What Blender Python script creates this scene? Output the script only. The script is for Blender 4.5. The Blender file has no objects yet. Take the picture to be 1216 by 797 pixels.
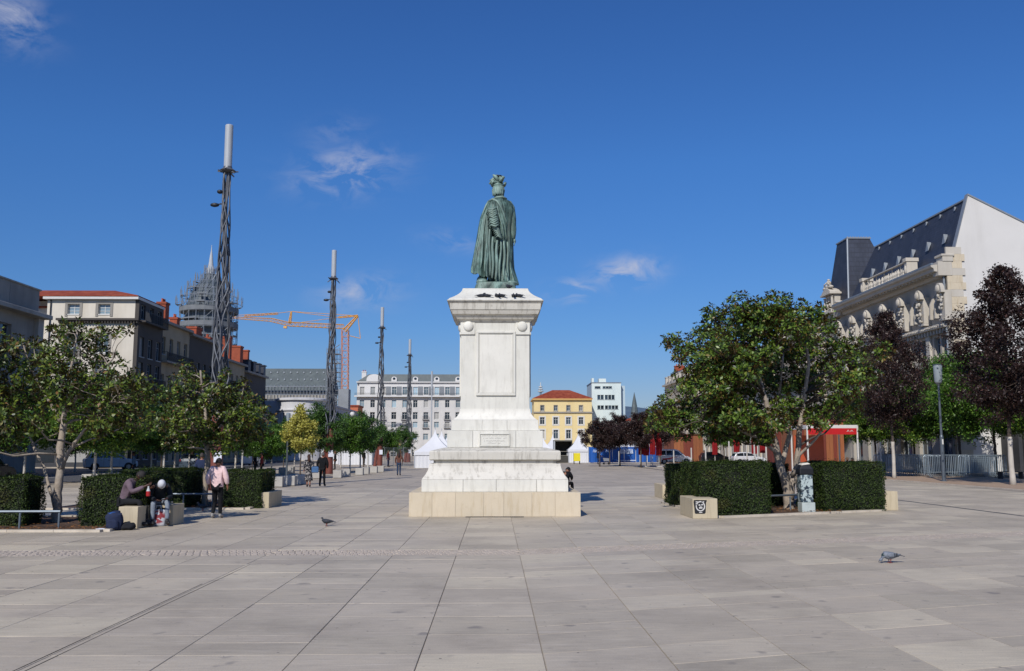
import bpy, bmesh, math, random
import numpy as np
from math import radians as R, sin, cos, pi, sqrt, atan2
from mathutils import Vector, Matrix, noise as mn

SC = bpy.context.scene
# ------------------------------------------------------------------ camera
F, CAMH, PITCH, YAW = 1090.0, 1.9, R(7.03), R(1.05)
cam_d = bpy.data.cameras.new('camera')
cam_d.lens = F / 1216 * 36
cam_d.sensor_width = 36
cam_d.clip_start = .1
cam_d.clip_end = 20000
cam = bpy.data.objects.new('camera', cam_d)
SC.collection.objects.link(cam)
cam.location = (0, 0, CAMH)
cam.rotation_euler = (pi / 2 + PITCH, 0, -YAW)
SC.camera = cam
# ------------------------------------------------------------------ sun, sky, exposure
SUN_EL, SUN_AZ = R(39.2), atan2(-.42, -1.15)          # azimuth of the sun, measured from +Y towards +X
sd = Vector((sin(SUN_AZ) * cos(SUN_EL), cos(SUN_AZ) * cos(SUN_EL), sin(SUN_EL)))
sun_d = bpy.data.lights.new('sun', 'SUN')
sun_d.energy = 4.0
sun_d.angle = R(.53)
sun_d.color = (1.0, .955, .90)
sun = bpy.data.objects.new('sun', sun_d)
SC.collection.objects.link(sun)
sun.rotation_euler = sd.to_track_quat('Z', 'Y').to_euler()
SC.view_settings.view_transform = 'Standard'
SC.view_settings.look = 'None'
SC.view_settings.exposure = 0
SC.view_settings.gamma = 1


def unproject(px, py):
    """direction of a photograph pixel in the world"""
    u, v = (px - 608) / F, (398.5 - py) / F
    x, y, z = u, cos(PITCH) - v * sin(PITCH), sin(PITCH) + v * cos(PITCH)
    return Vector((x * cos(YAW) + y * sin(YAW), -x * sin(YAW) + y * cos(YAW), z))


def G(px, py):
    d = unproject(px, py)
    t = -CAMH / d.z
    return Vector((d.x * t, d.y * t, 0))


def A(px, py, D):
    d = unproject(px, py)
    t = D / d.y
    return Vector((d.x * t, D, CAMH + d.z * t))


world = bpy.data.worlds.new('World')
SC.world = world
world.use_nodes = True
wn, wl = world.node_tree.nodes, world.node_tree.links
wn.clear()
wo = wn.new('ShaderNodeOutputWorld')
bg = wn.new('ShaderNodeBackground')
bg.inputs['Strength'].default_value = SKY_STRENGTH = .085
sky = wn.new('ShaderNodeTexSky')
sky.sky_type = 'NISHITA'
sky.sun_disc = False
sky.sun_elevation = SUN_EL
sky.sun_rotation = SUN_AZ % (2 * pi)
sky.altitude = 400
sky.air_density = 1.0
sky.dust_density = .35
sky.ozone_density = 3.2
wl.new(bg.outputs[0], wo.inputs[0])


def wnode(t, **k):
    n = wn.new(t)
    for a, b in k.items():
        setattr(n, a, b)
    return n


hs = wnode('ShaderNodeHueSaturation')
wl.new(sky.outputs[0], hs.inputs['Color'])
tc = wnode('ShaderNodeTexCoord')
# the deep blue of very clean air: tint by height above the horizon, the same all round
sep = wnode('ShaderNodeSeparateXYZ')
wl.new(tc.outputs['Generated'], sep.inputs[0])
rmp = wnode('ShaderNodeValToRGB')
for i_, (p_, c_) in enumerate(((0.0, (.56, .60, .84)), (.05, (.56, .62, .86)), (.13, (.54, .73, 1.02)), (.30, (.62, .90, 1.26)), (.6, (.63, .84, 1.25)))):
    if i_ > 1:
        rmp.color_ramp.elements.new(p_)
    rmp.color_ramp.elements[i_].position = p_
    rmp.color_ramp.elements[i_].color = (*[x_ / 1.3 for x_ in c_], 1)
wl.new(sep.outputs[2], rmp.inputs[0])
vm = wnode('ShaderNodeVectorMath', operation='MULTIPLY')
wl.new(hs.outputs[0], vm.inputs[0])
wl.new(rmp.outputs[0], vm.inputs[1])
vs_ = wnode('ShaderNodeVectorMath', operation='SCALE')
vs_.inputs[3].default_value = 1.3
wl.new(vm.outputs[0], vs_.inputs[0])
hs.inputs['Saturation'].default_value = 1.18
last = vs_.outputs[0]


def wmath(op, a, b=None, c=None):
    n = wnode('ShaderNodeMath', operation=op)
    for i, x in enumerate((a, b, c)):
        if x is None:
            continue
        if isinstance(x, (int, float)):
            n.inputs[i].default_value = x
        else:
            wl.new(x, n.inputs[i])
    return n.outputs[0]


def cloud(px, py, wx, wy, tilt, dens, seed, scale):
    """a small wisp of cloud at a fixed direction of the sky"""
    global last
    d = unproject(px, py).normalized()
    right = d.cross(Vector((0, 0, 1))).normalized()
    up = right.cross(d).normalized()
    a = R(tilt)
    e1 = (right * cos(a) + up * sin(a)) / wx
    e2 = (-right * sin(a) + up * cos(a)) / wy
    res = []
    for e in (e1, e2):
        n = wnode('ShaderNodeVectorMath', operation='DOT_PRODUCT')
        wl.new(tc.outputs['Generated'], n.inputs[0])
        n.inputs[1].default_value = e
        s = wmath('SUBTRACT', n.outputs['Value'], e.dot(d))
        res.append(s)
    r2 = wmath('ADD', wmath('MULTIPLY', res[0], res[0]), wmath('MULTIPLY', res[1], res[1]))
    fall = wmath('EXPONENT', wmath('MULTIPLY', r2, -1.0))
    nt = wnode('ShaderNodeTexNoise')
    nt.inputs['Scale'].default_value = scale
    nt.inputs['Detail'].default_value = 7
    nt.inputs['Roughness'].default_value = .6
    nt.inputs['Distortion'].default_value = .6
    mp = wnode('ShaderNodeMapping')
    mp.inputs['Location'].default_value = (seed * 3.1, seed * 1.7, seed)
    mp.inputs['Scale'].default_value = (1, 1, 1.8)
    wl.new(tc.outputs['Generated'], mp.inputs[0])
    wl.new(mp.outputs[0], nt.inputs['Vector'])
    nn = wmath('SUBTRACT', nt.outputs[0], .42)
    m = wmath('MULTIPLY', wmath('MULTIPLY', fall, nn), dens * 6)
    m = wmath('MINIMUM', wmath('MAXIMUM', m, 0.0), .75)
    front = wnode('ShaderNodeVectorMath', operation='DOT_PRODUCT')
    wl.new(tc.outputs['Generated'], front.inputs[0])
    front.inputs[1].default_value = d
    m = wmath('MULTIPLY', m, wmath('GREATER_THAN', front.outputs['Value'], .5))
    mx = wnode('ShaderNodeMixRGB')
    wl.new(m, mx.inputs[0])
    wl.new(last, mx.inputs[1])
    mx.inputs[2].default_value = CLOUD_COL
    last = mx.outputs[0]


CLOUD_COL = (6.2, 6.4, 7.6, 1)
cloud(412, 204, .046, .021, 10, .50, 1, 24)
cloud(745, 322, .030, .014, 4, .60, 2, 26)
cloud(681, 345, .024, .011, 0, .50, 3, 26)
cloud(430, 347, .040, .016, 6, .38, 4, 20)
cloud(5, 18, .03, .022, -25, .6, 5, 20)
cloud(533, 286, .030, .010, -8, .22, 6, 24)
cloud(400, 155, .03, .012, 10, .14, 8, 24)
wl.new(last, bg.inputs['Color'])


# ------------------------------------------------------------------ materials
def lin(h):
    h = h.lstrip('#')
    c = [int(h[i:i + 2], 16) / 255 for i in (0, 2, 4)]
    return tuple((x / 12.92 if x <= .04045 else ((x + .055) / 1.055) ** 2.4) for x in c)


MATS = {}


class NT:
    def __init__(s, name):
        s.m = bpy.data.materials.new(name)
        s.m.use_nodes = True
        s.n, s.l = s.m.node_tree.nodes, s.m.node_tree.links
        s.b = s.n['Principled BSDF']
        s.tc = None

    def new(s, t, **k):
        n = s.n.new(t)
        for a, b in k.items():
            setattr(n, a, b)
        return n

    def coord(s, kind='Object', scale=(1, 1, 1)):
        if s.tc is None:
            s.tc = s.new('ShaderNodeTexCoord')
            s.geo = s.new('ShaderNodeNewGeometry')
        mp = s.new('ShaderNodeMapping')
        mp.inputs['Scale'].default_value = scale
        s.l.new(s.geo.outputs['Position'] if kind == 'World' else s.tc.outputs[kind], mp.inputs[0])
        return mp.outputs[0]

    def noise(s, scale, detail=4, rough=.55, kind='World', sc=(1, 1, 1), dist=0):
        n = s.new('ShaderNodeTexNoise')
        n.inputs['Scale'].default_value = scale
        n.inputs['Detail'].default_value = detail
        n.inputs['Roughness'].default_value = rough
        n.inputs['Distortion'].default_value = dist
        s.l.new(s.coord(kind, sc), n.inputs['Vector'])
        return n.outputs[0]

    def ramp(s, fac, stops):
        r = s.new('ShaderNodeValToRGB')
        e = r.color_ramp.elements
        while len(e) < len(stops):
            e.new(.5)
        for i, (p, c) in enumerate(stops):
            e[i].position = p
            e[i].color = (*c, 1) if len(c) == 3 else c
        s.l.new(fac, r.inputs[0])
        return r.outputs[0]

    def mix(s, f, a, b, mode='MIX'):
        n = s.new('ShaderNodeMixRGB', blend_type=mode)
        for i, x in enumerate((f, a, b)):
            if isinstance(x, (int, float)):
                n.inputs[i].default_value = x
            elif isinstance(x, tuple):
                n.inputs[i].default_value = (*x[:3], 1)
            else:
                s.l.new(x, n.inputs[i])
        return n.outputs[0]

    def math(s, op, a, b=0.0, clamp=False):
        n = s.new('ShaderNodeMath', operation=op)
        n.use_clamp = clamp
        for i, x in enumerate((a, b)):
            if isinstance(x, (int, float)):
                n.inputs[i].default_value = x
            else:
                s.l.new(x, n.inputs[i])
        return n.outputs[0]

    def bump(s, h, strength=.3, dist=.02):
        n = s.new('ShaderNodeBump')
        n.inputs['Strength'].default_value = strength
        n.inputs['Distance'].default_value = dist
        s.l.new(h, n.inputs['Height'])
        s.l.new(n.outputs[0], s.b.inputs['Normal'])

    def rand(s):
        g = s.new('ShaderNodeNewGeometry')
        o = s.new('ShaderNodeObjectInfo')
        a = s.math('ADD', g.outputs['Random Per Island'], o.outputs['Random'])
        return s.math('FRACT', a)

    def col(s, c):
        if isinstance(c, tuple):
            s.b.inputs['Base Color'].default_value = (*c[:3], 1)
        else:
            s.l.new(c, s.b.inputs['Base Color'])

    def done(s, rough=.7, metal=0, spec=.5):
        s.b.inputs['Roughness'].default_value = rough
        s.b.inputs['Metallic'].default_value = metal
        s.b.inputs['Specular IOR Level'].default_value = spec
        return s.m


def sh(c, k):
    return tuple(min(1, x * k) for x in c)


def M(name, c='#808080', rough=.7, var=.14, scale=3, metal=0, spec=.5, bump=0, bscale=30, dirt=None, dirt_amt=.5, per=0, streak=False):
    """weathered painted / plain material, cached by name"""
    if name in MATS:
        return MATS[name]
    t = NT(name)
    base = lin(c) if isinstance(c, str) else c
    n = t.noise(scale, 5, .6)
    col = t.ramp(n, [(.25, sh(base, 1 - var)), (.75, sh(base, 1 + var))])
    if dirt:
        d = t.noise(scale * .6, 6, .65, sc=(1, 1, .18) if streak else (1, 1, 1))
        f = t.ramp(d, [(.48, (0, 0, 0)), (.72, (dirt_amt,) * 3)])
        col = t.mix(f, col, lin(dirt))
    if per:
        r = t.rand()
        col = t.mix(1.0, col, t.ramp(r, [(0, (1 - per,) * 3), (1, (1 + per,) * 3)]), 'MULTIPLY')
    t.col(col)
    if bump:
        t.bump(t.noise(bscale, 4, .6), bump, .02)
    MATS[name] = t.done(rough, metal, spec)
    return MATS[name]


def leafmat(name, c1, c2, c3, back=None, rough=.42, spec=.5, hl=None):
    if name in MATS:
        return MATS[name]
    t = NT(name)
    r = t.rand()
    col = t.ramp(r, [(0, lin(c1)), (.45, lin(c2)), (.9, lin(c3))] + ([(.97, lin(hl))] if hl else []))
    if back:
        g = t.new('ShaderNodeNewGeometry')
        col = t.mix(g.outputs['Backfacing'], col, lin(back))
    t.col(col)
    # a little light passes through the blade
    tr = t.new('ShaderNodeBsdfTranslucent')
    if isinstance(col, tuple):
        tr.inputs[0].default_value = (*col, 1)
    else:
        t.l.new(col, tr.inputs[0])
    mx = t.new('ShaderNodeMixShader')
    mx.inputs[0].default_value = .22
    out = t.n['Material Output']
    t.l.new(t.b.outputs[0], mx.inputs[1])
    t.l.new(tr.outputs[0], mx.inputs[2])
    t.l.new(mx.outputs[0], out.inputs[0])
    MATS[name] = t.done(rough, 0, spec)
    return MATS[name]


def glassmat(name, c='#1c262e', rough=.06):
    if name in MATS:
        return MATS[name]
    t = NT(name)
    r = t.rand()
    b = lin(c)
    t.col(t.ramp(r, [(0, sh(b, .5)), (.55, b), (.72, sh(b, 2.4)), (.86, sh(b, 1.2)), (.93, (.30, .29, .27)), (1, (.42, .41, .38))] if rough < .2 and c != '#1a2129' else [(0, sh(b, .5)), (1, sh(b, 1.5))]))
    MATS[name] = t.done(rough, 0, .8)
    return MATS[name]


# ------------------------------------------------------------------ mesh helpers
def me_from(verts, faces, mats, smooth=False, name='mesh', fm=None):
    me = bpy.data.meshes.new(name)
    me.from_pydata(verts, [], faces)
    if not isinstance(mats, (list, tuple)):
        mats = [mats]
    for m in mats:
        me.materials.append(m)
    if fm:
        me.polygons.foreach_set('material_index', fm)
    if smooth:
        me.polygons.foreach_set('use_smooth', [True] * len(me.polygons))
    me.update()
    return me


def link(name, me, parent=None, loc=None, rz=0):
    o = bpy.data.objects.new(name, me)
    SC.collection.objects.link(o)
    if parent is not None:
        o.parent = parent
    if loc is not None:
        o.location = loc
    if rz:
        o.rotation_euler = (0, 0, rz)
    return o


class MB:
    def __init__(s):
        s.v, s.f, s.m = [], [], []
        s.mi = 0

    def add(s, vs, fs):
        b = len(s.v)
        s.v += [tuple(v) for v in vs]
        for f in fs:
            s.f.append(tuple(i + b for i in f))
            s.m.append(s.mi)
        return s

    def box(s, x0, x1, y0, y1, z0, z1):
        return s.add([(x0, y0, z0), (x1, y0, z0), (x1, y1, z0), (x0, y1, z0), (x0, y0, z1), (x1, y0, z1), (x1, y1, z1), (x0, y1, z1)],
                     [(0, 3, 2, 1), (4, 5, 6, 7), (0, 1, 5, 4), (1, 2, 6, 5), (2, 3, 7, 6), (3, 0, 4, 7)])

    def cbox(s, cx, cy, z0, sx, sy, h, rz=0, b=0):
        """upright box, optionally turned and with a chamfer b on all edges"""
        vs, fs = [], []
        if not b:
            rings = [(z0, sx / 2, sy / 2), (z0 + h, sx / 2, sy / 2)]
        else:
            rings = [(z0, sx / 2 - b, sy / 2 - b), (z0 + b, sx / 2, sy / 2), (z0 + h - b, sx / 2, sy / 2), (z0 + h, sx / 2 - b, sy / 2 - b)]
        for z, a, c in rings:
            if b:
                k = b
                pts = [(-a + k, -c), (a - k, -c), (a, -c + k), (a, c - k), (a - k, c), (-a + k, c), (-a, c - k), (-a, -c + k)]
            else:
                pts = [(-a, -c), (a, -c), (a, c), (-a, c)]
            for x, y in pts:
                vs.append((cx + x * cos(rz) - y * sin(rz), cy + x * sin(rz) + y * cos(rz), z))
        n = len(vs) // len(rings)
        for r in range(len(rings) - 1):
            for i in range(n):
                j = (i + 1) % n
                fs.append((r * n + i, r * n + j, r * n + n + j, r * n + n + i))
        fs.append(tuple(range(n))[::-1])
        fs.append(tuple(range(len(vs) - n, len(vs))))
        return s.add(vs, fs)

    def ring_loft(s, rings, cap=True, closed=True):
        n = len(rings[0])
        vs = [p for r in rings for p in r]
        fs = []
        for r in range(len(rings) - 1):
            for i in range(n if closed else n - 1):
                j = (i + 1) % n
                fs.append((r * n + i, r * n + j, r * n + n + j, r * n + n + i))
        if cap and closed:
            fs.append(tuple(range(n))[::-1])
            fs.append(tuple(range(len(vs) - n, len(vs))))
        return s.add(vs, fs)

    def squares(s, levels, cx=0, cy=0, ax=None):
        """stack of rectangular rings: levels = (z, half width x, half depth y)"""
        return s.ring_loft([[(cx - a, cy - c, z), (cx + a, cy - c, z), (cx + a, cy + c, z), (cx - a, cy + c, z)] for z, a, c in levels])

    def lathe(s, prof, n=16, cx=0, cy=0):
        return s.ring_loft([[(cx + r * cos(2 * pi * i / n), cy + r * sin(2 * pi * i / n), z) for i in range(n)] for r, z in prof])

    def tube(s, pts, rad, n=6, cap=True):
        pts = [Vector(p) for p in pts]
        if not isinstance(rad, (list, tuple)):
            rad = [rad] * len(pts)
        rings = []
        up = None
        for i, p in enumerate(pts):
            t = (pts[min(i + 1, len(pts) - 1)] - pts[max(i - 1, 0)])
            if t.length < 1e-9:
                t = Vector((0, 0, 1))
            t.normalize()
            if up is None:
                up = Vector((0, 0, 1)) if abs(t.z) < .9 else Vector((1, 0, 0))
            a = t.cross(up)
            if a.length < 1e-6:
                a = t.cross(Vector((1, 0, 0)))
            a.normalize()
            b = a.cross(t).normalized()
            up = b
            rings.append([tuple(p + (a * cos(2 * pi * k / n) + b * sin(2 * pi * k / n)) * rad[i]) for k in range(n)])
        return s.ring_loft(rings, cap)

    def bar(s, p, q, w, h=None):
        """square bar from p to q"""
        return s.tube([p, q], (w / 2) * 1.414, 4) if h is None else s.tube([p, q], (w + h) / 4 * 1.414, 4)

    def ell(s, c, r, n=12, m=8, rot=None):
        c = Vector(c)
        if isinstance(r, (int, float)):
            r = (r, r, r)
        rings = []
        for j in range(1, m):
            th = pi * j / m
            ring = []
            for i in range(n):
                ph = 2 * pi * i / n
                p = Vector((r[0] * sin(th) * cos(ph), r[1] * sin(th) * sin(ph), -r[2] * cos(th)))
                if rot is not None:
                    p = rot @ p
                ring.append(tuple(c + p))
            rings.append(ring)
        return s.ring_loft(rings)

    def prism(s, poly, y0, y1):
        """polygon in x,z extruded along y"""
        n = len(poly)
        vs = [(x, y0, z) for x, z in poly] + [(x, y1, z) for x, z in poly]
        fs = [tuple(range(n)), tuple(range(2 * n - 1, n - 1, -1))]
        for i in range(n):
            j = (i + 1) % n
            fs.append((j, i, n + i, n + j))
        return s.add(vs, fs)

    def mesh(s, mats, smooth=False, name='mesh'):
        return me_from(s.v, s.f, mats, smooth, name, s.m if isinstance(mats, (list, tuple)) and len(mats) > 1 else None)

    def build(s, name, mats, parent=None, loc=None, rz=0, smooth=False):
        return link(name, s.mesh(mats, smooth, name), parent, loc, rz)


def fixn(o):
    """consistent outward normals"""
    bm = bmesh.new()
    bm.from_mesh(o.data)
    bmesh.ops.recalc_face_normals(bm, faces=bm.faces)
    bm.to_mesh(o.data)
    bm.free()
    return o


def bev(o, w=.01, seg=2):
    m = o.modifiers.new('bevel', 'BEVEL')
    m.width = w
    m.segments = seg
    m.limit_method = 'ANGLE'
    return o


def tag(o, label=None, cat=None, group=None, kind=None):
    if label:
        o['label'] = label
    if cat:
        o['category'] = cat
    if group:
        o['group'] = group
    if kind:
        o['kind'] = kind
    return o


def T(name, label, cat, loc=(0, 0, 0), rz=0, group=None):
    o = bpy.data.objects.new(name, None)
    o.empty_display_size = .3
    SC.collection.objects.link(o)
    o.location = loc
    o.rotation_euler = (0, 0, rz)
    return tag(o, label, cat, group)


def dup(root, loc=None, rz=None, label=None, scale=None):
    """copy of a thing with copies of its parts and sub-parts (meshes shared)"""
    def cp(o, par):
        c = o.copy()
        SC.collection.objects.link(c)
        c.parent = par
        for ch in kids.get(o.name, []):
            cp(ch, c)
        return c
    kids = {}
    def walk(o):
        kids[o.name] = list(o.children)
        for ch in kids[o.name]:
            walk(ch)
    walk(root)
    r = cp(root, None)
    if loc is not None:
        r.location = loc
    if rz is not None:
        r.rotation_euler = (0, 0, rz)
    if scale is not None:
        r.scale = scale if isinstance(scale, tuple) else (scale,) * 3
    if label:
        r['label'] = label
    return r


rnd = random.Random(7)
# ================================================================== THE SETTING: ground
def paving_mat(name, tint=1.0):
    t = NT(name)
    r = t.rand()
    base = t.ramp(r, [(0, lin('#aea491')), (.3, lin('#b3a895')), (.6, lin('#b8ad9a')), (.85, lin('#beb39e')), (1, lin('#c4b9a2'))])
    st = t.noise(7, 7, .75, sc=(.3, 3.0, 1))
    base = t.mix(.78, base, t.ramp(st, [(.28, (.66, .66, .67)), (.42, (.90, .89, .89)), (.56, (1.03, 1.02, 1.01)), (.70, (1.2, 1.18, 1.15))]), 'MULTIPLY')
    sp = t.noise(60, 3, .7)
    base = t.mix(.5, base, t.ramp(sp, [(.35, (.8, .8, .8)), (.65, (1.15, 1.15, 1.15))]), 'MULTIPLY')
    bl = t.noise(.45, 6, .68)
    base = t.mix(.75, base, t.ramp(bl, [(.34, (.74, .73, .73)), (.52, (1, 1, 1)), (.68, (1.12, 1.1, 1.07))]), 'MULTIPLY')
    spot = t.noise(3.1, 2, .4)
    f = t.ramp(spot, [(.67, (0, 0, 0)), (.75, (.5, .5, .5))])
    base = t.mix(f, base, (.11, .1, .1))
    # pale scuffs drawn out along the rows, small dark gum spots
    sc_ = t.noise(2.2, 7, .75, sc=(.5, 6, 1))
    base = t.mix(t.ramp(sc_, [(.57, (0, 0, 0)), (.68, (.5, .5, .5))]), base, lin('#d2c8ba'))
    gum = t.noise(17, 1, .3)
    base = t.mix(t.ramp(gum, [(.76, (0, 0, 0)), (.79, (.75, .75, .75))]), base, lin('#3a3633'))
    t.col(base)
    t.bump(t.noise(40, 4, .7, sc=(.5, 2, 1)), .25, .006)
    MATS[name] = t.done(.62, 0, .42)
    return t.m


PAVE = paving_mat('limestone_paving')
# the wide ground: the same paving seen far off, then street asphalt
t = NT('far_paving')
b1 = t.noise(.5, 6, .7, sc=(.3, 1, 1))
c = t.ramp(b1, [(.3, lin('#a39887')), (.7, lin('#b8ab98'))])
br = t.new('ShaderNodeTexBrick')
br.inputs['Scale'].default_value = 1
br.inputs['Mortar Size'].default_value = .012
br.inputs['Brick Width'].default_value = 1.14
br.inputs['Row Height'].default_value = .9
br.offset = 0
br.inputs['Color1'].default_value = (.82, .82, .82, 1)
br.inputs['Color2'].default_value = (1.1, 1.1, 1.08, 1)
br.inputs['Mortar'].default_value = (.55, .54, .52, 1)
t.l.new(t.coord('World'), br.inputs['Vector'])
t.col(t.mix(.9, c, br.outputs[0], 'MULTIPLY'))
FARP = t.done(.65, 0, .4)
ASPH = M('asphalt', '#4a4a4c', .85, .2, 2, bump=.2, dirt='#66625c')
GRND = M('city_ground', '#6e6a64', .9, .2, .05, dirt='#3f4a3a')
SAND = M('sand_gravel', '#a28a72', .9, .2, 1.5, bump=.4, bscale=60, dirt='#7a6757')
SOIL = M('bed_soil', '#4a382b', .95, .35, 9, bump=.9, bscale=40, dirt='#7d5a38')
KERB = M('pale_kerb', '#c3b8a6', .7, .12, 4, bump=.2, dirt='#8d8272')
JOINT = M('joint_sand', '#8f8577', .95, .2, 8)


def sheet(name, x0, x1, y0, y1, z, m):
    o = link(name, me_from([(x0, y0, z), (x1, y0, z), (x1, y1, z), (x0, y1, z)], [(0, 1, 2, 3)], m))
    return tag(o, kind='structure')


sheet('ground', -6000, 6000, -300, 9000, -.16, GRND)
sheet('plaza_bedding', -24, 32, -12, 190, -.02, FARP)
sheet('road', -38, -24, -20, 260, -.1, ASPH)
sheet('road', 32, 38, -20, 260, -.1, ASPH)
sheet('road', -120, -38, 77.5, 96, -.1, ASPH)
sheet('road', 38, 160, -20, 74, -.1, ASPH)
# joint bed just under the slabs
sheet('paving_joints', -24, 32, 3, 46, -.012, JOINT)

SKEW = .31


def row_y(y, x):
    return y + (max(0, x - .45)) * SKEW


# rows of slabs
rows = []
y = 5.2
rr = random.Random(3)
while y < 45:
    if 16.75 < y < 17.6:
        rows.append((y, y + .45, 'cobble'))
        y += .45
        continue
    h = rr.choice([.62, .78, .9, .9, 1.05, 1.2])
    if y < 16.9 < y + h:
        h = 16.9 - y + .001
        if h < .3:
            rows[-1] = (rows[-1][0], 16.9, 'slab')
            y = 16.91
            continue
    rows.append((y, y + h, 'slab'))
    y += h
paving = T('paving', None, None)
paving['kind'] = 'structure'


def slab_geo(mb, xa, xb, y0, y1, zt, shear):
    """one slab, 10 triangles: top, and four worn edges; shear = rows that run askew"""
    g, gy, c = .0042, .0022, .0035
    ya0, yb0 = row_y(y0, xa), row_y(y0, xb)
    ya1, yb1 = row_y(y1, xa), row_y(y1, xb)
    lo = [(xa + g, ya0 + gy), (xb - g, yb0 + gy), (xb - g, yb1 - gy), (xa + g, ya1 - gy)]
    cx = sum(p[0] for p in lo) / 4
    cy = sum(p[1] for p in lo) / 4
    hi = [(x + (c if x < cx else -c), yy + (c if yy < cy else -c)) for x, yy in lo]
    tl = [rr.uniform(-.0012, .0012) for _ in range(4)]
    vs = [(x, yy, -.03) for x, yy in lo] + [(x, yy, zt - .005) for x, yy in lo] + [(x, yy, zt + tl[i]) for i, (x, yy) in enumerate(hi)]
    fs = [(8, 9, 10, 11)]
    for i in range(4):
        j = (i + 1) % 4
        fs += [(i, j, 4 + j, 4 + i), (4 + i, 4 + j, 8 + j, 8 + i)]
    mb.add(vs, fs)


BEDS = [(-16.5, -8.2, 21.7, 32), (5.2, 12.6, 25.0, 33)]
cands = []
cob = MB()
PLX0, PLX1, PLY0, PLY1 = -2.42, 2.42, 26.25, 31.05
for (y0, y1, kind) in rows:
    half = .6 * (y1 + 3) + 1
    k0 = int(math.floor((-half - .45) / 1.14)) - 1
    k1 = int((half) / 1.14) + 1
    for k in range(k0, k1):
        xa = .45 + 1.14 * k
        xb = xa + 1.14
        if xa < -23 or xb > 24.2:
            continue
        xm = (xa + xb) / 2
        ym = row_y((y0 + y1) / 2, xm)
        if xa < -4.09 < xb:
            pass
        if PLX0 < xa and xb < PLX1 and PLY0 < y0 and y1 < PLY1:
            continue
        if kind == 'cobble':
            nx, ny = 9, 4
            for i in range(nx):
                for j in range(ny):
                    jt = .05 * sin(j * 2.1 + k * 1.3) + .03 * (j % 2)
                    ca, cb = xa + jt + 1.14 / nx * i, xa + jt + 1.14 / nx * (i + 1)
                    cb -= rr.uniform(0, .012)
                    ja, jb = y0 + (y1 - y0) / ny * j, y0 + (y1 - y0) / ny * (j + 1)
                    zz = rr.uniform(-.0022, .0)
                    a0, b0, a1, b1 = row_y(ja, ca), row_y(ja, cb), row_y(jb, ca), row_y(jb, cb)
                    q = .002
                    e = .008
                    m4 = [(ca + q, a0 + q), (cb - q, b0 + q), (cb - q, b1 - q), (ca + q, a1 - q)]
                    m5 = [(ca + e, a0 + e), (cb - e, b0 + e), (cb - e, b1 - e), (ca + e, a1 - e)]
                    cob.add([(x, yy, -.012) for x, yy in m4] + [(x, yy, zz) for x, yy in m5],
                            [(4, 5, 6, 7)] + [(a, (a + 1) % 4, 4 + (a + 1) % 4, 4 + a) for a in range(4)])
            continue
        # a few slabs are split in two
        parts = [(xa, xb, y0, y1)]
        if rr.random() < .22 and y1 - y0 > .85:
            ysp = y0 + (y1 - y0) * rr.choice([.4, .5, .6])
            parts = [(xa, xb, y0, ysp), (xa, xb, ysp, y1)]
        for p in parts:
            cands.append((ym, xm, p))
inview = [c_ for c_ in cands if c_[0] > 7.2 and abs(c_[1]) < .57 * (c_[0] + .3) + .5]
inview.sort(key=lambda c_: c_[0])
single = set(id(c_) for c_ in inview[:296])
rest = MB()
for c_ in cands:
    mb = MB() if id(c_) in single else rest
    xa, xb, y0, y1 = c_[2]
    slab_geo(mb, xa, xb, y0, y1, rr.uniform(-.0015, .0015), SKEW)
    if mb is not rest:
        mb.build('slab', PAVE, paving)
tag(rest.build('slabs', PAVE, paving), kind='stuff')
COB = M('cobble_stone', '#b3a696', .75, .12, 6, per=.07, bump=.1, dirt='#a09484', dirt_amt=.8)
tag(cob.build('cobbles', COB, paving), kind='stuff')

# drain channels: a recessed slot with a grated steel strip
STEEL = M('dark_steel', '#3b3d40', .5, .2, 6, metal=.6)
GALV = M('galvanised_steel', '#8b9094', .45, .12, 5, metal=.7)
SLOT = M('slot_dirt', '#4f4942', .95, .2, 6)
def drain(name, x, y0, y1, w=.05, m=None):
    mb = MB()
    mb.box(x - w, x + w, y0, y1, -.003, .0035)
    o = mb.build(name, m or STEEL)
    if m:
        return tag(o, kind='structure')
    mb = MB()
    mb.box(x + w + .002, x + w + .005, y0, y1, -.003, .005)
    mb.box(x - w - .005, x - w - .002, y0, y1, -.003, .005)
    k = mb.build('channel_edge', GALV, o)
    return tag(o, kind='structure')


drain('drain_channel', -4.14, 5, 13.4, .004, SLOT)
drain('drain_channel', -4.04, 5, 15.6, .003, SLOT)
drain('drain_channel', 15.0, 20, 100, .06)
# grille at the foot of the monument
mb = MB()
pL, pR = G(555, 612.3), G(620, 612.3)
for i in range(26):
    x = pL.x + (pR.x - pL.x) * i / 25
    mb.box(x - .018, x + .018, 26.05, 26.17, .004, .012)
mb.box(pL.x - .03, pR.x + .03, 26.03, 26.055, .003, .014)
mb.box(pL.x - .03, pR.x + .03, 26.165, 26.19, .003, .014)
tag(mb.build('drain_grille', STEEL), 'narrow dark metal drain grille in the paving before the monument', 'drain grille')

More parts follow.
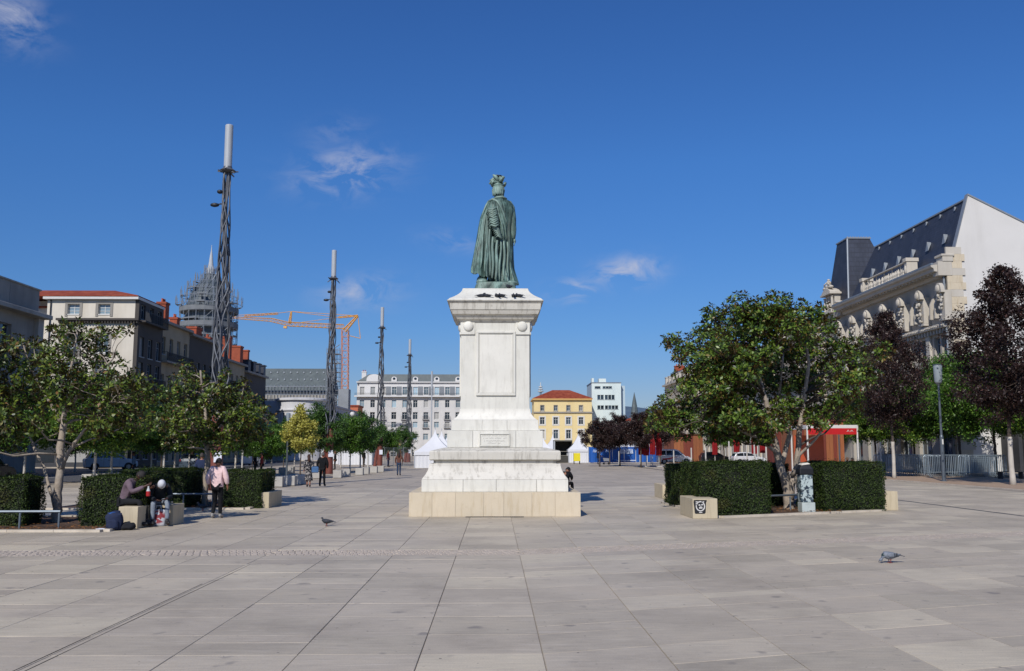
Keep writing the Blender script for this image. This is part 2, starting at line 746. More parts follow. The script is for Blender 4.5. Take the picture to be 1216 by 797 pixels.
# tree strips: kerb + sand, right and left of the plaza
mb = MB()
mb.box(24.3, 32, 34, 112, -.019, .02)
tag(mb.build('sand_strip', SAND), kind='structure')
mb = MB()
mb.box(24.12, 24.3, 34, 112, -.019, .03)
mb.box(32.0, 32.15, 20, 200, -.1, .03)
tag(mb.build('kerb', KERB), kind='structure')
mb = MB()
mb.box(-24.15, -24.0, -10, 200, -.1, .03)
mb.box(-12.1, -11.95, 40, 160, -.019, .018)
tag(mb.build('kerb', KERB), kind='structure')
mb = MB()
mb.box(-45, -38.0, -20, 77.4, -.1, .03)
mb.box(-120, -38.2, 96.1, 240, -.1, .03)
tag(mb.build('pavement', FARP), kind='structure')
mb = MB()
mb.box(36.4, 45, 60, 240, -.1, .03)
mb.box(-60, 60, 150, 420, -.09, .031)
tag(mb.build('pavement', FARP), kind='structure')
# road marks
mb = MB()
WHITEP = M('road_paint', '#c9c9c4', .8, .1, 4)
for i in range(30):
    mb.box(-31.1, -30.95, 10 + i * 6, 13 + i * 6, -.097, -.0945)
tag(mb.build('road_markings', WHITEP), kind='structure')

# planting beds
def bed(name, poly):
    cx = sum(p[0] for p in poly) / len(poly)
    cy = sum(p[1] for p in poly) / len(poly)
    n = 22
    vs, fs = [], []
    # soil as bilinear grid of the quad
    for j in range(n + 1):
        for i in range(n + 1):
            u, v = i / n, j / n
            x = (poly[0][0] * (1 - u) + poly[1][0] * u) * (1 - v) + (poly[3][0] * (1 - u) + poly[2][0] * u) * v
            yy = (poly[0][1] * (1 - u) + poly[1][1] * u) * (1 - v) + (poly[3][1] * (1 - u) + poly[2][1] * u) * v
            vs.append((x, yy, .022 + .03 * mn.noise(Vector((x * 2.2, yy * 2.2, 0)))))
    for j in range(n):
        for i in range(n):
            a = j * (n + 1) + i
            fs.append((a, a + 1, a + n + 2, a + n + 1))
    s = link(name, me_from(vs, fs, SOIL, True))
    tag(s, kind='structure')
    mb = MB()
    for i in range(4):
        p, q = Vector((*poly[i], 0)), Vector((*poly[(i + 1) % 4], 0))
        d = (q - p)
        L = d.length
        d.normalize()
        nrm = Vector((d.y, -d.x, 0))
        k = max(1, int(L / 1.0))
        for a in range(k):
            s0, s1 = p + d * (L * a / k + .004), p + d * (L * (a + 1) / k - .004)
            o0, o1 = s0 + nrm * .16, s1 + nrm * .16
            h = .055
            mb.add([(*s0[:2], -.02), (*s1[:2], -.02), (*o1[:2], -.02), (*o0[:2], -.02), (*s0[:2], h), (*s1[:2], h), (*o1[:2], h), (*o0[:2], h)],
                   [(4, 5, 6, 7), (0, 4, 7, 3), (1, 2, 6, 5), (3, 7, 6, 2), (0, 1, 5, 4)][:])
    kb = fixn(mb.build('kerb', KERB, s))
    return s


bed('planting_bed', [(-17.5, 21.75), (-9.05, 21.75), (-9.05, 26.2), (-17.5, 26.2)])
bed('planting_bed', [(-14.0, 29.6), (-7.9, 29.6), (-7.9, 34.2), (-14.0, 34.2)])
bed('planting_bed', [(6.25, 25.75), (11.85, 28.45), (11.85, 34.5), (6.0, 32.8)])

# fallen leaves on soil: small brown flakes nobody could count
def flakes(name, boxes, N, m, z=.05, s=.05):
    vs, fs = [], []
    for i in range(N):
        b = boxes[i % len(boxes)]
        x, yy = rnd.uniform(b[0], b[1]), rnd.uniform(b[2], b[3])
        a = rnd.uniform(0, 6.28)
        r = s * rnd.uniform(.5, 1.2)
        z0 = z + rnd.uniform(0, .015)
        k = len(vs)
        for q in range(4):
            rr_ = r * (1 if q % 2 == 0 else .5)
            vs.append((x + rr_ * cos(a + q * pi / 2), yy + rr_ * sin(a + q * pi / 2), z0 + rnd.uniform(0, .02)))
        fs.append((k, k + 1, k + 2, k + 3))
    return tag(link(name, me_from(vs, fs, m)), 'brown fallen leaves on the soil of the planting beds', 'fallen leaves', kind='stuff')


DEADLEAF = leafmat('dead_leaf', '#5a3c22', '#7d5530', '#a06c3a', rough=.8)
flakes('fallen_leaves', [(-17, -9.2, 21.8, 24.5), (-12.5, -8, 29.7, 31.5), (7.5, 10.5, 27.2, 30), (-17, -9.2, 21.8, 22.5)], 1500, DEADLEAF)

# hills beyond the town
def hill(name, x0, x1, D, prof, h, seed, m):
    n = 120
    vs, fs = [], []
    for j in range(6):
        for i in range(n + 1):
            u = i / n
            x = x0 + (x1 - x0) * u
            hh = h * prof(u) * (1 + .25 * mn.noise(Vector((u * 6 + seed, seed, 0))) + .06 * mn.noise(Vector((u * 40, seed, 2))))
            k = [0, .45, .8, 1, .8, 0][j]
            vs.append((x, D + j * 320 + 60 * mn.noise(Vector((u * 9, j, seed))), -2 + hh * k * (1 + .08 * mn.noise(Vector((u * 25, j * 1.3, seed))))))
    for j in range(5):
        for i in range(n):
            a = j * (n + 1) + i
            fs.append((a, a + 1, a + n + 2, a + n + 1))
    return tag(link(name, me_from(vs, fs, m, True)), kind='structure')


HILL = M('wooded_hill', '#46586a', .95, .3, .012, dirt='#5f7378')  # distance haze put into the blue-grey hill colour
hill('hills', -2600, 2600, 2400, lambda u: .9 + .22 * sin(u * 9) + .12 * sin(u * 23 + 1), 172, 3.3, HILL)
# ================================================================== THE MONUMENT
def stone_mat(name, base, dirt, streak_amt=.55, joint=None):
    t = NT(name)
    b = lin(base)
    n = t.noise(1.3, 6, .62)
    col = t.ramp(n, [(.25, sh(b, .9)), (.75, sh(b, 1.06))])
    d = t.noise(4.5, 6, .7, sc=(1.6, 1.6, .22))
    col = t.mix(t.ramp(d, [(.5, (0, 0, 0)), (.78, (streak_amt,) * 3)]), col, lin(dirt))
    d2 = t.noise(9, 5, .75)
    col = t.mix(t.ramp(d2, [(.58, (0, 0, 0)), (.75, (streak_amt * .5,) * 3)]), col, lin(dirt))
    r = t.rand()
    col = t.mix(1, col, t.ramp(r, [(0, (.92, .92, .91)), (1, (1.05, 1.04, 1.03))]), 'MULTIPLY')
    t.col(col)
    t.bump(t.noise(35, 5, .7), .22, .012)
    MATS[name] = t.done(.72, 0, .35)
    return t.m


MARB = stone_mat('white_limestone', '#d6d4ca', '#8c8678', .4)
MARBD = stone_mat('weathered_limestone', '#c8c4b9', '#6a6357', .9)
SANDST = stone_mat('sandstone', '#c8bba3', '#a8946f', .7)
CY = 28.67


def Z(py, hw):
    return A(588, py, CY - hw).z


ped = T('statue_pedestal', 'tall white stone pedestal carrying the bronze statue in the middle of the square', 'pedestal', (0, CY, 0))


def pz(py, hw):
    return Z(py, hw)


def course(name, z0, z1, hw, mat, nb, parent=ped, b=.006, hw_top=None, gap=.004, depth=.55):
    """one course of dressed blocks: nb blocks across the front and back, the same at the sides"""
    hw_top = hw if hw_top is None else hw_top
    core = MB()
    core.squares([(z0 + .003, hw - .05, hw - .05), (z1 - .003, hw_top - .05, hw_top - .05)])
    core.build('core', MARBD, parent)
    rb = random.Random(int(z0 * 1000) + nb)
    cuts = [0] + sorted([(i + rb.uniform(-.16, .16)) / nb for i in range(1, nb)]) + [1]
    for side in range(4):
        rot = side * pi / 2
        n = nb
        cc = cuts if side % 2 == 0 else [i / n for i in range(n + 1)]
        for i in range(n):
            a0, a1 = -hw + 2 * hw * cc[i], -hw + 2 * hw * cc[i + 1]
            t0, t1 = -hw_top + 2 * hw_top * cc[i], -hw_top + 2 * hw_top * cc[i + 1]
            if side % 2 == 1:       # side blocks butt behind the front and back ones
                a0, a1 = max(a0, -hw + depth), min(a1, hw - depth)
                t0, t1 = max(t0, -hw_top + depth), min(t1, hw_top - depth)
                if a1 - a0 < .05:
                    continue
            dd = rb.uniform(0, .003)
            y0 = -hw - dd
            y0t = -hw_top - dd
            pts = []
            for (x, yy, zz) in ((a0 + gap, y0, z0 + gap / 2), (a1 - gap, y0, z0 + gap / 2), (a1 - gap, y0 + depth, z0 + gap / 2), (a0 + gap, y0 + depth, z0 + gap / 2),
                                (t0 + gap, y0t, z1 - gap / 2), (t1 - gap, y0t, z1 - gap / 2), (t1 - gap, y0t + depth, z1 - gap / 2), (t0 + gap, y0t + depth, z1 - gap / 2)):
                pts.append((x * cos(rot) - yy * sin(rot), x * sin(rot) + yy * cos(rot), zz))
            mb = MB()
            mb.add(pts, [(0, 3, 2, 1), (4, 5, 6, 7), (0, 1, 5, 4), (1, 2, 6, 5), (2, 3, 7, 6), (3, 0, 4, 7)])
            bev(mb.build('stone_block', mat, parent), b, 1)


course('plinth', 0, .675, 2.42, SANDST, 7, gap=.002, b=.004)
# white base with a scotia, cut into stacked rings
base_prof = [(.675, 2.10), (1.02, 2.10), (1.07, 2.07), (1.16, 2.0), (1.28, 1.935), (1.40, 1.90), (1.47, 1.895)]
for i, (za, zb, n) in enumerate([(0, 1, 4), (1, 6, 4)]):
    if za == 0:
        course('base', .675, 1.02, 2.10, MARB, n)
mb = MB()
mb.squares([(z, a, a) for z, a in [(1.022, 2.10)] + base_prof[2:]])
bev(mb.build('scotia', stone_mat('pitted_limestone', '#cfcbc0', '#8a8478', .9), ped), .006, 1)
mb = MB()
mb.squares([(1.472, 1.78, 1.78), (1.56, 1.78, 1.78)])
mb.build('neck', MARBD, ped)
mb = MB()
mb.squares([(1.562, 1.86, 1.86), (1.59, 1.9, 1.9), (1.80, 1.9, 1.9), (1.84, 1.88, 1.88), (1.93, 1.50, 1.50), (1.935, 1.45, 1.45)])
bev(mb.build('moulding', MARBD, ped), .008, 2)
course('block', 1.936, 2.43, 1.415, MARB, 4)
course('block', 2.432, 2.75, 1.30, MARB, 3, gap=.002, hw_top=1.28)
zt = pz(485.5, 1.05)
mb = MB()
pr = []
for i in range(9):
    u = i / 8
    pr.append((2.753 + (zt - 2.753) * u, 1.055 + .20 * (1 - u) ** 2.3, ))
mb.squares([(2.753, 1.28, 1.28)] + [(z, a, a) for z, a in pr[0:]])
bev(mb.build('apophyge', MARB, ped), .004, 1)
# shaft: core with raised border strips, sunk panel
S = 1.035
zc = pz(383, S)          # foot of the cornice
mb = MB()
mb.box(-S, S, -S, S, zt, zc)
bev(mb.build('shaft', MARB, ped), .006, 2)


def onface(mb, x0, x1, z0, z1, d0, d1):
    mb.box(x0, x1, -S - d1, -S - d0, z0, z1)


px = lambda p: (p - 588) / 1090 * (CY - S)
f0, f1 = px(470 + 262 / 2.75), px(470 + 391 / 2.75)
g0, g1 = px(470 + 273 / 2.75), px(470 + 385 / 2.75)
zp0, zp1 = pz(340 + 357 / 2.75, S), pz(340 + 147 / 2.75, S)
zq0, zq1 = pz(340 + 345 / 2.75, S), pz(340 + 153 / 2.75, S)
for rot in range(4):
    mb = MB()
    for (a, b, c_, d) in ((f0, f1, zp0, zp0 + .07), (f0, f1, zp1 - .06, zp1), (f0, f0 + .07, zp0 + .072, zp1 - .062), (f1 - .07, f1, zp0 + .072, zp1 - .062)):
        onface(mb, a, b, c_, d, -.01, .055)
    for (a, b, c_, d) in ((f0 + .072, f1 - .072, zp0 + .072, zp0 + .10), (f0 + .072, f1 - .072, zp1 - .09, zp1 - .064), (f0 + .072, f0 + .10, zp0 + .102, zp1 - .092), (f1 - .10, f1 - .072, zp0 + .102, zp1 - .092)):
        onface(mb, a, b, c_, d, -.01, .03)
    o = bev(mb.build('panel_frame', MARB, ped, rz=rot * pi / 2), .008, 2)
    mb = MB()
    onface(mb, f0 + .103, f1 - .103, zp0 + .103, zp1 - .095, -.01, .012)
    mb.build('panel', MARB, ped, rz=rot * pi / 2)
    # corner piers with necking and boss
    for sx in (-1, 1):
        mb = MB()
        xa, xb = (sx * (S + .012), sx * .62)
        x0, x1 = min(xa, xb), max(xa, xb)
        zn = pz(340 + 156 / 2.75, S)
        onface(mb, x0, x1, zn - .02, zn + .05, -.01, .05)
        onface(mb, x0 + .0, x1, zn + .052, zc - .002, -.01, .022)
        bev(mb.build('capital', MARB, ped, rz=rot * pi / 2), .006, 1)
        mb = MB()
        cz = pz(340 + 131 / 2.75, S)
        mb.ell((sx * .815, -S - .03, cz), (.155, .075, .155), 20, 12)
        mb.build('boss', MARB, ped, rz=rot * pi / 2, smooth=True)
# plaque with inscription lines
mb = MB()
x0, x1 = px(571), px(604)
za, zb = 2.0, 2.32
mb.box(x0, x1, -1.415 - .02, -1.40, za, zb)
mb2 = MB()
for (a, b, c_, d) in ((x0 - .03, x1 + .03, za - .035, za - .002), (x0 - .03, x1 + .03, zb + .002, zb + .03), (x0 - .03, x0 - .002, za, zb), (x1 + .002, x1 + .03, za, zb)):
    mb2.box(a, b, -1.415 - .045, -1.40, c_, d)
pq = bev(mb.build('plaque', MARB, ped), .004, 1)
bev(mb2.build('plaque_frame', MARB, pq), .006, 1)
INK = M('faded_inscription', '#94908a', .8, .2, 20)
mb = MB()
rp = random.Random(5)
for r_, (zl, sx) in enumerate(((2.265, .36), (2.19, .33), (2.11, .30), (2.045, .2))):
    x = (x0 + x1) / 2 - sx
    while x < (x0 + x1) / 2 + sx:
        w = rp.uniform(.012, .03)
        hh = rp.choice([.028, .034, .03])
        k = rp.random()
        if k > .15:
            mb.box(x, x + w * .35, -1.437, -1.434, zl, zl + hh)
            mb.box(x + w * .36, x + w, -1.437, -1.434, zl + (hh - .008 if k > .5 else 0), zl + (hh if k > .5 else .008))
        x += w + .009
tag(mb.build('inscription', INK, pq), kind='stuff')
# cornice
c0 = zc
hwc = 1.035
zA, zB, zC, zD = pz(368.7, 1.33), pz(367.5, 1.36), pz(356, 1.45), pz(346.5, 1.0)
mb = MB()
mb.squares([(c0, 1.06, 1.06), (c0 + .05, 1.09, 1.09), (c0 + .09, 1.16, 1.16), (c0 + .19, 1.22, 1.22), (c0 + .22, 1.29, 1.29), (zB - .01, 1.34, 1.34)])
bev(mb.build('bed_moulding', MARBD, ped), .006, 1)
mb = MB()
mb.squares([(zB - .008, 1.345, 1.345), (zB, 1.36, 1.36), (zB + .20, 1.375, 1.375), (zB + .205, 1.40, 1.40), (zB + .245, 1.41, 1.41), (zB + .25, 1.43, 1.43), (zC - .03, 1.45, 1.45), (zC, 1.45, 1.45)])
bev(mb.build('corona', MARBD, ped), .006, 1)
mb = MB()
zD = zC + .42
mb.squares([(zC + .002, 1.43, 1.43)] + [(zC + .06 + .36 * (u / 6), 1.0 + .38 * (1 - u / 6) ** 1.8, 1.0 + .38 * (1 - u / 6) ** 1.8) for u in range(7)] + [(zD + .01, .97, .97)])
bev(mb.build('cap', MARB, ped), .01, 2)
PTOP = zD + .01

# ------------------------------------------------------------------ the bronze statue
t = NT('green_bronze')
n1 = t.noise(3.2, 6, .65, kind='Object', sc=(1, 1, .45))
col = t.ramp(n1, [(.28, lin('#27352f')), (.45, lin('#41574f')), (.58, lin('#628077')), (.76, lin('#93b3a7'))])
n2 = t.noise(14, 5, .7, kind='Object', sc=(1.5, 1.5, .2))
col = t.mix(t.ramp(n2, [(.46, (0, 0, 0)), (.64, (.85, .85, .85))]), col, lin('#1c2825'))
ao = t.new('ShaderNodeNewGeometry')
col = t.mix(t.ramp(ao.outputs['Pointiness'], [(.42, (.9, .9, .9)), (.5, (0, 0, 0))]), col, lin('#15201d'))  # fold shade in hollows, then highlights on ridges, put into the colour
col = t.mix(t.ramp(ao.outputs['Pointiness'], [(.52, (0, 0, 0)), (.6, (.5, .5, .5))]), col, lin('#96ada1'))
t.col(col)
t.bump(t.noise(26, 4, .7, kind='Object'), .3, .01)
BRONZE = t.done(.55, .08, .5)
SX, SY = 0, CY - .05
statue = T('bronze_statue', 'green bronze statue of a cloaked man with plumed hat seen from behind on the pedestal', 'statue', (0, SY, PTOP))
SD = SY - .1


def sp(zx, zy):
    """statue crop pixel (x4.983 enlargement) -> local x, z"""
    p = A(470 + zx / 4.983, 190 + zy / 4.983, SD)
    return p.x, p.z - PTOP


ZS = [pz_ for pz_ in ()]


def prof_at(tab, Y):
    for (a, b) in zip(tab, tab[1:]):
        if a[0] <= Y <= b[0]:
            u = (Y - a[0]) / (b[0] - a[0])
            return [a[i] * (1 - u) + b[i] * u for i in range(1, len(a))]
    return list(tab[-1][1:])


def body_loft(tab, folds, amp, n=140, m=90, seed=0, dep=.62, ycen=0, sharp=1.0):
    """tab rows: enlarged-y, left, right, depth factor, fold strength"""
    rings = []
    Y0, Y1 = tab[0][0], tab[-1][0]
    for j in range(m + 1):
        Y = Y1 + (Y0 - Y1) * j / m
        l, r, dk, fk = prof_at(tab, Y)
        xl, z = sp(l, Y)
        xr, _ = sp(r, Y)
        cx, w = (xl + xr) / 2, (xr - xl) / 2
        ring = []
        for i in range(n):
            a = 2 * pi * i / n
            # folds: ridges running down, drifting slowly
            q = 0
            for (fr, ph, dr, am) in folds:
                s_ = sin(fr * a + ph + dr * (z) + .5 * mn.noise(Vector((a * 1.2, z * .8, seed))))
                q += am * (abs(s_) ** .75 * (1 if s_ > 0 else -1))
            q += .5 * mn.noise(Vector((cos(a) * 3, sin(a) * 3, z * 1.1 + seed)))
            k = 1 + amp * fk * q
            x = cx + w * (cos(a)) * (1 + (k - 1) * .35)
            yy = ycen + w * dk * sin(a) * k
            ring.append((x, yy, z))
        rings.append(ring)
    mb = MB()
    mb.ring_loft(rings)
    return mb


TABF = [(228, 590, 655, .7, 0), (240, 565, 675, .75, .1), (262, 548, 695, .75, .25), (300, 540, 706, .7, .4), (350, 540, 700, .7, .5), (420, 540, 694, .7, .7), (500, 545, 692, .7, .9),
        (580, 548, 692, .75, 1), (640, 548, 696, .8, 1.1), (690, 548, 710, .85, 1.2), (722, 545, 720, .9, 1.2), (736, 545, 722, .9, 1.1)]
robe = body_loft(TABF, [(9, .4, .5, .55), (15, 1.1, -.7, .3), (5, 2.2, .3, .45)], .21, seed=1.3)
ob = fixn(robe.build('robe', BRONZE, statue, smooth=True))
# the cloak hanging from the left shoulder: an open sheet with deep folds wrapped round the left side
def cape(name, tab, a0, a1, folds, amp, seed, n=130, m=90, thick=.045, dep=.8, hem=None, ycen=0):
    outer, inner = [], []
    for j in range(m + 1):
        u = j / m
        rowo, rowi = [], []
        for i in range(n + 1):
            s_ = i / n
            a = a0 + (a1 - a0) * s_
            Yb = tab[-1][0] if hem is None else hem(s_)
            Y = tab[0][0] + (Yb - tab[0][0]) * u
            l, r, dk, fk = prof_at(tab, Y)
            xl, z = sp(l, Y)
            xr, _ = sp(r, Y)
            cx, w = (xl + xr) / 2, (xr - xl) / 2
            q = 0
            for (fr, ph, dr, am) in folds:
                v = sin(fr * a + ph + dr * z + .6 * mn.noise(Vector((a * 1.4, z * .7, seed))))
                q += am * (abs(v) ** .7 * (1 if v > 0 else -1))
            q += .4 * mn.noise(Vector((cos(a) * 3, sin(a) * 3, z * 1.2 + seed)))
            k = 1 + amp * fk * q * (.25 + u)
            rowo.append((cx + w * cos(a) * (1 + (k - 1) * .35), ycen + w * dk * sin(a) * k, z))
            rowi.append((cx + (w * cos(a) * (1 + (k - 1) * .35)) * (1 - thick * 2), ycen + (w * dk * sin(a) * k) * (1 - thick * 2), z + .005))
        outer.append(rowo)
        inner.append(rowi)
    vs = [p for r_ in outer for p in r_] + [p for r_ in inner for p in r_]
    W = n + 1
    off = W * (m + 1)
    fs = []
    for j in range(m):
        for i in range(n):
            a = j * W + i
            fs.append((a, a + 1, a + W + 1, a + W))
            fs.append((off + a, off + a + W, off + a + W + 1, off + a + 1))
        fs.append((j * W, (j + 1) * W, off + (j + 1) * W, off + j * W))
        fs.append((j * W + n, off + j * W + n, off + (j + 1) * W + n, (j + 1) * W + n))
    for i in range(n):
        fs.append((i, off + i, off + i + 1, i + 1))
        b = m * W + i
        fs.append((b, b + 1, off + b + 1, off + b))
    mb = MB()
    mb.add(vs, fs)
    return fixn(mb.build(name, BRONZE, statue, smooth=True))


TABC = [(229, 585, 660, .8, .0), (238, 556, 655, .85, .1), (252, 538, 655, .85, .2), (280, 522, 660, .8, .3), (330, 502, 665, .8, .5), (400, 488, 668, .8, .7), (480, 476, 672, .8, .9), (560, 462, 676, .85, 1.1),
        (640, 450, 680, .9, 1.2), (730, 446, 690, .9, 1.2)]


def hem_c(s_):
    # s_=0 at the front-left edge (hidden), 1 at the trailing edge towards the spine
    return 655 + 62 * max(0, (s_ - .35) / .65) ** 1.1 + 6 * sin(s_ * 40)


cape('cloak', TABC, R(120), R(266), [(10, .2, .35, .65), (17, 1.4, -.5, .25), (6, 2.6, .2, .35)], .25, 4.4, hem=hem_c)
# shoulder cape falling from the collar to the waist on the back
TABS = [(226, 588, 658, .85, 0), (236, 560, 668, .93, .1), (252, 545, 676, .95, .15), (290, 548, 690, .9, .3), (340, 556, 690, .9, .5), (400, 566, 688, .9, .8), (450, 574, 690, .92, 1), (486, 578, 694, .95, 1)]


def hem_s(s_):
    return 480 + 7 * sin(s_ * 22) - 60 * max(0, s_ - .72)


cape('shoulder_cape', TABS, R(232), R(292), [(17, .9, .4, .6), (31, 0, .3, .35)], .10, 7.7, n=100, m=70, thick=.03, hem=hem_s)
# rolled edges, collar, gathered cloth at the hand
mb = MB()


def sy(zx, zy, dk=1.0, ex=.04):
    """a point on the back surface of the figure"""
    l, r, _, _ = prof_at(TABC, min(729, max(230, zy)))
    xl, _ = sp(l, zy)
    xr, _ = sp(r, zy)
    cx, w = (xl + xr) / 2, (xr - xl) / 2
    x, z = sp(zx, zy)
    c = max(-1, min(1, (x - cx) / w))
    return (x, -w * .86 * sqrt(1 - c * c) * dk - ex, z)


mb.tube([sy(548, 246), sy(575, 240), sy(600, 256), sy(618, 285), sy(634, 320), sy(650, 365), sy(664, 405)], [.03, .05, .045, .04, .035, .03, .02], 8)
mb.tube([sy(548, 246), sy(535, 275), sy(520, 310), sy(508, 350)], [.03, .035, .025, .015], 8)
mb.tube([sy(574, 232), sy(600, 226), sy(630, 224), sy(655, 232)], [.03, .045, .045, .03], 8)
mb.tube([sy(690, 300, 1, .0), sy(676, 360, 1, .02), sy(684, 420, 1, .0), sy(692, 450, 1, -.05)], [.02, .03, .03, .02], 8)
fixn(mb.build('rolled_edge', BRONZE, statue, smooth=True))
mb = MB()
rs = random.Random(2)
for i in range(9):          # bunched cloth round the left forearm
    y0 = 312 + i * 12.5
    mb.tube([sy(536 + rs.uniform(-5, 5) + i * 1.8, y0 + 6, 1, .04), sy(550 + i * 2, y0 - 11 + rs.uniform(-5, 5), 1, .15), sy(572 + i * 2, y0 + 5, 1, .20), sy(592 + i * 1.5, y0 - 10 + rs.uniform(-5, 5), 1, .13), sy(604 + i, y0 + 8, 1, .04)], [.014, .034, .04, .03, .012], 7)
for i in range(6):
    y0 = 425 + i * 10
    mb.tube([sy(570 + i * 4, y0, 1, .02), sy(584 + i * 4, y0 - 9, 1, .10), sy(603 + i * 3, y0 + 1, 1, .12), sy(620 + i * 2, y0 + 7, 1, .04)], [.012, .03, .034, .014], 7)
mb.tube([sy(560, 330, 1, .05), sy(568, 380, 1, .06), sy(590, 430, 1, .06), sy(612, 470, 1, .05)], [.04, .06, .06, .03], 8)
fixn(mb.build('gathered_cloth', BRONZE, statue, smooth=True))
# long vertical pleats standing proud of the robe
mb = MB()
for (xa, ya, xb, yb, w) in ((555, 400, 556, 700, .04), (575, 470, 572, 715, .045), (600, 490, 592, 722, .05), (622, 490, 612, 724, .035), (640, 490, 640, 722, .045), (660, 490, 664, 720, .04), (676, 490, 690, 718, .035),
                            (530, 330, 500, 660, .035), (515, 400, 478, 655, .035), (545, 300, 530, 675, .035), (497, 400, 462, 650, .03), (600, 270, 640, 470, .025), (625, 300, 655, 478, .022)):
    n = 9
    pts = []
    for i in range(n):
        u = i / (n - 1)
        pts.append(sy(xa + (xb - xa) * u + 3 * sin(u * 7 + xa), ya + (yb - ya) * u, 1, .0))
    mb.tube(pts, [w * (.3 + .8 * sin(pi * min(1, .15 + .7 * i / (n - 1)))) for i in range(n)], 8)
fixn(mb.build('pleats', BRONZE, statue, smooth=True))
# right arm hanging at the side, sleeve and hand
mb = MB()
ax, az = sp(696, 285)
AR = [(650, 240, .05), (666, 252, .115), (679, 280, .14), (684, 310, .135), (687, 345, .14), (689, 380, .125), (690, 410, .13), (693, 440, .10), (697, 464, .06)]
mb.tube([(sp(a_, 0)[0] if 0 else sp(a_, b_)[0], .02 - .01 * i_, sp(a_, b_)[1]) for i_, (a_, b_, c_) in enumerate(AR)], [c_ for _, _, c_ in AR], 14)
fixn(mb.build('sleeve', BRONZE, statue, smooth=True))
mb = MB()
hx, hz = sp(703, 474)
mb.ell((hx, -.05, hz - .02), (.045, .07, .08), 10, 8)
for k in range(4):
    mb.tube([(hx, -.09 + k * .028, hz - .06), (hx - .01, -.09 + k * .028, hz - .13), (hx - .02, -.085 + k * .028, hz - .17)], [.016, .015, .01], 6)
mb.tube([(hx, .0, hz), (hx - .01, .03, hz - .05), (hx - .015, .03, hz - .09)], [.017, .015, .01], 6)
fixn(mb.build('hand', BRONZE, statue, smooth=True))
# head, hair, hat with plumes
hx, hz = sp(607, 178)
neck = sp(608, 222)
mb = MB()
mb.tube([(neck[0], .02, neck[1] - .12), (neck[0], .02, neck[1] + .06), (hx, .03, hz - .03)], [.19, .14, .13], 14)
mb.ell((hx, .05, hz + .03), (.155, .20, .22), 20, 14)
mb.ell((hx - .16, .05, hz + .0), (.02, .04, .055), 8, 6)
mb.ell((hx + .16, .05, hz + .0), (.02, .04, .055), 8, 6)
mb.ell((hx, .26, hz), (.03, .035, .05), 8, 6)
fixn(mb.build('head', BRONZE, statue, smooth=True))
mb = MB()
for i in range(26):          # long wavy locks on the back of the head
    a = R(180 + 180 * (i / 25))
    x0_, y0_ = hx + .15 * cos(a), .04 + .17 * sin(a)
    w = rs.uniform(.02, .035)
    mb.tube([(x0_ * 1, y0_, hz + .14), (hx + .175 * cos(a) + rs.uniform(-.01, .01), .04 + .20 * sin(a), hz + .02), (hx + .15 * cos(a) + rs.uniform(-.02, .02), .03 + .19 * sin(a), hz - .09), (hx + .17 * cos(a), .02 + .2 * sin(a), hz - .17 + rs.uniform(-.03, .03))], [w, w * 1.1, w, w * .5], 6)
fixn(mb.build('hair', BRONZE, statue, smooth=True))
mb = MB()
bz = sp(600, 146)[1]
mb.lathe([(.10, bz - .04), (.19, bz - .02), (.2, bz + .0), (.165, bz + .05), (.14, bz + .16), (.12, bz + .24), (.10, bz + .26)], 18, hx - .02, .05)
# brim turned up at both sides
for sx in (-1, 1):
    mb.tube([(hx + sx * .19, -.12, bz + .02), (hx + sx * .22, .02, bz + .08), (hx + sx * .19, .18, bz + .04), (hx + sx * .1, .28, bz)], [.03, .05, .045, .02], 8)
fixn(mb.build('hat', BRONZE, statue, smooth=True))
mb = MB()
for (xa, ya, xb, yb, xc, yc, r_) in ((600, 130, 580, 105, 556, 118, .06), (598, 126, 575, 112, 553, 140, .05), (605, 125, 590, 98, 575, 88, .06), (608, 125, 604, 96, 596, 84, .07), (612, 125, 622, 100, 616, 90, .06),
                                     (614, 128, 634, 104, 636, 122, .06), (612, 132, 628, 118, 633, 138, .05), (600, 128, 600, 92, 612, 84, .06), (596, 135, 575, 128, 566, 145, .05)):
    p = [sp(xa, ya), sp(xb, yb), sp(xc, yc)]
    yy = rs.uniform(-.12, .08)
    mb.tube([(p[0][0], yy, p[0][1]), (p[1][0], yy - .03, p[1][1]), (p[2][0], yy - .02, p[2][1])], [r_ * .6, r_, r_ * .45], 8)
    mb.ell((p[1][0], yy, p[1][1]), (r_ * 1.1, r_ * 1.2, r_ * .9), 8, 6)
fixn(mb.build('plume', BRONZE, statue, smooth=True))
# boot and rocky base
mb = MB()
bx, bz2 = sp(503, 712)
mb.ell((bx, -.12, bz2), (.13, .24, .13), 14, 8)
mb.tube([(bx + .06, .0, bz2), (bx + .1, .05, bz2 + .35)], [.13, .15], 12)
fixn(mb.build('boot', BRONZE, statue, smooth=True))
l, zb_ = sp(462, 778)
r_, zt_ = sp(718, 738)
rings = []
for j, (z, k) in enumerate(((0, 1.0), (.06, 1.0), (zt_ * .6 , .97), (zt_ + .0, .93), (zt_ + .03, .8))):
    ring = []
    for i in range(60):
        a = 2 * pi * i / 60
        ca, sa = cos(a), sin(a)
        sq = 1 / max(abs(ca), abs(sa)) ** .75
        w = (r_ - l) / 2 * k * (1 + (.04 * mn.noise(Vector((ca * 4, sa * 4, z * 6)))))
        ring.append(((l + r_) / 2 + w * ca * sq * .98, .9 * w * sa * sq, z))
    rings.append(ring)
mb = MB()
mb.ring_loft(rings)
mb.ell(((l * .8 + r_ * .2), -.35, zt_ + .03), (.2, .2, .12), 12, 8)
mb.ell((r_ - .2, -.3, zt_ + .0), (.22, .25, .09), 12, 8)
fixn(mb.build('base', BRONZE, statue))
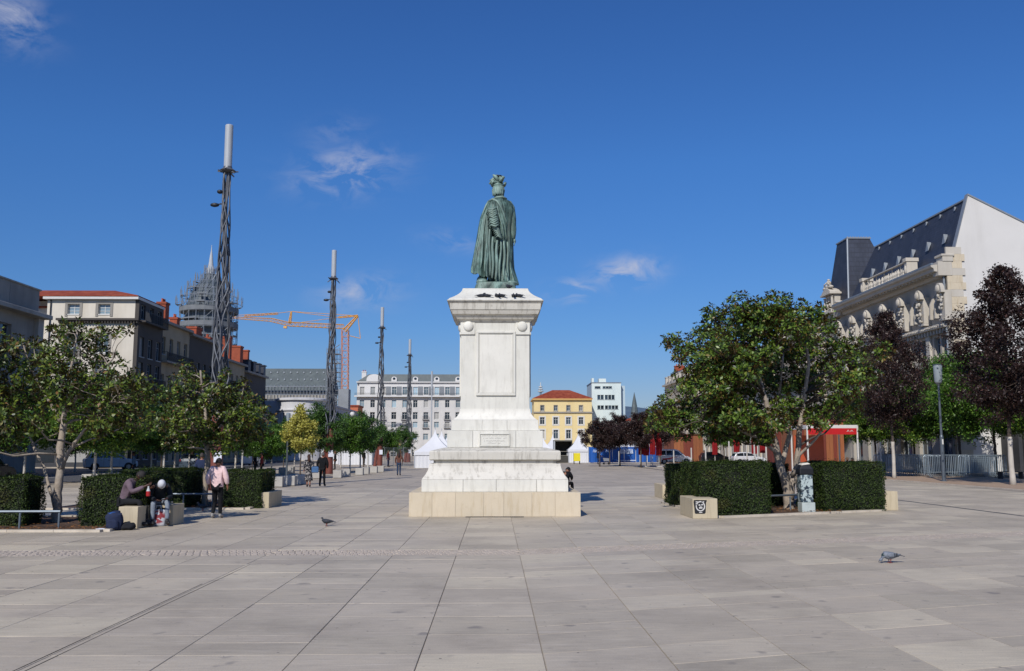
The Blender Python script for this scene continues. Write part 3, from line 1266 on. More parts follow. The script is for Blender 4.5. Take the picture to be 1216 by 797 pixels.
# ================================================================== VEGETATION
def np_mesh(name, V, Fq, mat, smooth=False):
    """mesh from numpy arrays: V (n,3), Fq (m,4) quads"""
    me = bpy.data.meshes.new(name)
    me.vertices.add(len(V))
    me.vertices.foreach_set('co', V.astype(np.float32).ravel())
    me.loops.add(Fq.size)
    me.loops.foreach_set('vertex_index', Fq.astype(np.int32).ravel())
    me.polygons.add(len(Fq))
    me.polygons.foreach_set('loop_start', np.arange(0, Fq.size, 4, dtype=np.int32))
    me.polygons.foreach_set('loop_total', np.full(len(Fq), 4, dtype=np.int32))
    me.materials.append(mat)
    me.update()
    me.validate()
    return me


def leaves_np(C, N, size, aspect, rs, jitter=.6, cup=.15):
    """bent diamond leaves at centres C with rough normals N"""
    n = len(C)
    N = N + rs.normal(0, jitter, (n, 3))
    N /= np.linalg.norm(N, axis=1, keepdims=True) + 1e-9
    T_ = np.cross(N, rs.normal(0, 1, (n, 3)))
    T_ /= np.linalg.norm(T_, axis=1, keepdims=True) + 1e-9
    B = np.cross(N, T_)
    s = (size * rs.uniform(.65, 1.3, n))[:, None]
    V = np.stack([C - T_ * s, C + B * s * aspect - N * s * cup, C + T_ * s, C - B * s * aspect - N * s * cup], 1).reshape(-1, 3)
    return V, np.arange(4 * n).reshape(n, 4)


def rosettes_np(C, D, L, W, k, rs):
    """magnolia shoots: k long leaves spread round each shoot tip C in direction D"""
    n = len(C)
    D = D / (np.linalg.norm(D, axis=1, keepdims=True) + 1e-9)
    A_ = np.cross(D, rs.normal(0, 1, (n, 3)))
    A_ /= np.linalg.norm(A_, axis=1, keepdims=True) + 1e-9
    B_ = np.cross(D, A_)
    out = []
    for i in range(k):
        th = 2 * pi * i / k + rs.uniform(-.4, .4, n)
        el = rs.uniform(.15, 1.0, n)
        dirv = (A_ * np.cos(th)[:, None] + B_ * np.sin(th)[:, None]) * np.cos(el)[:, None] + D * np.sin(el)[:, None]
        side = np.cross(dirv, D)
        side /= np.linalg.norm(side, axis=1, keepdims=True) + 1e-9
        l = (L * rs.uniform(.7, 1.25, n))[:, None]
        w = (W * rs.uniform(.8, 1.2, n))[:, None]
        base = C + dirv * .02
        mid = base + dirv * l * .5
        tip = base + dirv * l - D * l * .12
        # orientation so that the upper (glossy) face looks outwards
        out.append(np.stack([base, mid + side * w, tip, mid - side * w], 1))
    V = np.concatenate(out).reshape(-1, 3)
    # face normal towards D
    return V, np.arange(len(V)).reshape(-1, 4)


def bark(name, c, d):
    return M(name, c, .85, .22, 7, bump=.6, bscale=22, dirt=d, dirt_amt=.7, streak=True)


BARK_PALE = bark('pale_bark', '#9b8f80', '#5b5046')
BARK_DARK = bark('dark_bark', '#4e443b', '#2c241c')
WHITEWASH = M('whitewashed_bark', '#b9b2a6', .85, .12, 6, bump=.3, dirt='#857c70', streak=True)
MAG = leafmat('magnolia_leaf', '#21350d', '#415b19', '#728832', back='#5a4a26', rough=.42, spec=.45, hl='#7d6a35')
MAGB = leafmat('magnolia_leaf_brown', '#26370e', '#465a1a', '#76862f', back='#4a4322', rough=.42, spec=.45, hl='#7a5a30')
LIME = leafmat('lime_leaf', '#2a470e', '#456417', '#6b8a26', rough=.55, hl='#a0ae45')
GREEN = leafmat('street_tree_leaf', '#2d4a12', '#466b20', '#688d2f', rough=.5, hl='#6c8532')
YELL = leafmat('yellow_leaf', '#86832f', '#a8a344', '#c4bd62', rough=.6)
PLUM = leafmat('purple_leaf', '#1c1110', '#2e1b1a', '#413027', rough=.5, hl='#5c4038')
HEDGE = leafmat('hedge_leaf', '#18250a', '#283810', '#3d501b', rough=.6, spec=.3, hl='#4c5c22')
_t = NT('hedge_tint')
HN_ = HEDGE.node_tree.nodes
HL_ = HEDGE.node_tree.links
_bs = HN_['Principled BSDF']
_src = _bs.inputs['Base Color'].links[0].from_socket
_g = HN_.new('ShaderNodeNewGeometry'); _n = HN_.new('ShaderNodeTexNoise'); _n.inputs['Scale'].default_value = 1.7; _n.inputs['Detail'].default_value = 4
_r = HN_.new('ShaderNodeValToRGB'); _r.color_ramp.elements[0].position = .56; _r.color_ramp.elements[1].position = .72
_r.color_ramp.elements[0].color = (0, 0, 0, 1); _r.color_ramp.elements[1].color = (.7, .7, .7, 1)
_m = HN_.new('ShaderNodeMixRGB'); _m.inputs[2].default_value = (*lin('#4f4a20'), 1)
HL_.new(_g.outputs['Position'], _n.inputs['Vector']); HL_.new(_n.outputs[0], _r.inputs[0]); HL_.new(_r.outputs[0], _m.inputs[0]); HL_.new(_src, _m.inputs[1]); HL_.new(_m.outputs[0], _bs.inputs['Base Color'])
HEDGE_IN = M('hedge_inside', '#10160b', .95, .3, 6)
CYP = leafmat('dark_tree_leaf', '#223b12', '#35551d', '#507429', rough=.6)


def tree_parts(root, trunks, lobes, leafm, barkm, seed, leaf=('scatter', .07, .5), dens=420, twig=True, minz=1.2, shell=.55, white=0, limb_r=.035, spread_j=.6, bark2=None):
    """trunk and crown as parts of root. lobes: (x,y,z,r) in local metres"""
    rs = np.random.RandomState(seed)
    rr_ = random.Random(seed)
    mb = MB()
    pts_all = []
    for tr in trunks:
        P = [Vector(p[:3]) for p in tr]
        Rr = [p[3] for p in tr]
        # subdivide with a little wobble
        Q, RQ = [], []
        for i in range(len(P) - 1):
            for k in range(4):
                u = k / 4
                q = P[i].lerp(P[i + 1], u)
                if i + u > 0:
                    q += Vector((rr_.uniform(-1, 1), rr_.uniform(-1, 1), 0)) * Rr[i] * .22
                Q.append(q)
                RQ.append((Rr[i] * (1 - u) + Rr[i + 1] * u) * (1 + .1 * rr_.uniform(-1, 1)))
        Q.append(P[-1])
        RQ.append(Rr[-1])
        RQ[0] *= 1.35
        mb.tube(Q, RQ, 9)
        pts_all += [(q, r) for q, r in zip(Q, RQ)]
    tr_o = fixn(mb.build('trunk', barkm, root, smooth=True))
    if white:
        m2 = MB()
        P = [p for p in pts_all if p[0].z <= white]
        m2.tube([p[0] for p in P], [p[1] * 1.07 + .004 for p in P], 10)
        fixn(m2.build('whitewash', WHITEWASH, tr_o, smooth=True))
    mb = MB()
    for (x, y, z, r) in lobes:
        c = Vector((x, y, z))
        cand = [p for p in pts_all if p[0].z > minz and p[0].z < z + .3] or [p for p in pts_all if p[0].z > minz] or pts_all
        s, sr = min(cand, key=lambda p: (p[0] - c).length + abs(p[0].z - (z - .5 * (p[0].xy - c.xy).length)) * .7)
        mid = s.lerp(c, .5) + Vector((rr_.uniform(-.15, .15), rr_.uniform(-.15, .15), -.12 * (c - s).length * rr_.uniform(-.2, 1)))
        r0 = min(sr * .65, limb_r * (1 + r))
        mb.tube([s, s.lerp(mid, .5) + Vector((0, 0, .05)), mid, mid.lerp(c, .6), c], [r0, r0 * .85, r0 * .7, r0 * .5, r0 * .35], 6)
        if twig:
            for k in range(7):
                d = Vector((rr_.gauss(0, 1), rr_.gauss(0, 1), rr_.gauss(.3, .8))).normalized()
                e = c + d * r * .85
                mb.tube([mid.lerp(c, .5 + .07 * k), mid.lerp(e, .6) + Vector((0, 0, .04)), e], [r0 * .35, r0 * .22, r0 * .1], 4)
    fixn(mb.build('branches', bark2 or barkm, root, smooth=True))
    Vs, Fs, off = [], [], 0
    for (x, y, z, r) in lobes:
        n = max(4, int(dens * r * r))
        if n < 1:
            continue
        d = rs.normal(0, 1, (n, 3))
        d /= np.linalg.norm(d, axis=1, keepdims=True)
        rad = r * (shell + (1.02 - shell) * rs.uniform(0, 1, n) ** .6)
        # uneven outline: lumpy radius
        lump = 1 + .22 * np.sin(d[:, 0] * 5 + x * 3) * np.cos(d[:, 2] * 6 + y) + .12 * np.sin(d[:, 1] * 9 + z)
        C = np.array([x, y, z]) + d * (rad * lump)[:, None] * np.array([1, 1, .8])
        Dn = d * .8 + np.array([0, 0, .6])
        if leaf[0] == 'rosette':
            V, Fq = rosettes_np(C, Dn, leaf[1], leaf[2], leaf[3], rs)
        else:
            # clumps: each centre carries several leaves
            k = 5
            ns = max(3, int(n / 16))
            sub = C[rs.randint(0, n, ns)] + rs.normal(0, r * .14, (ns, 3))
            C = sub[rs.randint(0, ns, n)] + rs.normal(0, r * .17, (n, 3)) * np.array([1, 1, .7])
            C = np.repeat(C, k, 0) + rs.normal(0, leaf[1] * 1.5, (n * k, 3))
            V, Fq = leaves_np(C, np.repeat(Dn, k, 0), leaf[1], leaf[2], rs, spread_j)
        Vs.append(V)
        Fs.append(Fq + off)
        off += len(V)
    V, Fq = np.concatenate(Vs), np.concatenate(Fs)
    me = np_mesh('crown', V, Fq, leafm)
    tag(link('crown', me, root), kind='stuff')
    return root


def px_lobes(base, D, lst, seed, dj=1.4, extra=0):
    """lobes given by (px, py, radius in px) of the photograph at distance about D, spread in depth"""
    r_ = random.Random(seed)
    out = []
    for (px_, py_, rp_) in lst:
        dd = D + r_.uniform(-dj, dj)
        p = A(px_, py_, dd)
        out.append((p.x - base.x, p.y - base.y, p.z, rp_ / 1090 * dd))
    for i in range(extra):          # filler lobes deeper in the crown
        a = out[r_.randrange(len(lst))]
        out.append((a[0] * .8 + r_.uniform(-.3, .3), r_.uniform(-dj, dj) * 1.3, a[2] * .93 + .1, a[3] * .9))
    return out


# --- the large magnolia in the bed beside the monument
b = G(937, 605)
root = T('magnolia_tree', 'large magnolia with a wide crown behind the hedges and the graffitied cabinet', 'tree', (b.x, b.y, 0))
def lp(px_, py_, D, r):
    p = A(px_, py_, D)
    return (p.x - b.x, p.y - b.y, p.z, r)
D = b.y
trunks = [
    [(0, 0, -.05, .17), lp(936, 590, D, .15), lp(930, 565, D, .14), lp(922, 535, D, .11), lp(915, 500, D - .2, .09), lp(905, 460, D - .3, .06), lp(895, 410, D, .03)],
    [lp(937, 592, D, .12), lp(945, 560, D + .1, .11), lp(948, 520, D + .2, .09), lp(955, 480, D + .2, .07), lp(960, 430, D + .2, .05), lp(955, 385, D + .2, .025)],
    [lp(941, 565, D, .07), lp(950, 540, D - .3, .05), lp(968, 522, D - .6, .04), lp(985, 500, D - .9, .03)],
    [lp(928, 550, D, .08), lp(938, 515, D + .5, .07), lp(925, 470, D + .8, .05), lp(930, 420, D + .7, .03)],
    [lp(925, 540, D, .06), lp(900, 520, D - .5, .05), lp(870, 508, D - .9, .035), lp(835, 500, D - 1, .02)],
    [lp(915, 505, D, .05), lp(880, 490, D + .6, .04), lp(845, 470, D + .8, .02)],
]
L = [(905, 372, 24), (880, 362, 20), (925, 362, 20), (950, 375, 24), (972, 372, 15), (985, 385, 13), (862, 385, 24), (845, 352 + 22, 15), (838, 395, 16), (850, 405, 20), (815, 412, 18), (796, 406, 12), (835, 430, 28), (870, 430, 30), (905, 415, 28), (940, 410, 30), (975, 415, 26),
     (1003, 410, 18), (1018, 420, 14), (1010, 440, 24), (820, 455, 24), (850, 465, 28), (890, 455, 32), (930, 450, 32), (965, 450, 30), (1000, 462, 22), (1022, 445, 13), (800, 485, 24), (783, 495, 18), (776, 508, 10), (830, 490, 28), (865, 490, 26), (900, 492, 24), (850, 512, 17), (812, 508, 18),
     (935, 485, 22), (965, 485, 24), (990, 485, 20), (1005, 488, 14), (895, 390, 18), (800, 502, 14), (845, 505, 20), (880, 512, 18), (905, 516, 14), (970, 500, 16), (1008, 478, 16), (875, 500, 20), (920, 500, 20), (960, 395, 20), (880, 400, 22), (925, 388, 16), (1030, 430, 9)]
tree_parts(root, trunks, px_lobes(b, D, L, 4, 1.9, 30), MAG, BARK_PALE, 11, ('rosette', .14, .033, 6), dens=330, minz=1.9, shell=.3, limb_r=.03, bark2=BARK_DARK)

# --- the magnolia in the front left bed
b = G(67, 621)
D = b.y
root = T('magnolia_tree', 'pale-trunked magnolia between the hedge and the low rail, near the seated people', 'tree', (b.x, b.y, 0))
trunks = [
    [(0, 0, -.05, .13), lp(68, 600, D, .115), lp(70, 570, D, .11), lp(72, 540, D, .10), lp(75, 505, D, .08), lp(78, 470, D, .05), lp(88, 420, D, .03), lp(92, 395, D, .015)],
    [lp(72, 556, D, .07), lp(80, 540, D - .1, .055), lp(90, 524, D - .2, .045), lp(105, 505, D - .3, .03), lp(130, 480, D - .5, .02)],
    [(-.02, 0, .35, .06), lp(60, 585, D + .2, .045), lp(52, 555, D + .4, .04), lp(42, 535, D + .6, .035), lp(30, 505, D + .8, .02)],
    [lp(72, 500, D, .05), lp(55, 470, D, .04), lp(35, 435, D, .025), lp(25, 400, D, .015)],
    [lp(76, 490, D, .05), lp(105, 455, D + .2, .04), lp(135, 425, D + .3, .02)],
]
L = [(72, 392, 14), (88, 388, 12), (100, 400, 18), (80, 412, 20), (118, 396, 13), (140, 396, 9), (155, 393, 7), (60, 415, 18), (50, 430, 20), (95, 430, 24), (125, 425, 17), (70, 450, 28), (105, 455, 28), (140, 440, 18), (28, 440, 26), (8, 430, 22),
     (140, 465, 24), (165, 455, 18), (172, 475, 18), (35, 470, 26), (0, 470, 28), (66, 478, 24), (108, 484, 26), (145, 490, 24), (18, 500, 26), (42, 505, 14), (122, 508, 18), (-10, 510, 25), (160, 500, 16), (182, 465, 10), (10, 525, 18), (-25, 460, 30), (20, 408, 14), (40, 408, 12)]
tree_parts(root, trunks, px_lobes(b, D, L, 5, 1.5, 16), MAGB, BARK_PALE, 12, ('rosette', .13, .032, 6), dens=235, minz=1.7, shell=.3, limb_r=.026)

# --- the magnolia behind it, in front of the first mast
b = G(243, 601)
D = b.y
root = T('magnolia_tree', 'slim magnolia in the farther bed, standing before the foot of the nearest mast', 'tree', (b.x, b.y, 0))
trunks = [
    [(0, 0, -.05, .11), lp(244, 580, D, .10), lp(246, 550, D, .09), lp(246, 520, D, .08), lp(243, 480, D, .05), lp(238, 440, D, .03)],
    [lp(247, 535, D, .06), lp(262, 505, D + .2, .05), lp(285, 480, D + .3, .03)],
    [lp(245, 528, D, .05), lp(228, 500, D - .2, .04), lp(210, 480, D - .3, .02)],
]
L = [(222, 440, 13), (236, 452, 16), (215, 460, 18), (250, 470, 18), (200, 478, 14), (228, 482, 22), (262, 462, 15), (280, 470, 17), (300, 478, 14), (258, 492, 22), (288, 495, 20), (312, 490, 11), (212, 505, 20), (240, 510, 20), (272, 515, 20), (300, 512, 15), (192, 500, 12), (322, 498, 8), (225, 528, 14), (260, 530, 14), (205, 525, 12), (268, 445, 8), (290, 455, 7)]
tree_parts(root, trunks, px_lobes(b, D, L, 6, 1.4, 8), MAGB, BARK_PALE, 13, ('rosette', .13, .034, 6), dens=290, minz=1.8, shell=.3, limb_r=.025)
# partly seen at the edge of the picture
b = Vector((-14.6, 24.4, 0))
root = T('magnolia_tree', 'magnolia whose foliage enters the view behind the dark hedge, next to the concrete building', 'tree', tuple(b))
D = b.y
trunks = [[(0, 0, -.05, .11), (0, .05, 1.2, .1), (-.1, 0, 2.5, .07), (.1, 0, 4.2, .02)], [(0, 0, 1.6, .05), lp(-20, 520, D, .04), lp(14, 512, D, .02)]]
L = [(-45, 440, 30), (-20, 430, 24), (-60, 480, 36), (-20, 485, 30), (5, 495, 18), (-40, 520, 26), (0, 400, 10), (-15, 400, 16), (-50, 400, 24), (12, 478, 14)]
tree_parts(root, trunks, px_lobes(b, D, L, 8, 1.2, 4), MAGB, BARK_PALE, 14, ('rosette', .14, .034, 6), dens=240, minz=1.6, shell=.3, limb_r=.026)


# --- street trees: three or four shapes, each tree a copy with its own turn and size
def street_proto(label, h, cr, trunk_h, leafm, seed, cat='tree', name='street_tree', conic=.0, white=0, leafs=.085, dens=230, barkm=None, n=26, zs=1.0, tr=.09):
    r_ = random.Random(seed)
    root = T(name, label, cat, (0, 0, -50))
    ch = h - trunk_h
    lobes = []
    for i in range(n):
        u = (i + .5) / n
        z = trunk_h + ch * (.12 + .80 * u)
        wid = cr * (sin(pi * min(1, max(.08, u ** .75))) ** .6) * (1 - conic * u)
        a = i * 2.4 + r_.uniform(-.3, .3)
        rad = wid * r_.uniform(.3, .92)
        lobes.append((rad * cos(a), rad * sin(a), z + r_.uniform(-.25, .25), cr * r_.uniform(.2, .40) * (1 - conic * u * .6)))
    trunks = [[(0, 0, -.05, tr), (0, 0, trunk_h * .6, tr * .8), (.03, 0, trunk_h, tr * .75), (0, .05, trunk_h + ch * .5, tr * .45), (0, 0, h - .6, tr * .15)]]
    tree_parts(root, trunks, lobes, leafm, barkm or BARK_DARK, seed, ('scatter', leafs, .55), dens=dens, minz=trunk_h * .9, shell=.25, white=white, limb_r=.028)
    return root


FIRST = set()


def plant(proto, x, y, label, s=1.0, rz=None, group=None, z=0):
    rz = rnd.uniform(0, 6.28) if rz is None else rz
    if proto.name not in FIRST:
        FIRST.add(proto.name)
        o = proto
        o.location = (x, y, z)
        o.rotation_euler = (0, 0, rz)
        o.scale = (s,) * 3 if not isinstance(s, tuple) else s
        o['label'] = label
    else:
        o = dup(proto, (x, y, z), rz, label, s)
    if group:
        o['group'] = group
    return o


GL = 'green trees in the rows beyond the beds'
g1 = street_proto('x', 5.5, 2.6, 1.9, GREEN, 21, tr=.075, white=1.9)
g2 = street_proto('x', 5.9, 2.9, 2.0, LIME, 22, tr=.08, white=2.0)
g3 = street_proto('x', 6.4, 2.8, 2.0, CYP, 23, tr=.08)
spots = [(g1, 30, 566, 52), (g2, 113, 570, 50), (g1, 133, 566, 54), (g1, 180, 566, 58), (g3, 192, 561, 66), (g1, 208, 559, 72), (g2, 262, 563, 60), (g1, 280, 560, 66),
         (g1, 323, 562, 66), (g3, 337, 557, 80), (g3, 380, 560, 72), (g1, 416, 558, 78), (g3, 432, 556, 84), (g1, 462, 552, 104), (g3, 478, 551, 112), (g1, 405, 553, 92),
         (g2, 90, 560, 78), (g1, 225, 556, 82), (g3, 300, 556, 84), (g1, 250, 553, 98), (g3, 155, 553, 90), (g1, 350, 553, 98), (g3, 20, 556, 76)]
LT = ['green street tree with a pale trunk nearest the parked white car', 'light green tree over the granite cubes, by the parked car', 'dark green tree between the two beds', 'tree in the inner row, level with the second hedge',
      'dark tree beyond the second hedge', 'small tree behind the magnolia that stands before the mast', 'light green tree just behind the nearest mast', 'green tree past the nearest mast, above the cubes',
      'green tree beside the yellow one, on its near side', 'dark tree directly behind the yellow tree', 'dark green tree between the yellow tree and the second mast', 'tree right after the second mast',
      'dark tree before the white hotel-like block', 'tree between the third mast and the white tents', 'last dark tree of the row before the tents', 'tree tucked behind the second mast',
      'light tree against the concrete building', 'tree far down the row, under the brick chimneys', 'dark tree far down the row, under the scaffolded church', 'tree at the far end of the outer row',
      'dark tree before the shaded beige house', 'tree in front of the rounded white building', 'dark tree before the foot of the concrete building']
for (pr_, px_, py_, dd), lb in zip(spots, LT):
    p = A(px_, 540, dd)
    plant(pr_, p.x, dd, lb, rnd.uniform(.92, 1.08) * (.70 if px_ > 455 else .62 if 295 < px_ < 340 else .78 if px_ > 340 else .92), group=GL)
yt = street_proto('young tree with bright yellow foliage standing before the rounded white building', 4.5, 1.35, 1.9, YELL, 24, conic=.5, leafs=.07, dens=420, tr=.05)
p = A(357, 540, 60)
plant(yt, p.x, 60, 'young tree with bright yellow foliage standing before the rounded white building')
# purple-leaved trees: the two tall ones by the lamp and the group before the blue fence
p1 = street_proto('x', 11.4, 3.3, 3.0, PLUM, 31, name='plum_tree', leafs=.075, dens=200, white=2.7, n=40, tr=.13, conic=.35)
p = G(1062, 568)
plant(p1, p.x, p.y, 'tall purple-leaved tree with whitewashed trunk between the lamp post and the cafe', (.86, .86, .98), 1.0)
p = G(1203, 576)
plant(p1, p.x, p.y, 'tall purple-leaved tree with whitewashed trunk past the stacked barriers', (1.05, 1.05, 1.05), 3.9)
p2 = street_proto('x', 7.4, 2.9, 2.7, PLUM, 32, name='plum_tree', leafs=.09, dens=230, n=30, tr=.11)
for px_, dd, s_, lb in ((712, 100, .66, 'purple-leaved tree nearest the yellow house, before the blue fence'), (736, 104, .76, 'second purple-leaved tree, over the white letters of the blue fence'), (761, 96, .76, 'purple-leaved tree beside the closed red parasols'),
                        (784, 112, .9, 'purple-leaved tree half hidden by the big magnolia'), (724, 118, .74, 'small purple tree farthest back by the yellow house')):
    p = A(px_, 540, dd)
    plant(p2, p.x, dd, lb, s_)
g4 = street_proto('x', 9.2, 4.2, 3.0, LIME, 33, leafs=.095, dens=180, n=38, tr=.14)
g5 = street_proto('x', 10.2, 4.4, 3.2, GREEN, 34, leafs=.10, dens=180, n=38, tr=.15)
for pr_, px_, dd, s_, lb in ((g4, 1040, 84, .78, 'bright green tree by the red awning, before the ornate facade'), (g4, 1086, 74, .8, 'bright green tree behind the stacked barriers'), (g5, 1140, 70, .86, 'dense green tree behind the lamp post'),
                             (g5, 1182, 63, .82, 'dense green tree in front of the white gable'), (g4, 1230, 60, .8, 'green tree at the corner of the white gable'), (g5, 1000, 100, .7, 'dark green tree behind the wooden kiosk'),
                             (g5, 860, 120, .62, 'green tree behind the small white car'), (g4, 960, 112, .7, 'light tree down the row behind the kiosk')):
    p = A(px_, 540, dd)
    plant(pr_, p.x, dd, lb, s_)

# --- clipped hedges
def hedge(label, x0, x1, y0, y1, h, seed, skew=0.0):
    rs = np.random.RandomState(seed)
    cx, cy = (x0 + x1) / 2, (y0 + y1) / 2
    root = T('clipped_hedge', label, 'hedge', (cx, cy, 0))
    a, c = (x1 - x0) / 2, (y1 - y0) / 2
    root.rotation_euler = (0, 0, skew)
    mb = MB()
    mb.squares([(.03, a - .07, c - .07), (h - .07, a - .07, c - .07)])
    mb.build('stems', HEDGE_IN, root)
    faces = [((0, -1, 0), 2 * a * h), ((0, 1, 0), 2 * a * h), ((1, 0, 0), 2 * c * h), ((-1, 0, 0), 2 * c * h), ((0, 0, 1), 4 * a * c)]
    Cs, Ns = [], []
    for nrm, area in faces:
        n = int(area * 1900)
        u, v = rs.uniform(-1, 1, n), rs.uniform(0, 1, n)
        w = rs.uniform(-1, 1, n)
        dep = np.abs(rs.normal(0, .022, n)) * np.where(rs.uniform(0, 1, n) < .3, -.6, 1)
        if nrm[1]:
            C = np.stack([u * a, nrm[1] * (c - dep), v * h], 1)
        elif nrm[0]:
            C = np.stack([nrm[0] * (a - dep), u * c, v * h], 1)
        else:
            C = np.stack([u * a, w * c, h - dep * .8 + .015 * np.sin(u * 9)], 1)
        # unevenly clipped: low lumps
        lump = .035 * np.sin(C[:, 0] * 5.3 + seed) * np.sin(C[:, 2] * 6 + 1.3) + .03 * np.sin(C[:, 1] * 6 + C[:, 2] * 4 + C[:, 0] * 2)
        # corners are rounded by the shears, the foot is thin
        lump -= .05 * np.clip(np.abs(C[:, 0]) / a - .9, 0, 1) * 10 * (nrm[1] != 0) + .04 * (C[:, 2] < .14) * (nrm[2] == 0)
        C += np.array(nrm) * lump[:, None]
        k = rs.uniform(0, 1, n) > .0
        Cs.append(C[k])
        Ns.append(np.tile(np.array(nrm, float), (n, 1))[k] + np.array([0, 0, .35]))
    C, N_ = np.concatenate(Cs), np.concatenate(Ns)
    # stray shoots above the top and out of the faces
    ns = int(len(C) * .012)
    i0 = rs.randint(0, len(C), ns)
    sh_ = np.concatenate([C[i0] + (N_[i0] * rs.uniform(.02, .10, ns)[:, None] + np.array([0, 0, .02])) * k_ / 4 for k_ in range(1, 5)])
    C = np.concatenate([C, sh_])
    N_ = np.concatenate([N_, np.tile(N_[i0], (4, 1))])
    C[:, 2] = np.maximum(C[:, 2], .03)
    V, Fq = leaves_np(C, N_, .024, .5, rs, .6)
    tag(link('foliage', np_mesh('foliage', V, Fq, HEDGE), root), kind='stuff')
    # stray shoots along the top
    return root


hedge('clipped hedge at the end of the front bed, cut off by the picture edge', -14.9, -11.5, 23.0, 24.0, 1.2, 1)
hedge('clipped hedge directly behind the backpack and the seated man', -10.15, -8.55, 22.9, 24.7, 1.22, 2)
hedge('clipped hedge in the farther bed, between the seated people and the walker in pink', -12.1, -9.95, 30.1, 32.0, 1.22, 3)
hedge('clipped hedge next to the stone block, just past the walker in pink', -8.78, -7.5, 30.0, 31.8, 1.18, 4)
hedge('clipped hedge in front of the magnolia, touching the graffitied stone block', 5.75, 7.85, 26.4, 28.4, 1.5, 5, .06)
hedge('long clipped hedge behind the front one, reaching towards the magnolia trunk', 5.9, 9.75, 30.5, 32.2, 1.38, 6)
hedge('clipped hedge beyond the magnolia, under the red awning', 9.82, 11.85, 28.1, 30.0, 1.46, 7, .13)
# ================================================================== BUILDINGS
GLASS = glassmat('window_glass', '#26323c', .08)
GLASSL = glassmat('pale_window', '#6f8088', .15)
FRAMEW = M('white_window_frame', '#c9c8c2', .6, .08, 5)
FRAMEG = M('grey_window_frame', '#8f9698', .6, .08, 5)
ZINC = M('zinc', '#7f868c', .5, .15, 2, metal=.3)
ROOFT = None
t = NT('roof_tiles')
w = t.new('ShaderNodeTexWave', wave_type='BANDS', bands_direction='X')
w.inputs['Scale'].default_value = 1.6
t.l.new(t.coord('Object'), w.inputs['Vector'])
n = t.noise(1.2, 5, .7)
col = t.ramp(n, [(.3, lin('#6e3122')), (.5, lin('#8a4029')), (.7, lin('#9f583c'))])
t.col(col)
TILE = t.done(.8, 0, .3)
MATS['roof_tiles'] = TILE
t = NT('slate')
n = t.noise(.9, 6, .7)
b = t.new('ShaderNodeTexBrick')
b.inputs['Scale'].default_value = 3.2
b.inputs['Mortar Size'].default_value = .02
b.inputs['Color1'].default_value = (.8, .8, .8, 1)
b.inputs['Color2'].default_value = (1.15, 1.15, 1.18, 1)
b.inputs['Mortar'].default_value = (.6, .6, .6, 1)
t.l.new(t.coord('Object', (1, 1, 1)), b.inputs['Vector'])
t.col(t.mix(.8, t.ramp(n, [(.3, lin('#2b2f3a')), (.7, lin('#3b404c'))]), b.outputs[0], 'MULTIPLY'))
SLATE = t.done(.55, 0, .4)
SLATEG = M('grey_slate', '#4d5657', .6, .15, 1.2, dirt='#6d7674')
BRICK = M('chimney_brick', '#93482f', .85, .16, 3, per=.12, dirt='#6e3b28', bump=.3)
POT = M('chimney_pot', '#a8553a', .8, .1, 5)
IRON = M('wrought_iron', '#24262a', .6, .1, 5)


def window(parent, u, y, z, w, h, key, frame, glass, mull=1, trans=1, sill=True, cache={}, name='window'):
    """window > frame with sill, pane; meshes shared between alike ones"""
    k = (key, round(w, 2), round(h, 2))
    if k not in cache:
        f = .07 if w > .9 else .05
        mb = MB()
        mb.box(-w / 2, -w / 2 + f, 0, .09, 0, h)
        mb.box(w / 2 - f, w / 2, 0, .09, 0, h)
        mb.box(-w / 2 + f, w / 2 - f, 0, .09, 0, f)
        mb.box(-w / 2 + f, w / 2 - f, 0, .09, h - f, h)
        for i in range(mull):
            x = -w / 2 + w * (i + 1) / (mull + 1)
            mb.box(x - f * .45, x + f * .45, .01, .085, f, h - f)
        for i in range(trans):
            zz = h * (.68 if trans == 1 else (i + 1) / (trans + 1))
            mb.box(-w / 2 + f, w / 2 - f, .014, .08, zz - f * .35, zz + f * .35)
        if sill:
            mb.box(-w / 2 - .1, w / 2 + .1, -.28, .0, -.1, -.002)
        m1 = mb.mesh(frame)
        mb = MB()
        mb.box(-w / 2 + f * .8, w / 2 - f * .8, .05, .07, f * .8, h - f * .8)
        m2 = mb.mesh(glass)
        cache[k] = (m1, m2)
    m1, m2 = cache[k]
    o = link(name, m1, parent, (u, y, z))
    link('pane', m2, o)
    return o


def wall(parent, W, H, rows, mat, th=.35, name='wall', u0=0, z0=0, y0=0):
    """wall with real openings; rows = [(z0, z1, [(ua, ub), ...])] sorted"""
    mb = MB()
    z = z0
    for (a, b_, cols) in rows:
        if a > z:
            mb.box(u0, u0 + W, y0, y0 + th, z, a)
        u = u0
        for (p, q) in cols:
            if p > u:
                mb.box(u, p, y0, y0 + th, a, b_)
            u = q
        if u < u0 + W:
            mb.box(u, u0 + W, y0, y0 + th, a, b_)
        z = b_
    if z < H:
        mb.box(u0, u0 + W, y0, y0 + th, z, H)
    return mb.build(name, mat, parent)


def cols_of(W, n, w, m=None):
    m = W / n
    return [(m * (i + .5) - w / 2, m * (i + .5) + w / 2) for i in range(n)]


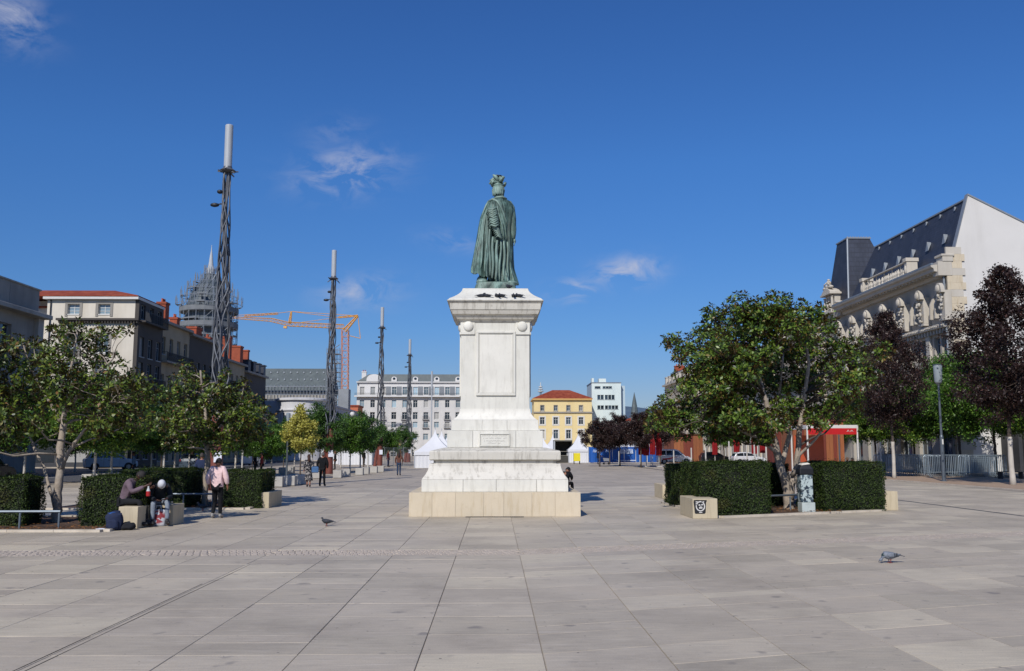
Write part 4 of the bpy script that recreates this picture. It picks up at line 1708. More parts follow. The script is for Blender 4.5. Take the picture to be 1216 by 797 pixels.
def std_facade(parent, W, H, floors, n, w, mat, frame, glass, th=.35, mull=1, trans=1, key='a', surround=None, u0=0, skip=()):
    rows = []
    for (za, zb) in floors:
        rows.append((za, zb, [(p + u0, q + u0) for p, q in cols_of(W, n, w)]))
    wall(parent, W, H, rows, mat, th, u0=u0)
    for r_, (za, zb, cs) in enumerate(rows):
        for c_, (p, q) in enumerate(cs):
            window(parent, (p + q) / 2, .2, za, q - p, zb - za, key, frame, glass, mull, trans)
            if surround:
                mb = MB()
                s = .16
                mb.box(p - s, p - .002, -.05, .02, za - .0, zb + s)
                mb.box(q + .002, q + s, -.05, .02, za - .0, zb + s)
                mb.box(p - .0, q + .0, -.05, .02, zb + .002, zb + s)
                k = ('sur', round(q - p, 2), round(zb - za, 2), surround.name)
                mb.build('surround', surround, parent)
    return rows


def balcony(parent, u0, u1, z, d=.9, h=1.0, slab=None, step=.14):
    mb = MB()
    mb.box(u0, u1, -d, -.001, z - .2, z)
    o = mb.build('balcony', slab or KERB, parent)
    mb = MB()
    mb.box(u0, u1, -d + .02, -d + .06, z + h - .05, z + h)
    mb.box(u0, u1, -d + .02, -d + .06, z + .06, z + .1)
    k = int((u1 - u0) / step)
    for i in range(k + 1):
        x = u0 + (u1 - u0) * i / k
        mb.box(x - .014, x + .014, -d + .025, -d + .055, z, z + h - .05)
    mb.box(u0, u0 + .04, -d + .06, 0, z + h - .05, z + h)
    mb.box(u1 - .04, u1, -d + .06, 0, z + h - .05, z + h)
    mb.build('railing', IRON, o)
    return o


def block(parent, W, D0, D1, H, mat, name='side_wall', u0=0):
    mb = MB()
    mb.box(u0, u0 + W, D0, D1, 0, H)
    return mb.build(name, mat, parent)


def hip_roof(parent, x0, x1, y0, y1, z, h, over, mat, name='roof', ridge=None):
    x0 -= over; x1 += over; y0 -= over; y1 += over
    W, Dp = x1 - x0, y1 - y0
    r_ = min(W, Dp) / 2 * (1 if ridge is None else ridge)
    if W >= Dp:
        a, b_ = (x0 + r_, (y0 + y1) / 2), (x1 - r_, (y0 + y1) / 2)
    else:
        a, b_ = ((x0 + x1) / 2, y0 + r_), ((x0 + x1) / 2, y1 - r_)
    vs = [(x0, y0, z), (x1, y0, z), (x1, y1, z), (x0, y1, z), (x0, y0, z + .12), (x1, y0, z + .12), (x1, y1, z + .12), (x0, y1, z + .12), (*a, z + h), (*b_, z + h)]
    if W >= Dp:
        fs = [(4, 5, 9, 8), (5, 6, 9), (6, 7, 8, 9), (7, 4, 8)]
    else:
        fs = [(4, 5, 8), (5, 6, 9, 8), (6, 7, 9), (7, 4, 8, 9)]
    fs += [(0, 3, 2, 1), (0, 1, 5, 4), (1, 2, 6, 5), (2, 3, 7, 6), (3, 0, 4, 7)]
    mb = MB()
    mb.add(vs, fs)
    return mb.build(name, mat, parent)


def chimney(parent, x, y, z0, z1, sx, sy, pots=3, mat=None):
    mb = MB()
    mb.box(x - sx / 2, x + sx / 2, y - sy / 2, y + sy / 2, z0, z1 - .25)
    mb.box(x - sx / 2 - .08, x + sx / 2 + .08, y - sy / 2 - .08, y + sy / 2 + .08, z1 - .248, z1)
    c = mb.build('chimney', mat or BRICK, parent)
    for i in range(pots):
        mb = MB()
        u = (i + .5) / pots - .5
        cx_, cy_ = (x + u * sx * .85, y) if sx >= sy else (x, y + u * sy * .85)
        mb.lathe([(.13, z1 + .001), (.10, z1 + .35), (.13, z1 + .38), (.12, z1 + .42)], 8, cx_, cy_)
        mb.build('chimney_pot', POT, c)
    return c


# ---------------- concrete building at the front left (facade towards +X)
CONC = M('grey_concrete', '#9a948a', .85, .15, .5, dirt='#55524f', streak=True, bump=.2, bscale=8)
CONC2 = M('pale_concrete', '#aea79b', .85, .12, .6, dirt='#66625c', streak=True)
r1 = T('concrete_building', 'grey concrete block with a blank parapet at the edge of the view, in shade', 'building', (-38, 44, 0), pi / 2)
Wd = 32.6
rows = [(.1, 3.8, [(1 + i * 4.0, 4.2 + i * 4.0) for i in range(7)]), (5.0, 7.8, [(1 + i * 4.0, 4.2 + i * 4.0) for i in range(7)]), (8.9, 11.6, [(1 + i * 4.0, 4.2 + i * 4.0) for i in range(7)])]
wall(r1, Wd, 12.6, rows, CONC, .5)
for za, zb, cs in rows:
    for p, q in cs:
        window(r1, (p + q) / 2, .3, za, q - p, zb - za, 'conc', FRAMEG, GLASS, 2, 1)
mb = MB()
mb.box(-.2, Wd + .35, -.9, .5, 12.6, 12.95)
bev(mb.build('cornice', CONC2, r1), .03, 1)
for i in range(7):
    mb = MB()
    mb.box(i * 4.65 + .01, i * 4.65 + 4.64, .15, .5, 12.952, 15.0)
    mb.build('parapet_panel', CONC, r1)
mb = MB()
mb.box(-.1, Wd + .1, .05, .6, 15.003, 15.12)
mb.build('coping', CONC2, r1)
block(r1, Wd, .5, 16, 14.9, CONC)
mb = MB()
mb.box(Wd - .9, Wd + .02, -.35, -.001, 0, 12.59)
mb.build('end_pier', CONC2, r1)

# ---------------- beige house with tiled hip roof: front faces the square, side in shade
BEIGE = M('beige_render', '#d0c8b8', .85, .06, .6, dirt='#a3967d', dirt_amt=.4, streak=True)
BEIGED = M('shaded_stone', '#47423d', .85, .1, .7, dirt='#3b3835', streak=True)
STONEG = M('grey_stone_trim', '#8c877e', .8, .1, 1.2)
r2 = T('beige_house', 'beige corner house with red tiled hip roof and balcony ledges', 'house', (-47.2, 96.5, 0))
HW = 9.2
Hh = A(159, 356, 96.5).z
zw0, zw1 = A(110, 377, 96.5).z + .35, A(110, 359, 96.5).z
fl = [(1.0, 3.4), (5.0, 7.2), (8.6, 10.9), (11.9, 13.9), (zw0, zw1 - .2)]
rows = []
for za, zb in fl:
    rows.append((za, zb, [(2.15, 3.4), (5.35, 6.6)]))
wall(r2, HW, Hh, rows, BEIGE, .4)
for za, zb, cs in rows:
    for p, q in cs:
        window(r2, (p + q) / 2, .22, za, q - p, zb - za, 'bg', FRAMEW, GLASSL, 1, 2)
        mb = MB()
        mb.box(p - .28, p - .002, -.06, .02, za - .25, zb + .22)
        mb.box(q + .002, q + .28, -.06, .02, za - .25, zb + .22)
        mb.box(p, q, -.06, .02, zb + .002, zb + .22)
        mb.build('surround', STONEG, r2)
block(r2, HW, .4, 7.3, Hh - .05, BEIGE, u0=0)
# ledge with dentils
zl = A(110, 381, 96.5).z
mb = MB()
mb.box(1.2, HW + .6, -.55, -.001, zl, zl + .22)
for i in range(28):
    mb.box(1.4 + i * .3, 1.55 + i * .3, -.4, -.001, zl - .25, zl - .002)
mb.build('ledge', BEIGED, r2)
mb = MB()
mb.box(-.3, HW + .45, -.45, 7.35, Hh - .001, Hh + .28)
mb.build('cornice', FRAMEW, r2)
hip_roof(r2, -6, HW - .1, 0, 7.2, Hh + .285, 1.3, .5, TILE)
mb = MB()
mb.tube([(.4, -.12, 0), (.4, -.12, Hh)], .06, 6)
mb.build('downpipe', IRON, r2)
# side facade in the street front line
mb = MB()
side = T('x', None, None, (0, 0, 0))
bpy.data.objects.remove(side)


def sub(parent, loc, rz, name, mat):
    """a side wing: an empty-less part: tiny plinth mesh used as the frame of a turned facade"""
    m_ = MB()
    m_.box(0, .3, 0, .3, 0, .05)
    return m_.build(name, mat, parent, loc, rz)


# right-hand side of the beige house, facing +X: part objects placed straight in the house frame by a rotated helper
def side_facade(parent, x, y0, L, H, floors, n, w, mat, frame, glass, key):
    rows = [(za, zb, cols_of(L, n, w)) for za, zb in floors]
    # wall in the plane x, running along +y
    m_ = MB()
    z = 0
    for (a, b_, cols) in rows:
        if a > z:
            m_.box(x - .4, x, y0, y0 + L, z, a)
        u = 0
        for (p, q) in cols:
            m_.box(x - .4, x, y0 + u, y0 + p, a, b_)
            u = q
        m_.box(x - .4, x, y0 + u, y0 + L, a, b_)
        z = b_
    m_.box(x - .4, x, y0, y0 + L, z, H)
    m_.build('wall', mat, parent)
    for (a, b_, cols) in rows:
        for (p, q) in cols:
            o = window(parent, x - .2, y0 + (p + q) / 2, a, q - p, b_ - a, key, frame, glass, 1, 1)
            o.rotation_euler = (0, 0, pi / 2)


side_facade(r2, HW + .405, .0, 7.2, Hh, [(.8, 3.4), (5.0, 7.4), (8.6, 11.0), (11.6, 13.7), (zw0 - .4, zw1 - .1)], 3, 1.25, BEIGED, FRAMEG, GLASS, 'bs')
mb = MB()
for z in (zl + .1, 8.4):
    mb = MB()
    mb.box(HW + .41, HW + 1.1, .2, 7.0, z - .2, z)
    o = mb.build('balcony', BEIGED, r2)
    mb = MB()
    mb.box(HW + 1.05, HW + 1.09, .2, 7.0, z + .95, z + 1.0)
    for i in range(50):
        mb.box(HW + 1.055, HW + 1.085, .2 + i * .138, .23 + i * .138, z, z + .95)
    mb.build('railing', IRON, o)
# dark shop base at street level
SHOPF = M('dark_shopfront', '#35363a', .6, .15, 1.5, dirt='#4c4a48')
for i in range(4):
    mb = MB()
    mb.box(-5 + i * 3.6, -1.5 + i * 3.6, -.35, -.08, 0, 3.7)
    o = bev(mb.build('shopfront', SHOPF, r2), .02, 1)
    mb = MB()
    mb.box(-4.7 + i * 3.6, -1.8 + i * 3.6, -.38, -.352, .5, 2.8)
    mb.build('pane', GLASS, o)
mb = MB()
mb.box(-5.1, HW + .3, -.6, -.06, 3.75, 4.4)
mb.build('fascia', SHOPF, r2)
# white-shuttered left wing, set back
r3 = T('shuttered_house', 'pale narrow house with white roller shutters wedged beside the concrete block', 'house', (-54.5, 98.5, 0))
wall(r3, 7.2, Hh - .6, [(5, 7.2, [(1.5, 5.6)]), (9.0, 11.2, [(1.5, 5.6)]), (zl + .3, zl + 2.4, [(1.5, 5.6)])], BEIGE, .4)
SHUT = M('white_shutter', '#c8c9c8', .6, .05, 3)
for za in (5, 9.0, zl + .3):
    for i in range(8):
        mb = MB()
        mb.box(1.5, 5.6, .1, .14, za + i * .265, za + i * .265 + .255)
        mb.build('shutter_slat', SHUT, r3)
block(r3, 7.2, .4, 10, Hh - .7, BEIGE)
hip_roof(r3, 0, 7.0, 0, 10, Hh - .6, 1.1, .4, TILE)

# ---------------- row along the shaded side: cream house, dark house, further houses
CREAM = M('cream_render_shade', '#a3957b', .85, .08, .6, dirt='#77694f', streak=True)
def row_house(name, label, y0, L, H, floors, n, w, mat, frame, chim, roofh=1.8, roofm=TILE, X=-38, bal=(), key='r', cat='house'):
    r = T(name, label, cat, (X, y0, 0), pi / 2)
    rows = [(za, zb, cols_of(L, n, w)) for za, zb in floors]
    wall(r, L, H, rows, mat, .4)
    for za, zb, cs in rows:
        for p, q in cs:
            window(r, (p + q) / 2, .22, za, q - p, zb - za, key, frame, GLASS, 1, 1)
    block(r, L, .4, 13, H - .05, mat)
    mb = MB()
    mb.box(-.05, L + .05, -.5, .4, H + .001, H + .3)
    mb.build('cornice', STONEG, r)
    for z in bal:
        balcony(r, .4, L - .4, z, .8, 1.0, STONEG)
    # roof sloping up from the street, ridge parallel to it
    mb = MB()
    mb.add([(0, -.4, H + .302), (L, -.4, H + .302), (L, 6.5, H + .3 + roofh), (0, 6.5, H + .3 + roofh), (L, 13.4, H + .302), (0, 13.4, H + .302)],
           [(0, 1, 2, 3), (3, 2, 4, 5), (0, 3, 5), (1, 4, 2), (0, 5, 4, 1)])
    mb.build('roof', roofm, r)
    for (u, d, z1, sx, sy, pots) in chim:
        chimney(r, u, d, H + .2, z1, sx, sy, pots)
    return r


y = 104.0
H2 = A(190, 381, 105).z - .3
row_house('cream_house', 'cream house with a long iron balcony and two tall brick chimneys', y, 10.0, H2,
          [(.5, 3.2), (4.6, 7.0), (8.2, 10.4), (H2 - 3.5, H2 - 1.5)], 4, 1.15, CREAM, FRAMEG,
          [(2.2, .6, A(192, 359, 106).z, 1.2, 1.0, 4), (6.2, .6, A(207, 377, 110).z, 1.0, .9, 2)], bal=(H2 - 4.3, 7.4))
y += 10.02
H3 = A(235, 403, 118).z
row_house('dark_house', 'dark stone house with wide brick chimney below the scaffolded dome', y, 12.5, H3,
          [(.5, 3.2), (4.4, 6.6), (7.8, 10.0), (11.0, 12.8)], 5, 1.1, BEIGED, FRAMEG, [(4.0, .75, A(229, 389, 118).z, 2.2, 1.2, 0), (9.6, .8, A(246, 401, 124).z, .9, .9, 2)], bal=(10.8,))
y += 12.52
H4 = A(275, 432, 134).z
row_house('grey_house', 'grey house with slate roof and tall brick chimney behind the nearest mast', y, 13, H4,
          [(.5, 3.2), (4.4, 6.6), (7.6, 9.8), (10.8, 12.6)], 5, 1.1, CREAM, FRAMEW, [(6.0, .8, A(270, 400, 132.6).z, 1.0, 1.2, 0), (11.6, .8, A(283, 411, 138).z, 1.6, 1.3, 0)], roofm=SLATEG, bal=(10.5,))
y += 13.02
H5 = A(297, 446, 146).z
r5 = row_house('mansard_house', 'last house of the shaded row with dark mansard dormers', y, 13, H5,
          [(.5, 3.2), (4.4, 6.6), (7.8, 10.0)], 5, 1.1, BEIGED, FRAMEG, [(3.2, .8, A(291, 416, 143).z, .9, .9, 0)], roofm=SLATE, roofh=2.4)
for i in range(4):
    mb = MB()
    mb.box(1.2 + i * 3.1, 2.6 + i * 3.1, -.2, 1.6, H5 + .31, H5 + 1.9)
    mb.box(1.05 + i * 3.1, 2.75 + i * 3.1, -.35, 1.8, H5 + 1.902, H5 + 2.05)
    mb.build('dormer', SLATE, r5)

# ---------------- scaffolded dome far behind the row
TUBE = M('scaffold_tube', '#9aa0a5', .5, .1, 3, metal=.4)
NET = M('scaffold_boards', '#6c7073', .85, .2, .7)
DOME = M('dome_lead', '#4a5358', .6, .2, .6)
dd = 180
dc = A(243, 500, dd)
dome = T('domed_church', 'church dome with pale spire wrapped in scaffolding behind the chimneys', 'church', (dc.x, dd, 0))
zb = A(243, 440, dd).z
def zd(py):
    return A(243, py, dd).z
prof = [(2.9, 0), (4.3, zd(400)), (4.4, zd(372)), (4.2, zd(362)), (3.6, zd(350)), (2.7, zd(340)), (1.5, zd(333)), (1.1, zd(326))]
mb = MB()
mb.lathe([(4.3, 0)] + prof[1:], 32)
mb.build('dome', DOME, dome, smooth=False)
mb = MB()
mb.lathe([(.9, zd(328)), (.8, zd(320)), (.5, zd(316)), (.3, zd(305)), (.13, zd(298)), (.07, zd(294)), (.05, zd(291))], 12)
mb.build('spire', M('spire_stone', '#a9adb0', .7, .1, 1), dome)
sc = MB()
bo = MB()
rad = lambda z: 5.5 if z < zd(372) else (5.5 * (1 - ((z - zd(372)) / (zd(326) - zd(372))) ** 1.6) + 1.2)
levels = []
z = 2.0
while z < zd(326):
    levels.append(z)
    z += 1.55
nseg = 22
rsd = random.Random(9)
for li, z in enumerate(levels):
    for ring in (0, 1.1):
        R_ = rad(z) - ring
        if R_ < .6:
            continue
        pts = [(R_ * cos(2 * pi * i / nseg), R_ * sin(2 * pi * i / nseg), z) for i in range(nseg + 1)]
        sc.tube(pts, .05, 4, False)
    for i in range(nseg):
        a = 2 * pi * i / nseg
        for ring in (0, 1.1):
            R1 = rad(z) - ring
            if R1 < .6:
                continue
            R2 = R1
            top = z + 1.55 + rsd.choice([0, 0, .25])
            sc.tube([(R1 * cos(a), R1 * sin(a), z), (R2 * cos(a), R2 * sin(a), top)], .055, 4, False)
        if (i + li) % 3 == 0:
            a2 = 2 * pi * (i + 1) / nseg
            sc.tube([(rad(z) * cos(a), rad(z) * sin(a), z), (rad(z) * cos(a2), rad(z) * sin(a2), z + 1.5)], .04, 4, False)
    if rad(z) > 1.6 and rsd.random() < .8:
        R_ = rad(z)
        for i in range(nseg):
            if rsd.random() < .4:
                a, a2 = 2 * pi * i / nseg, 2 * pi * (i + 1) / nseg
                bo.add([(R_ * cos(a), R_ * sin(a), z + .03), (R_ * cos(a2), R_ * sin(a2), z + .03), ((R_ - 1.1) * cos(a2), (R_ - 1.1) * sin(a2), z + .03), ((R_ - 1.1) * cos(a), (R_ - 1.1) * sin(a), z + .03),
                        (R_ * cos(a), R_ * sin(a), z + .22), (R_ * cos(a2), R_ * sin(a2), z + .22)], [(0, 1, 2, 3), (0, 1, 5, 4)])
for zz in (zd(372), zd(390)):
    bo.lathe([(5.55, zz), (5.6, zz), (5.6, zz + .9), (5.55, zz + .9)], nseg)
sco = sc.build('scaffolding', TUBE, dome)
tag(bo.build('walkway', NET, sco), kind='stuff')

# ---------------- church nave with slate roof and scaffold, rounded white building before it
dn = 235
x0, x1 = A(288, 500, dn).x, A(392, 500, dn).x
zr0, zr1 = A(340, 466, dn).z, A(340, 436, dn).z
nave = T('church_nave', 'long church nave with grey slate roof and scaffolding along the eaves', 'church', (x0, dn, 0))
L_ = x1 - x0
STONEW = M('pale_stone_far', '#a5a29b', .85, .1, .5)
block(nave, L_, 0, 10, zr0, STONEW, name='wall')
mb = MB()
mb.add([(-.3, -.5, zr0 + .002), (L_ + .3, -.5, zr0 + .002), (L_ + .3, 4.5, zr1), (-.3, 4.5, zr1), (L_ + .3, 10.4, zr0), (-.3, 10.4, zr0)], [(0, 1, 2, 3), (3, 2, 4, 5), (0, 3, 5), (1, 4, 2), (0, 5, 4, 1)])
nr = mb.build('roof', SLATEG, nave)
for j in range(3):
    for i in range(13):
        u = (i + .5) / 13
        zz = zr0 + (zr1 - zr0) * (.2 + .3 * j)
        yy = -.5 + 5 * (.2 + .3 * j)
        mb = MB()
        xx = u * L_ + (.5 if j % 2 else 0)
        mb.add([(xx - .22, yy - .25, zz), (xx + .22, yy - .25, zz), (xx, yy - .2, zz + .6), (xx, yy + .5, zz + .45)], [(0, 1, 2), (0, 2, 3), (1, 3, 2)])
        mb.build('roof_vent', ZINC, nr)
sc = MB()
for i in range(28):
    xx = L_ * i / 27
    for yy in (-1.2, -2.2):
        sc.tube([(xx, yy, 0), (xx, yy, zr0 + 1.8)], .05, 4, False)
for k in range(9):
    zz = 1.5 + k * 2.0
    if zz < zr0 + 1.9:
        for yy in (-1.2, -2.2):
            sc.tube([(0, yy, zz), (L_, yy, zz)], .05, 4, False)
        sc.box(0, L_, -2.2, -1.2, zz - .1, zz - .06)
sc.build('scaffolding', TUBE, nave)
# scaffold stair tower beside the crane
tx = A(386, 500, 200)
tw = T('scaffold_tower', 'tall scaffold stair tower standing behind the second mast', 'scaffold', (tx.x, 200, 0))
hz = A(386, 413, 200).z
wz = A(401, 500, 200).x - tx.x
sc = MB()
for xx in (0, wz / 3, 2 * wz / 3, wz):
    for yy in (0, 1.4, 2.8):
        sc.tube([(xx, yy, 0), (xx, yy, hz)], .055, 4, False)
k = 0
zz = .5
while zz < hz:
    for yy in (0, 2.8):
        sc.tube([(0, yy, zz), (wz, yy, zz)], .05, 4, False)
        sc.tube([(0, yy, zz + 1), (wz, yy, zz + 1)], .04, 4, False)
    for xx in (0, wz):
        sc.tube([(xx, 0, zz), (xx, 2.8, zz)], .05, 4, False)
    sc.tube([(0, .05, zz), (wz, .05, zz + 2)] if k % 2 else [(wz, .05, zz), (0, .05, zz + 2)], .1, 4, False)
    sc.box(0, wz, 0, 2.8, zz, zz + .05)
    zz += 2
    k += 1
fr = sc.build('frame', TUBE, tw)
mb = MB()
xx0 = wz * 1.0
mb.box(wz + .05, wz + 2.2, 0, 3, 0, A(386, 462, 200).z)
mb.build('sheeting', M('grey_sheeting', '#83878a', .8, .15, .4), tw)
# rounded white building
dw = 150
cx_ = A(352, 500, dw)
ro = T('rounded_building', 'white classical building with a rounded corner before the scaffolded nave', 'building', (cx_.x, dw + 4, 0))
WHS = M('white_stone', '#c6c6c6', .8, .06, .8, dirt='#9a9a99', streak=True)
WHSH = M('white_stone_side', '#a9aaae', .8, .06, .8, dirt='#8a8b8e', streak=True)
Rr_ = A(375, 500, dw).x - cx_.x
Rr_ = 4.0
zt1 = A(352, 472, dw).z
mb = MB()
mb.lathe([(Rr_, 0), (Rr_, zt1 - 2.2), (Rr_ + .25, zt1 - 2.1), (Rr_ + .25, zt1 - 1.9), (Rr_, zt1 - 1.85), (Rr_, zt1 - .5), (Rr_ + .4, zt1 - .4), (Rr_ + .4, zt1 - .1), (Rr_ + .1, zt1)], 40)
mb.build('rotunda', WHS, ro)
for i in range(5):
    a = R(-150 + i * 32)
    for z0_ in (.4, 4.6):
        o = window(ro, (Rr_ + .03) * cos(a), (Rr_ + .03) * sin(a), z0_ + 1.2, 1.1, 2.0, 'rot', FRAMEW, GLASS, 1, 1, sill=False)
        o.rotation_euler = (0, 0, a + pi / 2)
mb = MB()
mb.box(-30, -.5, Rr_ - 3, 12, 0, zt1 - .3)
mb.build('wing', WHS, ro)
mb = MB()
mb.box(.5, 3.9, 1.5, 40, 0, zt1 - 1.0)
mb.box(.5, 4.1, 1.3, 40.2, zt1 - .998, zt1 - .7)
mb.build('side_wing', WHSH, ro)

# ---------------- crane
YEL = M('crane_yellow', '#d9a350', .5, .1, 2, dirt='#c08a48', dirt_amt=.3)
cd = 212
cb = A(410, 500, cd)
cr = T('tower_crane', 'orange folding tower crane reaching over the roofs between church and white block', 'crane', (cb.x, cd, 0))
def cp(px_, py_):
    p = A(px_, py_, cd)
    return Vector((p.x - cb.x, 0, p.z))
def truss(mb, p, q, w, r, nb, w2=None):
    p, q = Vector(p), Vector(q)
    w2 = w2 or w
    d = (q - p).normalized()
    s1 = Vector((0, 1, 0))
    s2 = d.cross(s1).normalized()
    cs = [(1, 1), (1, -1), (-1, -1), (-1, 1)]
    P = []
    for i in range(nb + 1):
        u = i / nb
        c = p.lerp(q, u)
        ww = w * (1 - u) + w2 * u
        P.append([c + s1 * a * ww / 2 + s2 * b_ * ww / 2 for a, b_ in cs])
    for k in range(4):
        mb.tube([P[0][k], P[-1][k]], r, 4, False)
    for i in range(nb):
        for k in range(4):
            mb.tube([P[i][k], P[i + 1][(k + 1) % 4]], r * .6, 4, False)
            mb.tube([P[i][k], P[i][(k + 1) % 4]], r * .6, 4, False)
mb = MB()
tt = cp(410, 392)
truss(mb, (0, 0, 0), tt, 1.5, .085, 18)
mb.build('mast', M('crane_mast_orange', '#c98a68', .6, .12, 2), cr)
mb = MB()
ap = cp(425, 375)
truss(mb, cp(409, 393), ap, .8, .1, 5, .3)
mb.tube([ap, cp(428, 402)], .08, 4)
mb.tube([cp(412, 398), cp(428, 402)], .08, 4)
truss(mb, cp(402, 377), ap, .3, .08, 4)
mb.build('counter_frame', YEL, cr)
mb = MB()
J = cp(343, 385)
truss(mb, cp(408, 388), J, .9, .065, 12)
J1 = cp(320, 379)
truss(mb, J, cp(322, 380), .8, .065, 5)
truss(mb, cp(322, 380), cp(272, 377), .7, .055, 10, .4)
mb.box(cp(270, 0).x, cp(277, 0).x, -.5, .5, cp(272, 380).z, cp(272, 373).z)
truss(mb, cp(344, 384), cp(346, 370), .5, .09, 3, .2)
mb.build('jib', YEL, cr)
mb = MB()
for a, b_ in (((346, 370), (330, 372)), ((330, 372), (272, 375)), ((346, 370), (400, 377)), ((346, 370), ap), ((402, 377), (350, 384))):
    A_, B_ = cp(*a) if isinstance(a, tuple) else a, cp(*b_) if isinstance(b_, tuple) else b_
    mb.tube([A_, B_], .06, 4)
truss(mb, cp(330, 372.5), cp(290, 375), .35, .06, 8)
mb.build('tie_bars', YEL, cr)
mb = MB()
mb.box(cp(349, 0).x, cp(352.5, 0).x, -.4, .4, cp(350, 390).z, cp(350, 387.5).z)
mb.build('trolley', YEL, cr)

# ---------------- large white block closing the square
WB = M('white_block_stone', '#c4c2bd', .8, .06, .5, dirt='#96979b', dirt_amt=.5, streak=True)
WBL = M('white_block_top', '#cfcecb', .8, .05, .5)
dB = 240
xb0, xb1 = A(423, 500, dB).x, A(626, 500, dB).x
wb = T('white_block', 'large white apartment block with slate mansard roof closing the square behind the tents', 'building', (xb0, dB, 0))
WW = xb1 - xb0
def zB_(py):
    return A(480, py, dB).z
ncol = 16
stepu = WW / ncol
fls = [(3.0, 5.2, 1.25), (zB_(507.5), zB_(501), 1.2), (zB_(496.5), zB_(489), 1.2), (zB_(484), zB_(475.5), 1.1)]
fls = [(zB_(545), zB_(537), 1.5), (zB_(522.5), zB_(515), 1.3), (zB_(508), zB_(501), 1.25), (zB_(498), zB_(489.5), 1.25), (zB_(484), zB_(475), 1.15)]
rows = [(a, b_, [(stepu * (i + .5) - w_ / 2, stepu * (i + .5) + w_ / 2) for i in range(ncol)]) for a, b_, w_ in fls]
ztop = zB_(471.5)
wall(wb, WW, ztop, rows, WB, .45)
rg = random.Random(3)
for k, (a, b_, cs) in enumerate(rows):
    for i, (p, q) in enumerate(cs):
        window(wb, (p + q) / 2, .25, a, q - p, b_ - a, 'wb' + str(rg.random() < .35), FRAMEW, GLASS if rg.random() < .65 else GLASSL, 1, 1)
        if k in (2, 3) and i % 2 == 0:
            mb = MB()
            mb.box(p - .25, q + .25, -.5, -.001, a - .16, a - .1)
            mb.box(p - .25, q + .25, -.48, -.44, a + .75, a + .8)
            for j in range(9):
                mb.box(p - .25 + j * (q - p + .5) / 8 - .015, p - .25 + j * (q - p + .5) / 8 + .015, -.475, -.445, a - .098, a + .75)
            mb.build('balcony', IRON, wb)
mb = MB()
mb.box(-.5, WW + .5, -1.0, .45, ztop + .001, ztop + .35)
mb.build('cornice', WBL, wb)
mb = MB()
mb.box(-.4, WW + .4, -.95, -.9, ztop + .95, ztop + 1.0)
for i in range(260):
    x = -.4 + (WW + .8) * i / 259
    mb.box(x - .02, x + .02, -.94, -.91, ztop + .352, ztop + .95)
mb.build('railing', IRON, wb)
# top storey
z5 = zB_(454.5)
rows = [(zB_(469), zB_(459.5), [(stepu * (i + .5) - .6, stepu * (i + .5) + .6) for i in range(ncol)])]
wall(wb, WW - 1.2, z5, [(rows[0][0], rows[0][1], [(p, q) for p, q in rows[0][2]][:])], WBL, .45, u0=.6, z0=ztop + .352, name='attic_wall')
for p, q in rows[0][2]:
    window(wb, (p + q) / 2, .2, rows[0][0], q - p, rows[0][1] - rows[0][0], 'wbt', FRAMEW, GLASSL, 1, 1, False)
SHG = M('grey_shutter', '#777c80', .7, .08, 3)
for i in range(2, ncol - 1):
    if i % 1 == 0:
        mb = MB()
        x = stepu * (i + 1)
        mb.box(x - .75, x + .55, -.08, -.002, rows[0][0] - .1, rows[0][1] + .1)
        mb.build('shutter', SHG, wb)
mb = MB()
mb.box(-.1, WW + .1, -.5, .45, z5 + .001, z5 + .25)
mb.build('attic_cornice', WBL, wb)
z6 = zB_(444.5)
mb = MB()
mb.add([(3.0, .3, z6), (WW - 1, .3, z6), (WW - 1, 12, z6), (3.0, 12, z6), (0, -.3, z5 + .252), (WW, -.3, z5 + .252), (WW, 12.3, z5 + .252), (0, 12.3, z5 + .252)], [(0, 1, 2, 3), (4, 5, 1, 0), (5, 6, 2, 1), (6, 7, 3, 2), (7, 4, 0, 3), (4, 7, 6, 5)])
rf = mb.build('roof', SLATEG, wb)
for i in range(6):
    x = stepu * (3.5 + i * 2)
    mb = MB()
    pts = [(x + .7 * cos(a), z5 + 1.0 + .55 * sin(a)) for a in [pi * k / 8 for k in range(9)]]
    mb.prism([(x + .7, z5 + .26)] + pts + [(x - .7, z5 + .26)], -.55, 1.0)
    o = fixn(mb.build('dormer', WBL, wb))
    mb = MB()
    mb.ell((x, -.56, z5 + 1.0), (.36, .03, .36), 12, 6)
    mb.build('pane', GLASS, o)
for xx in (4.5, WW - 3.5):      # curved gables over the end bays
    mb = MB()
    pts = [(xx + 2.0 * cos(a), z5 + .26 + 1.9 * sin(a) ** .7) for a in [pi * k / 14 for k in range(15)]]
    mb.prism(pts, -.62, .2)
    fixn(mb.build('curved_gable', WBL, wb))
    chimney(wb, xx - 3, 2.5, z5, z6 + .9, 1.2, .8, 2, WBL)
block(wb, WW, .45, 13, z5, WB, 'core')

# ---------------- orange-fronted small house left of it
oh = T('terracotta_house', 'low terracotta house front squeezed beside the white apartment block', 'house', (A(414, 500, 225).x, 225, 0))
mb = MB()
mb.box(0, 2.2, 0, 8, 0, A(418, 483, 225).z)
mb.build('wall', M('terracotta_render', '#b8694a', .85, .1, .7), oh)
mb = MB()
mb.box(-.2, 2.4, -.2, 8.2, A(418, 483, 225).z + .001, A(418, 481, 225).z)
mb.build('roof', TILE, oh)

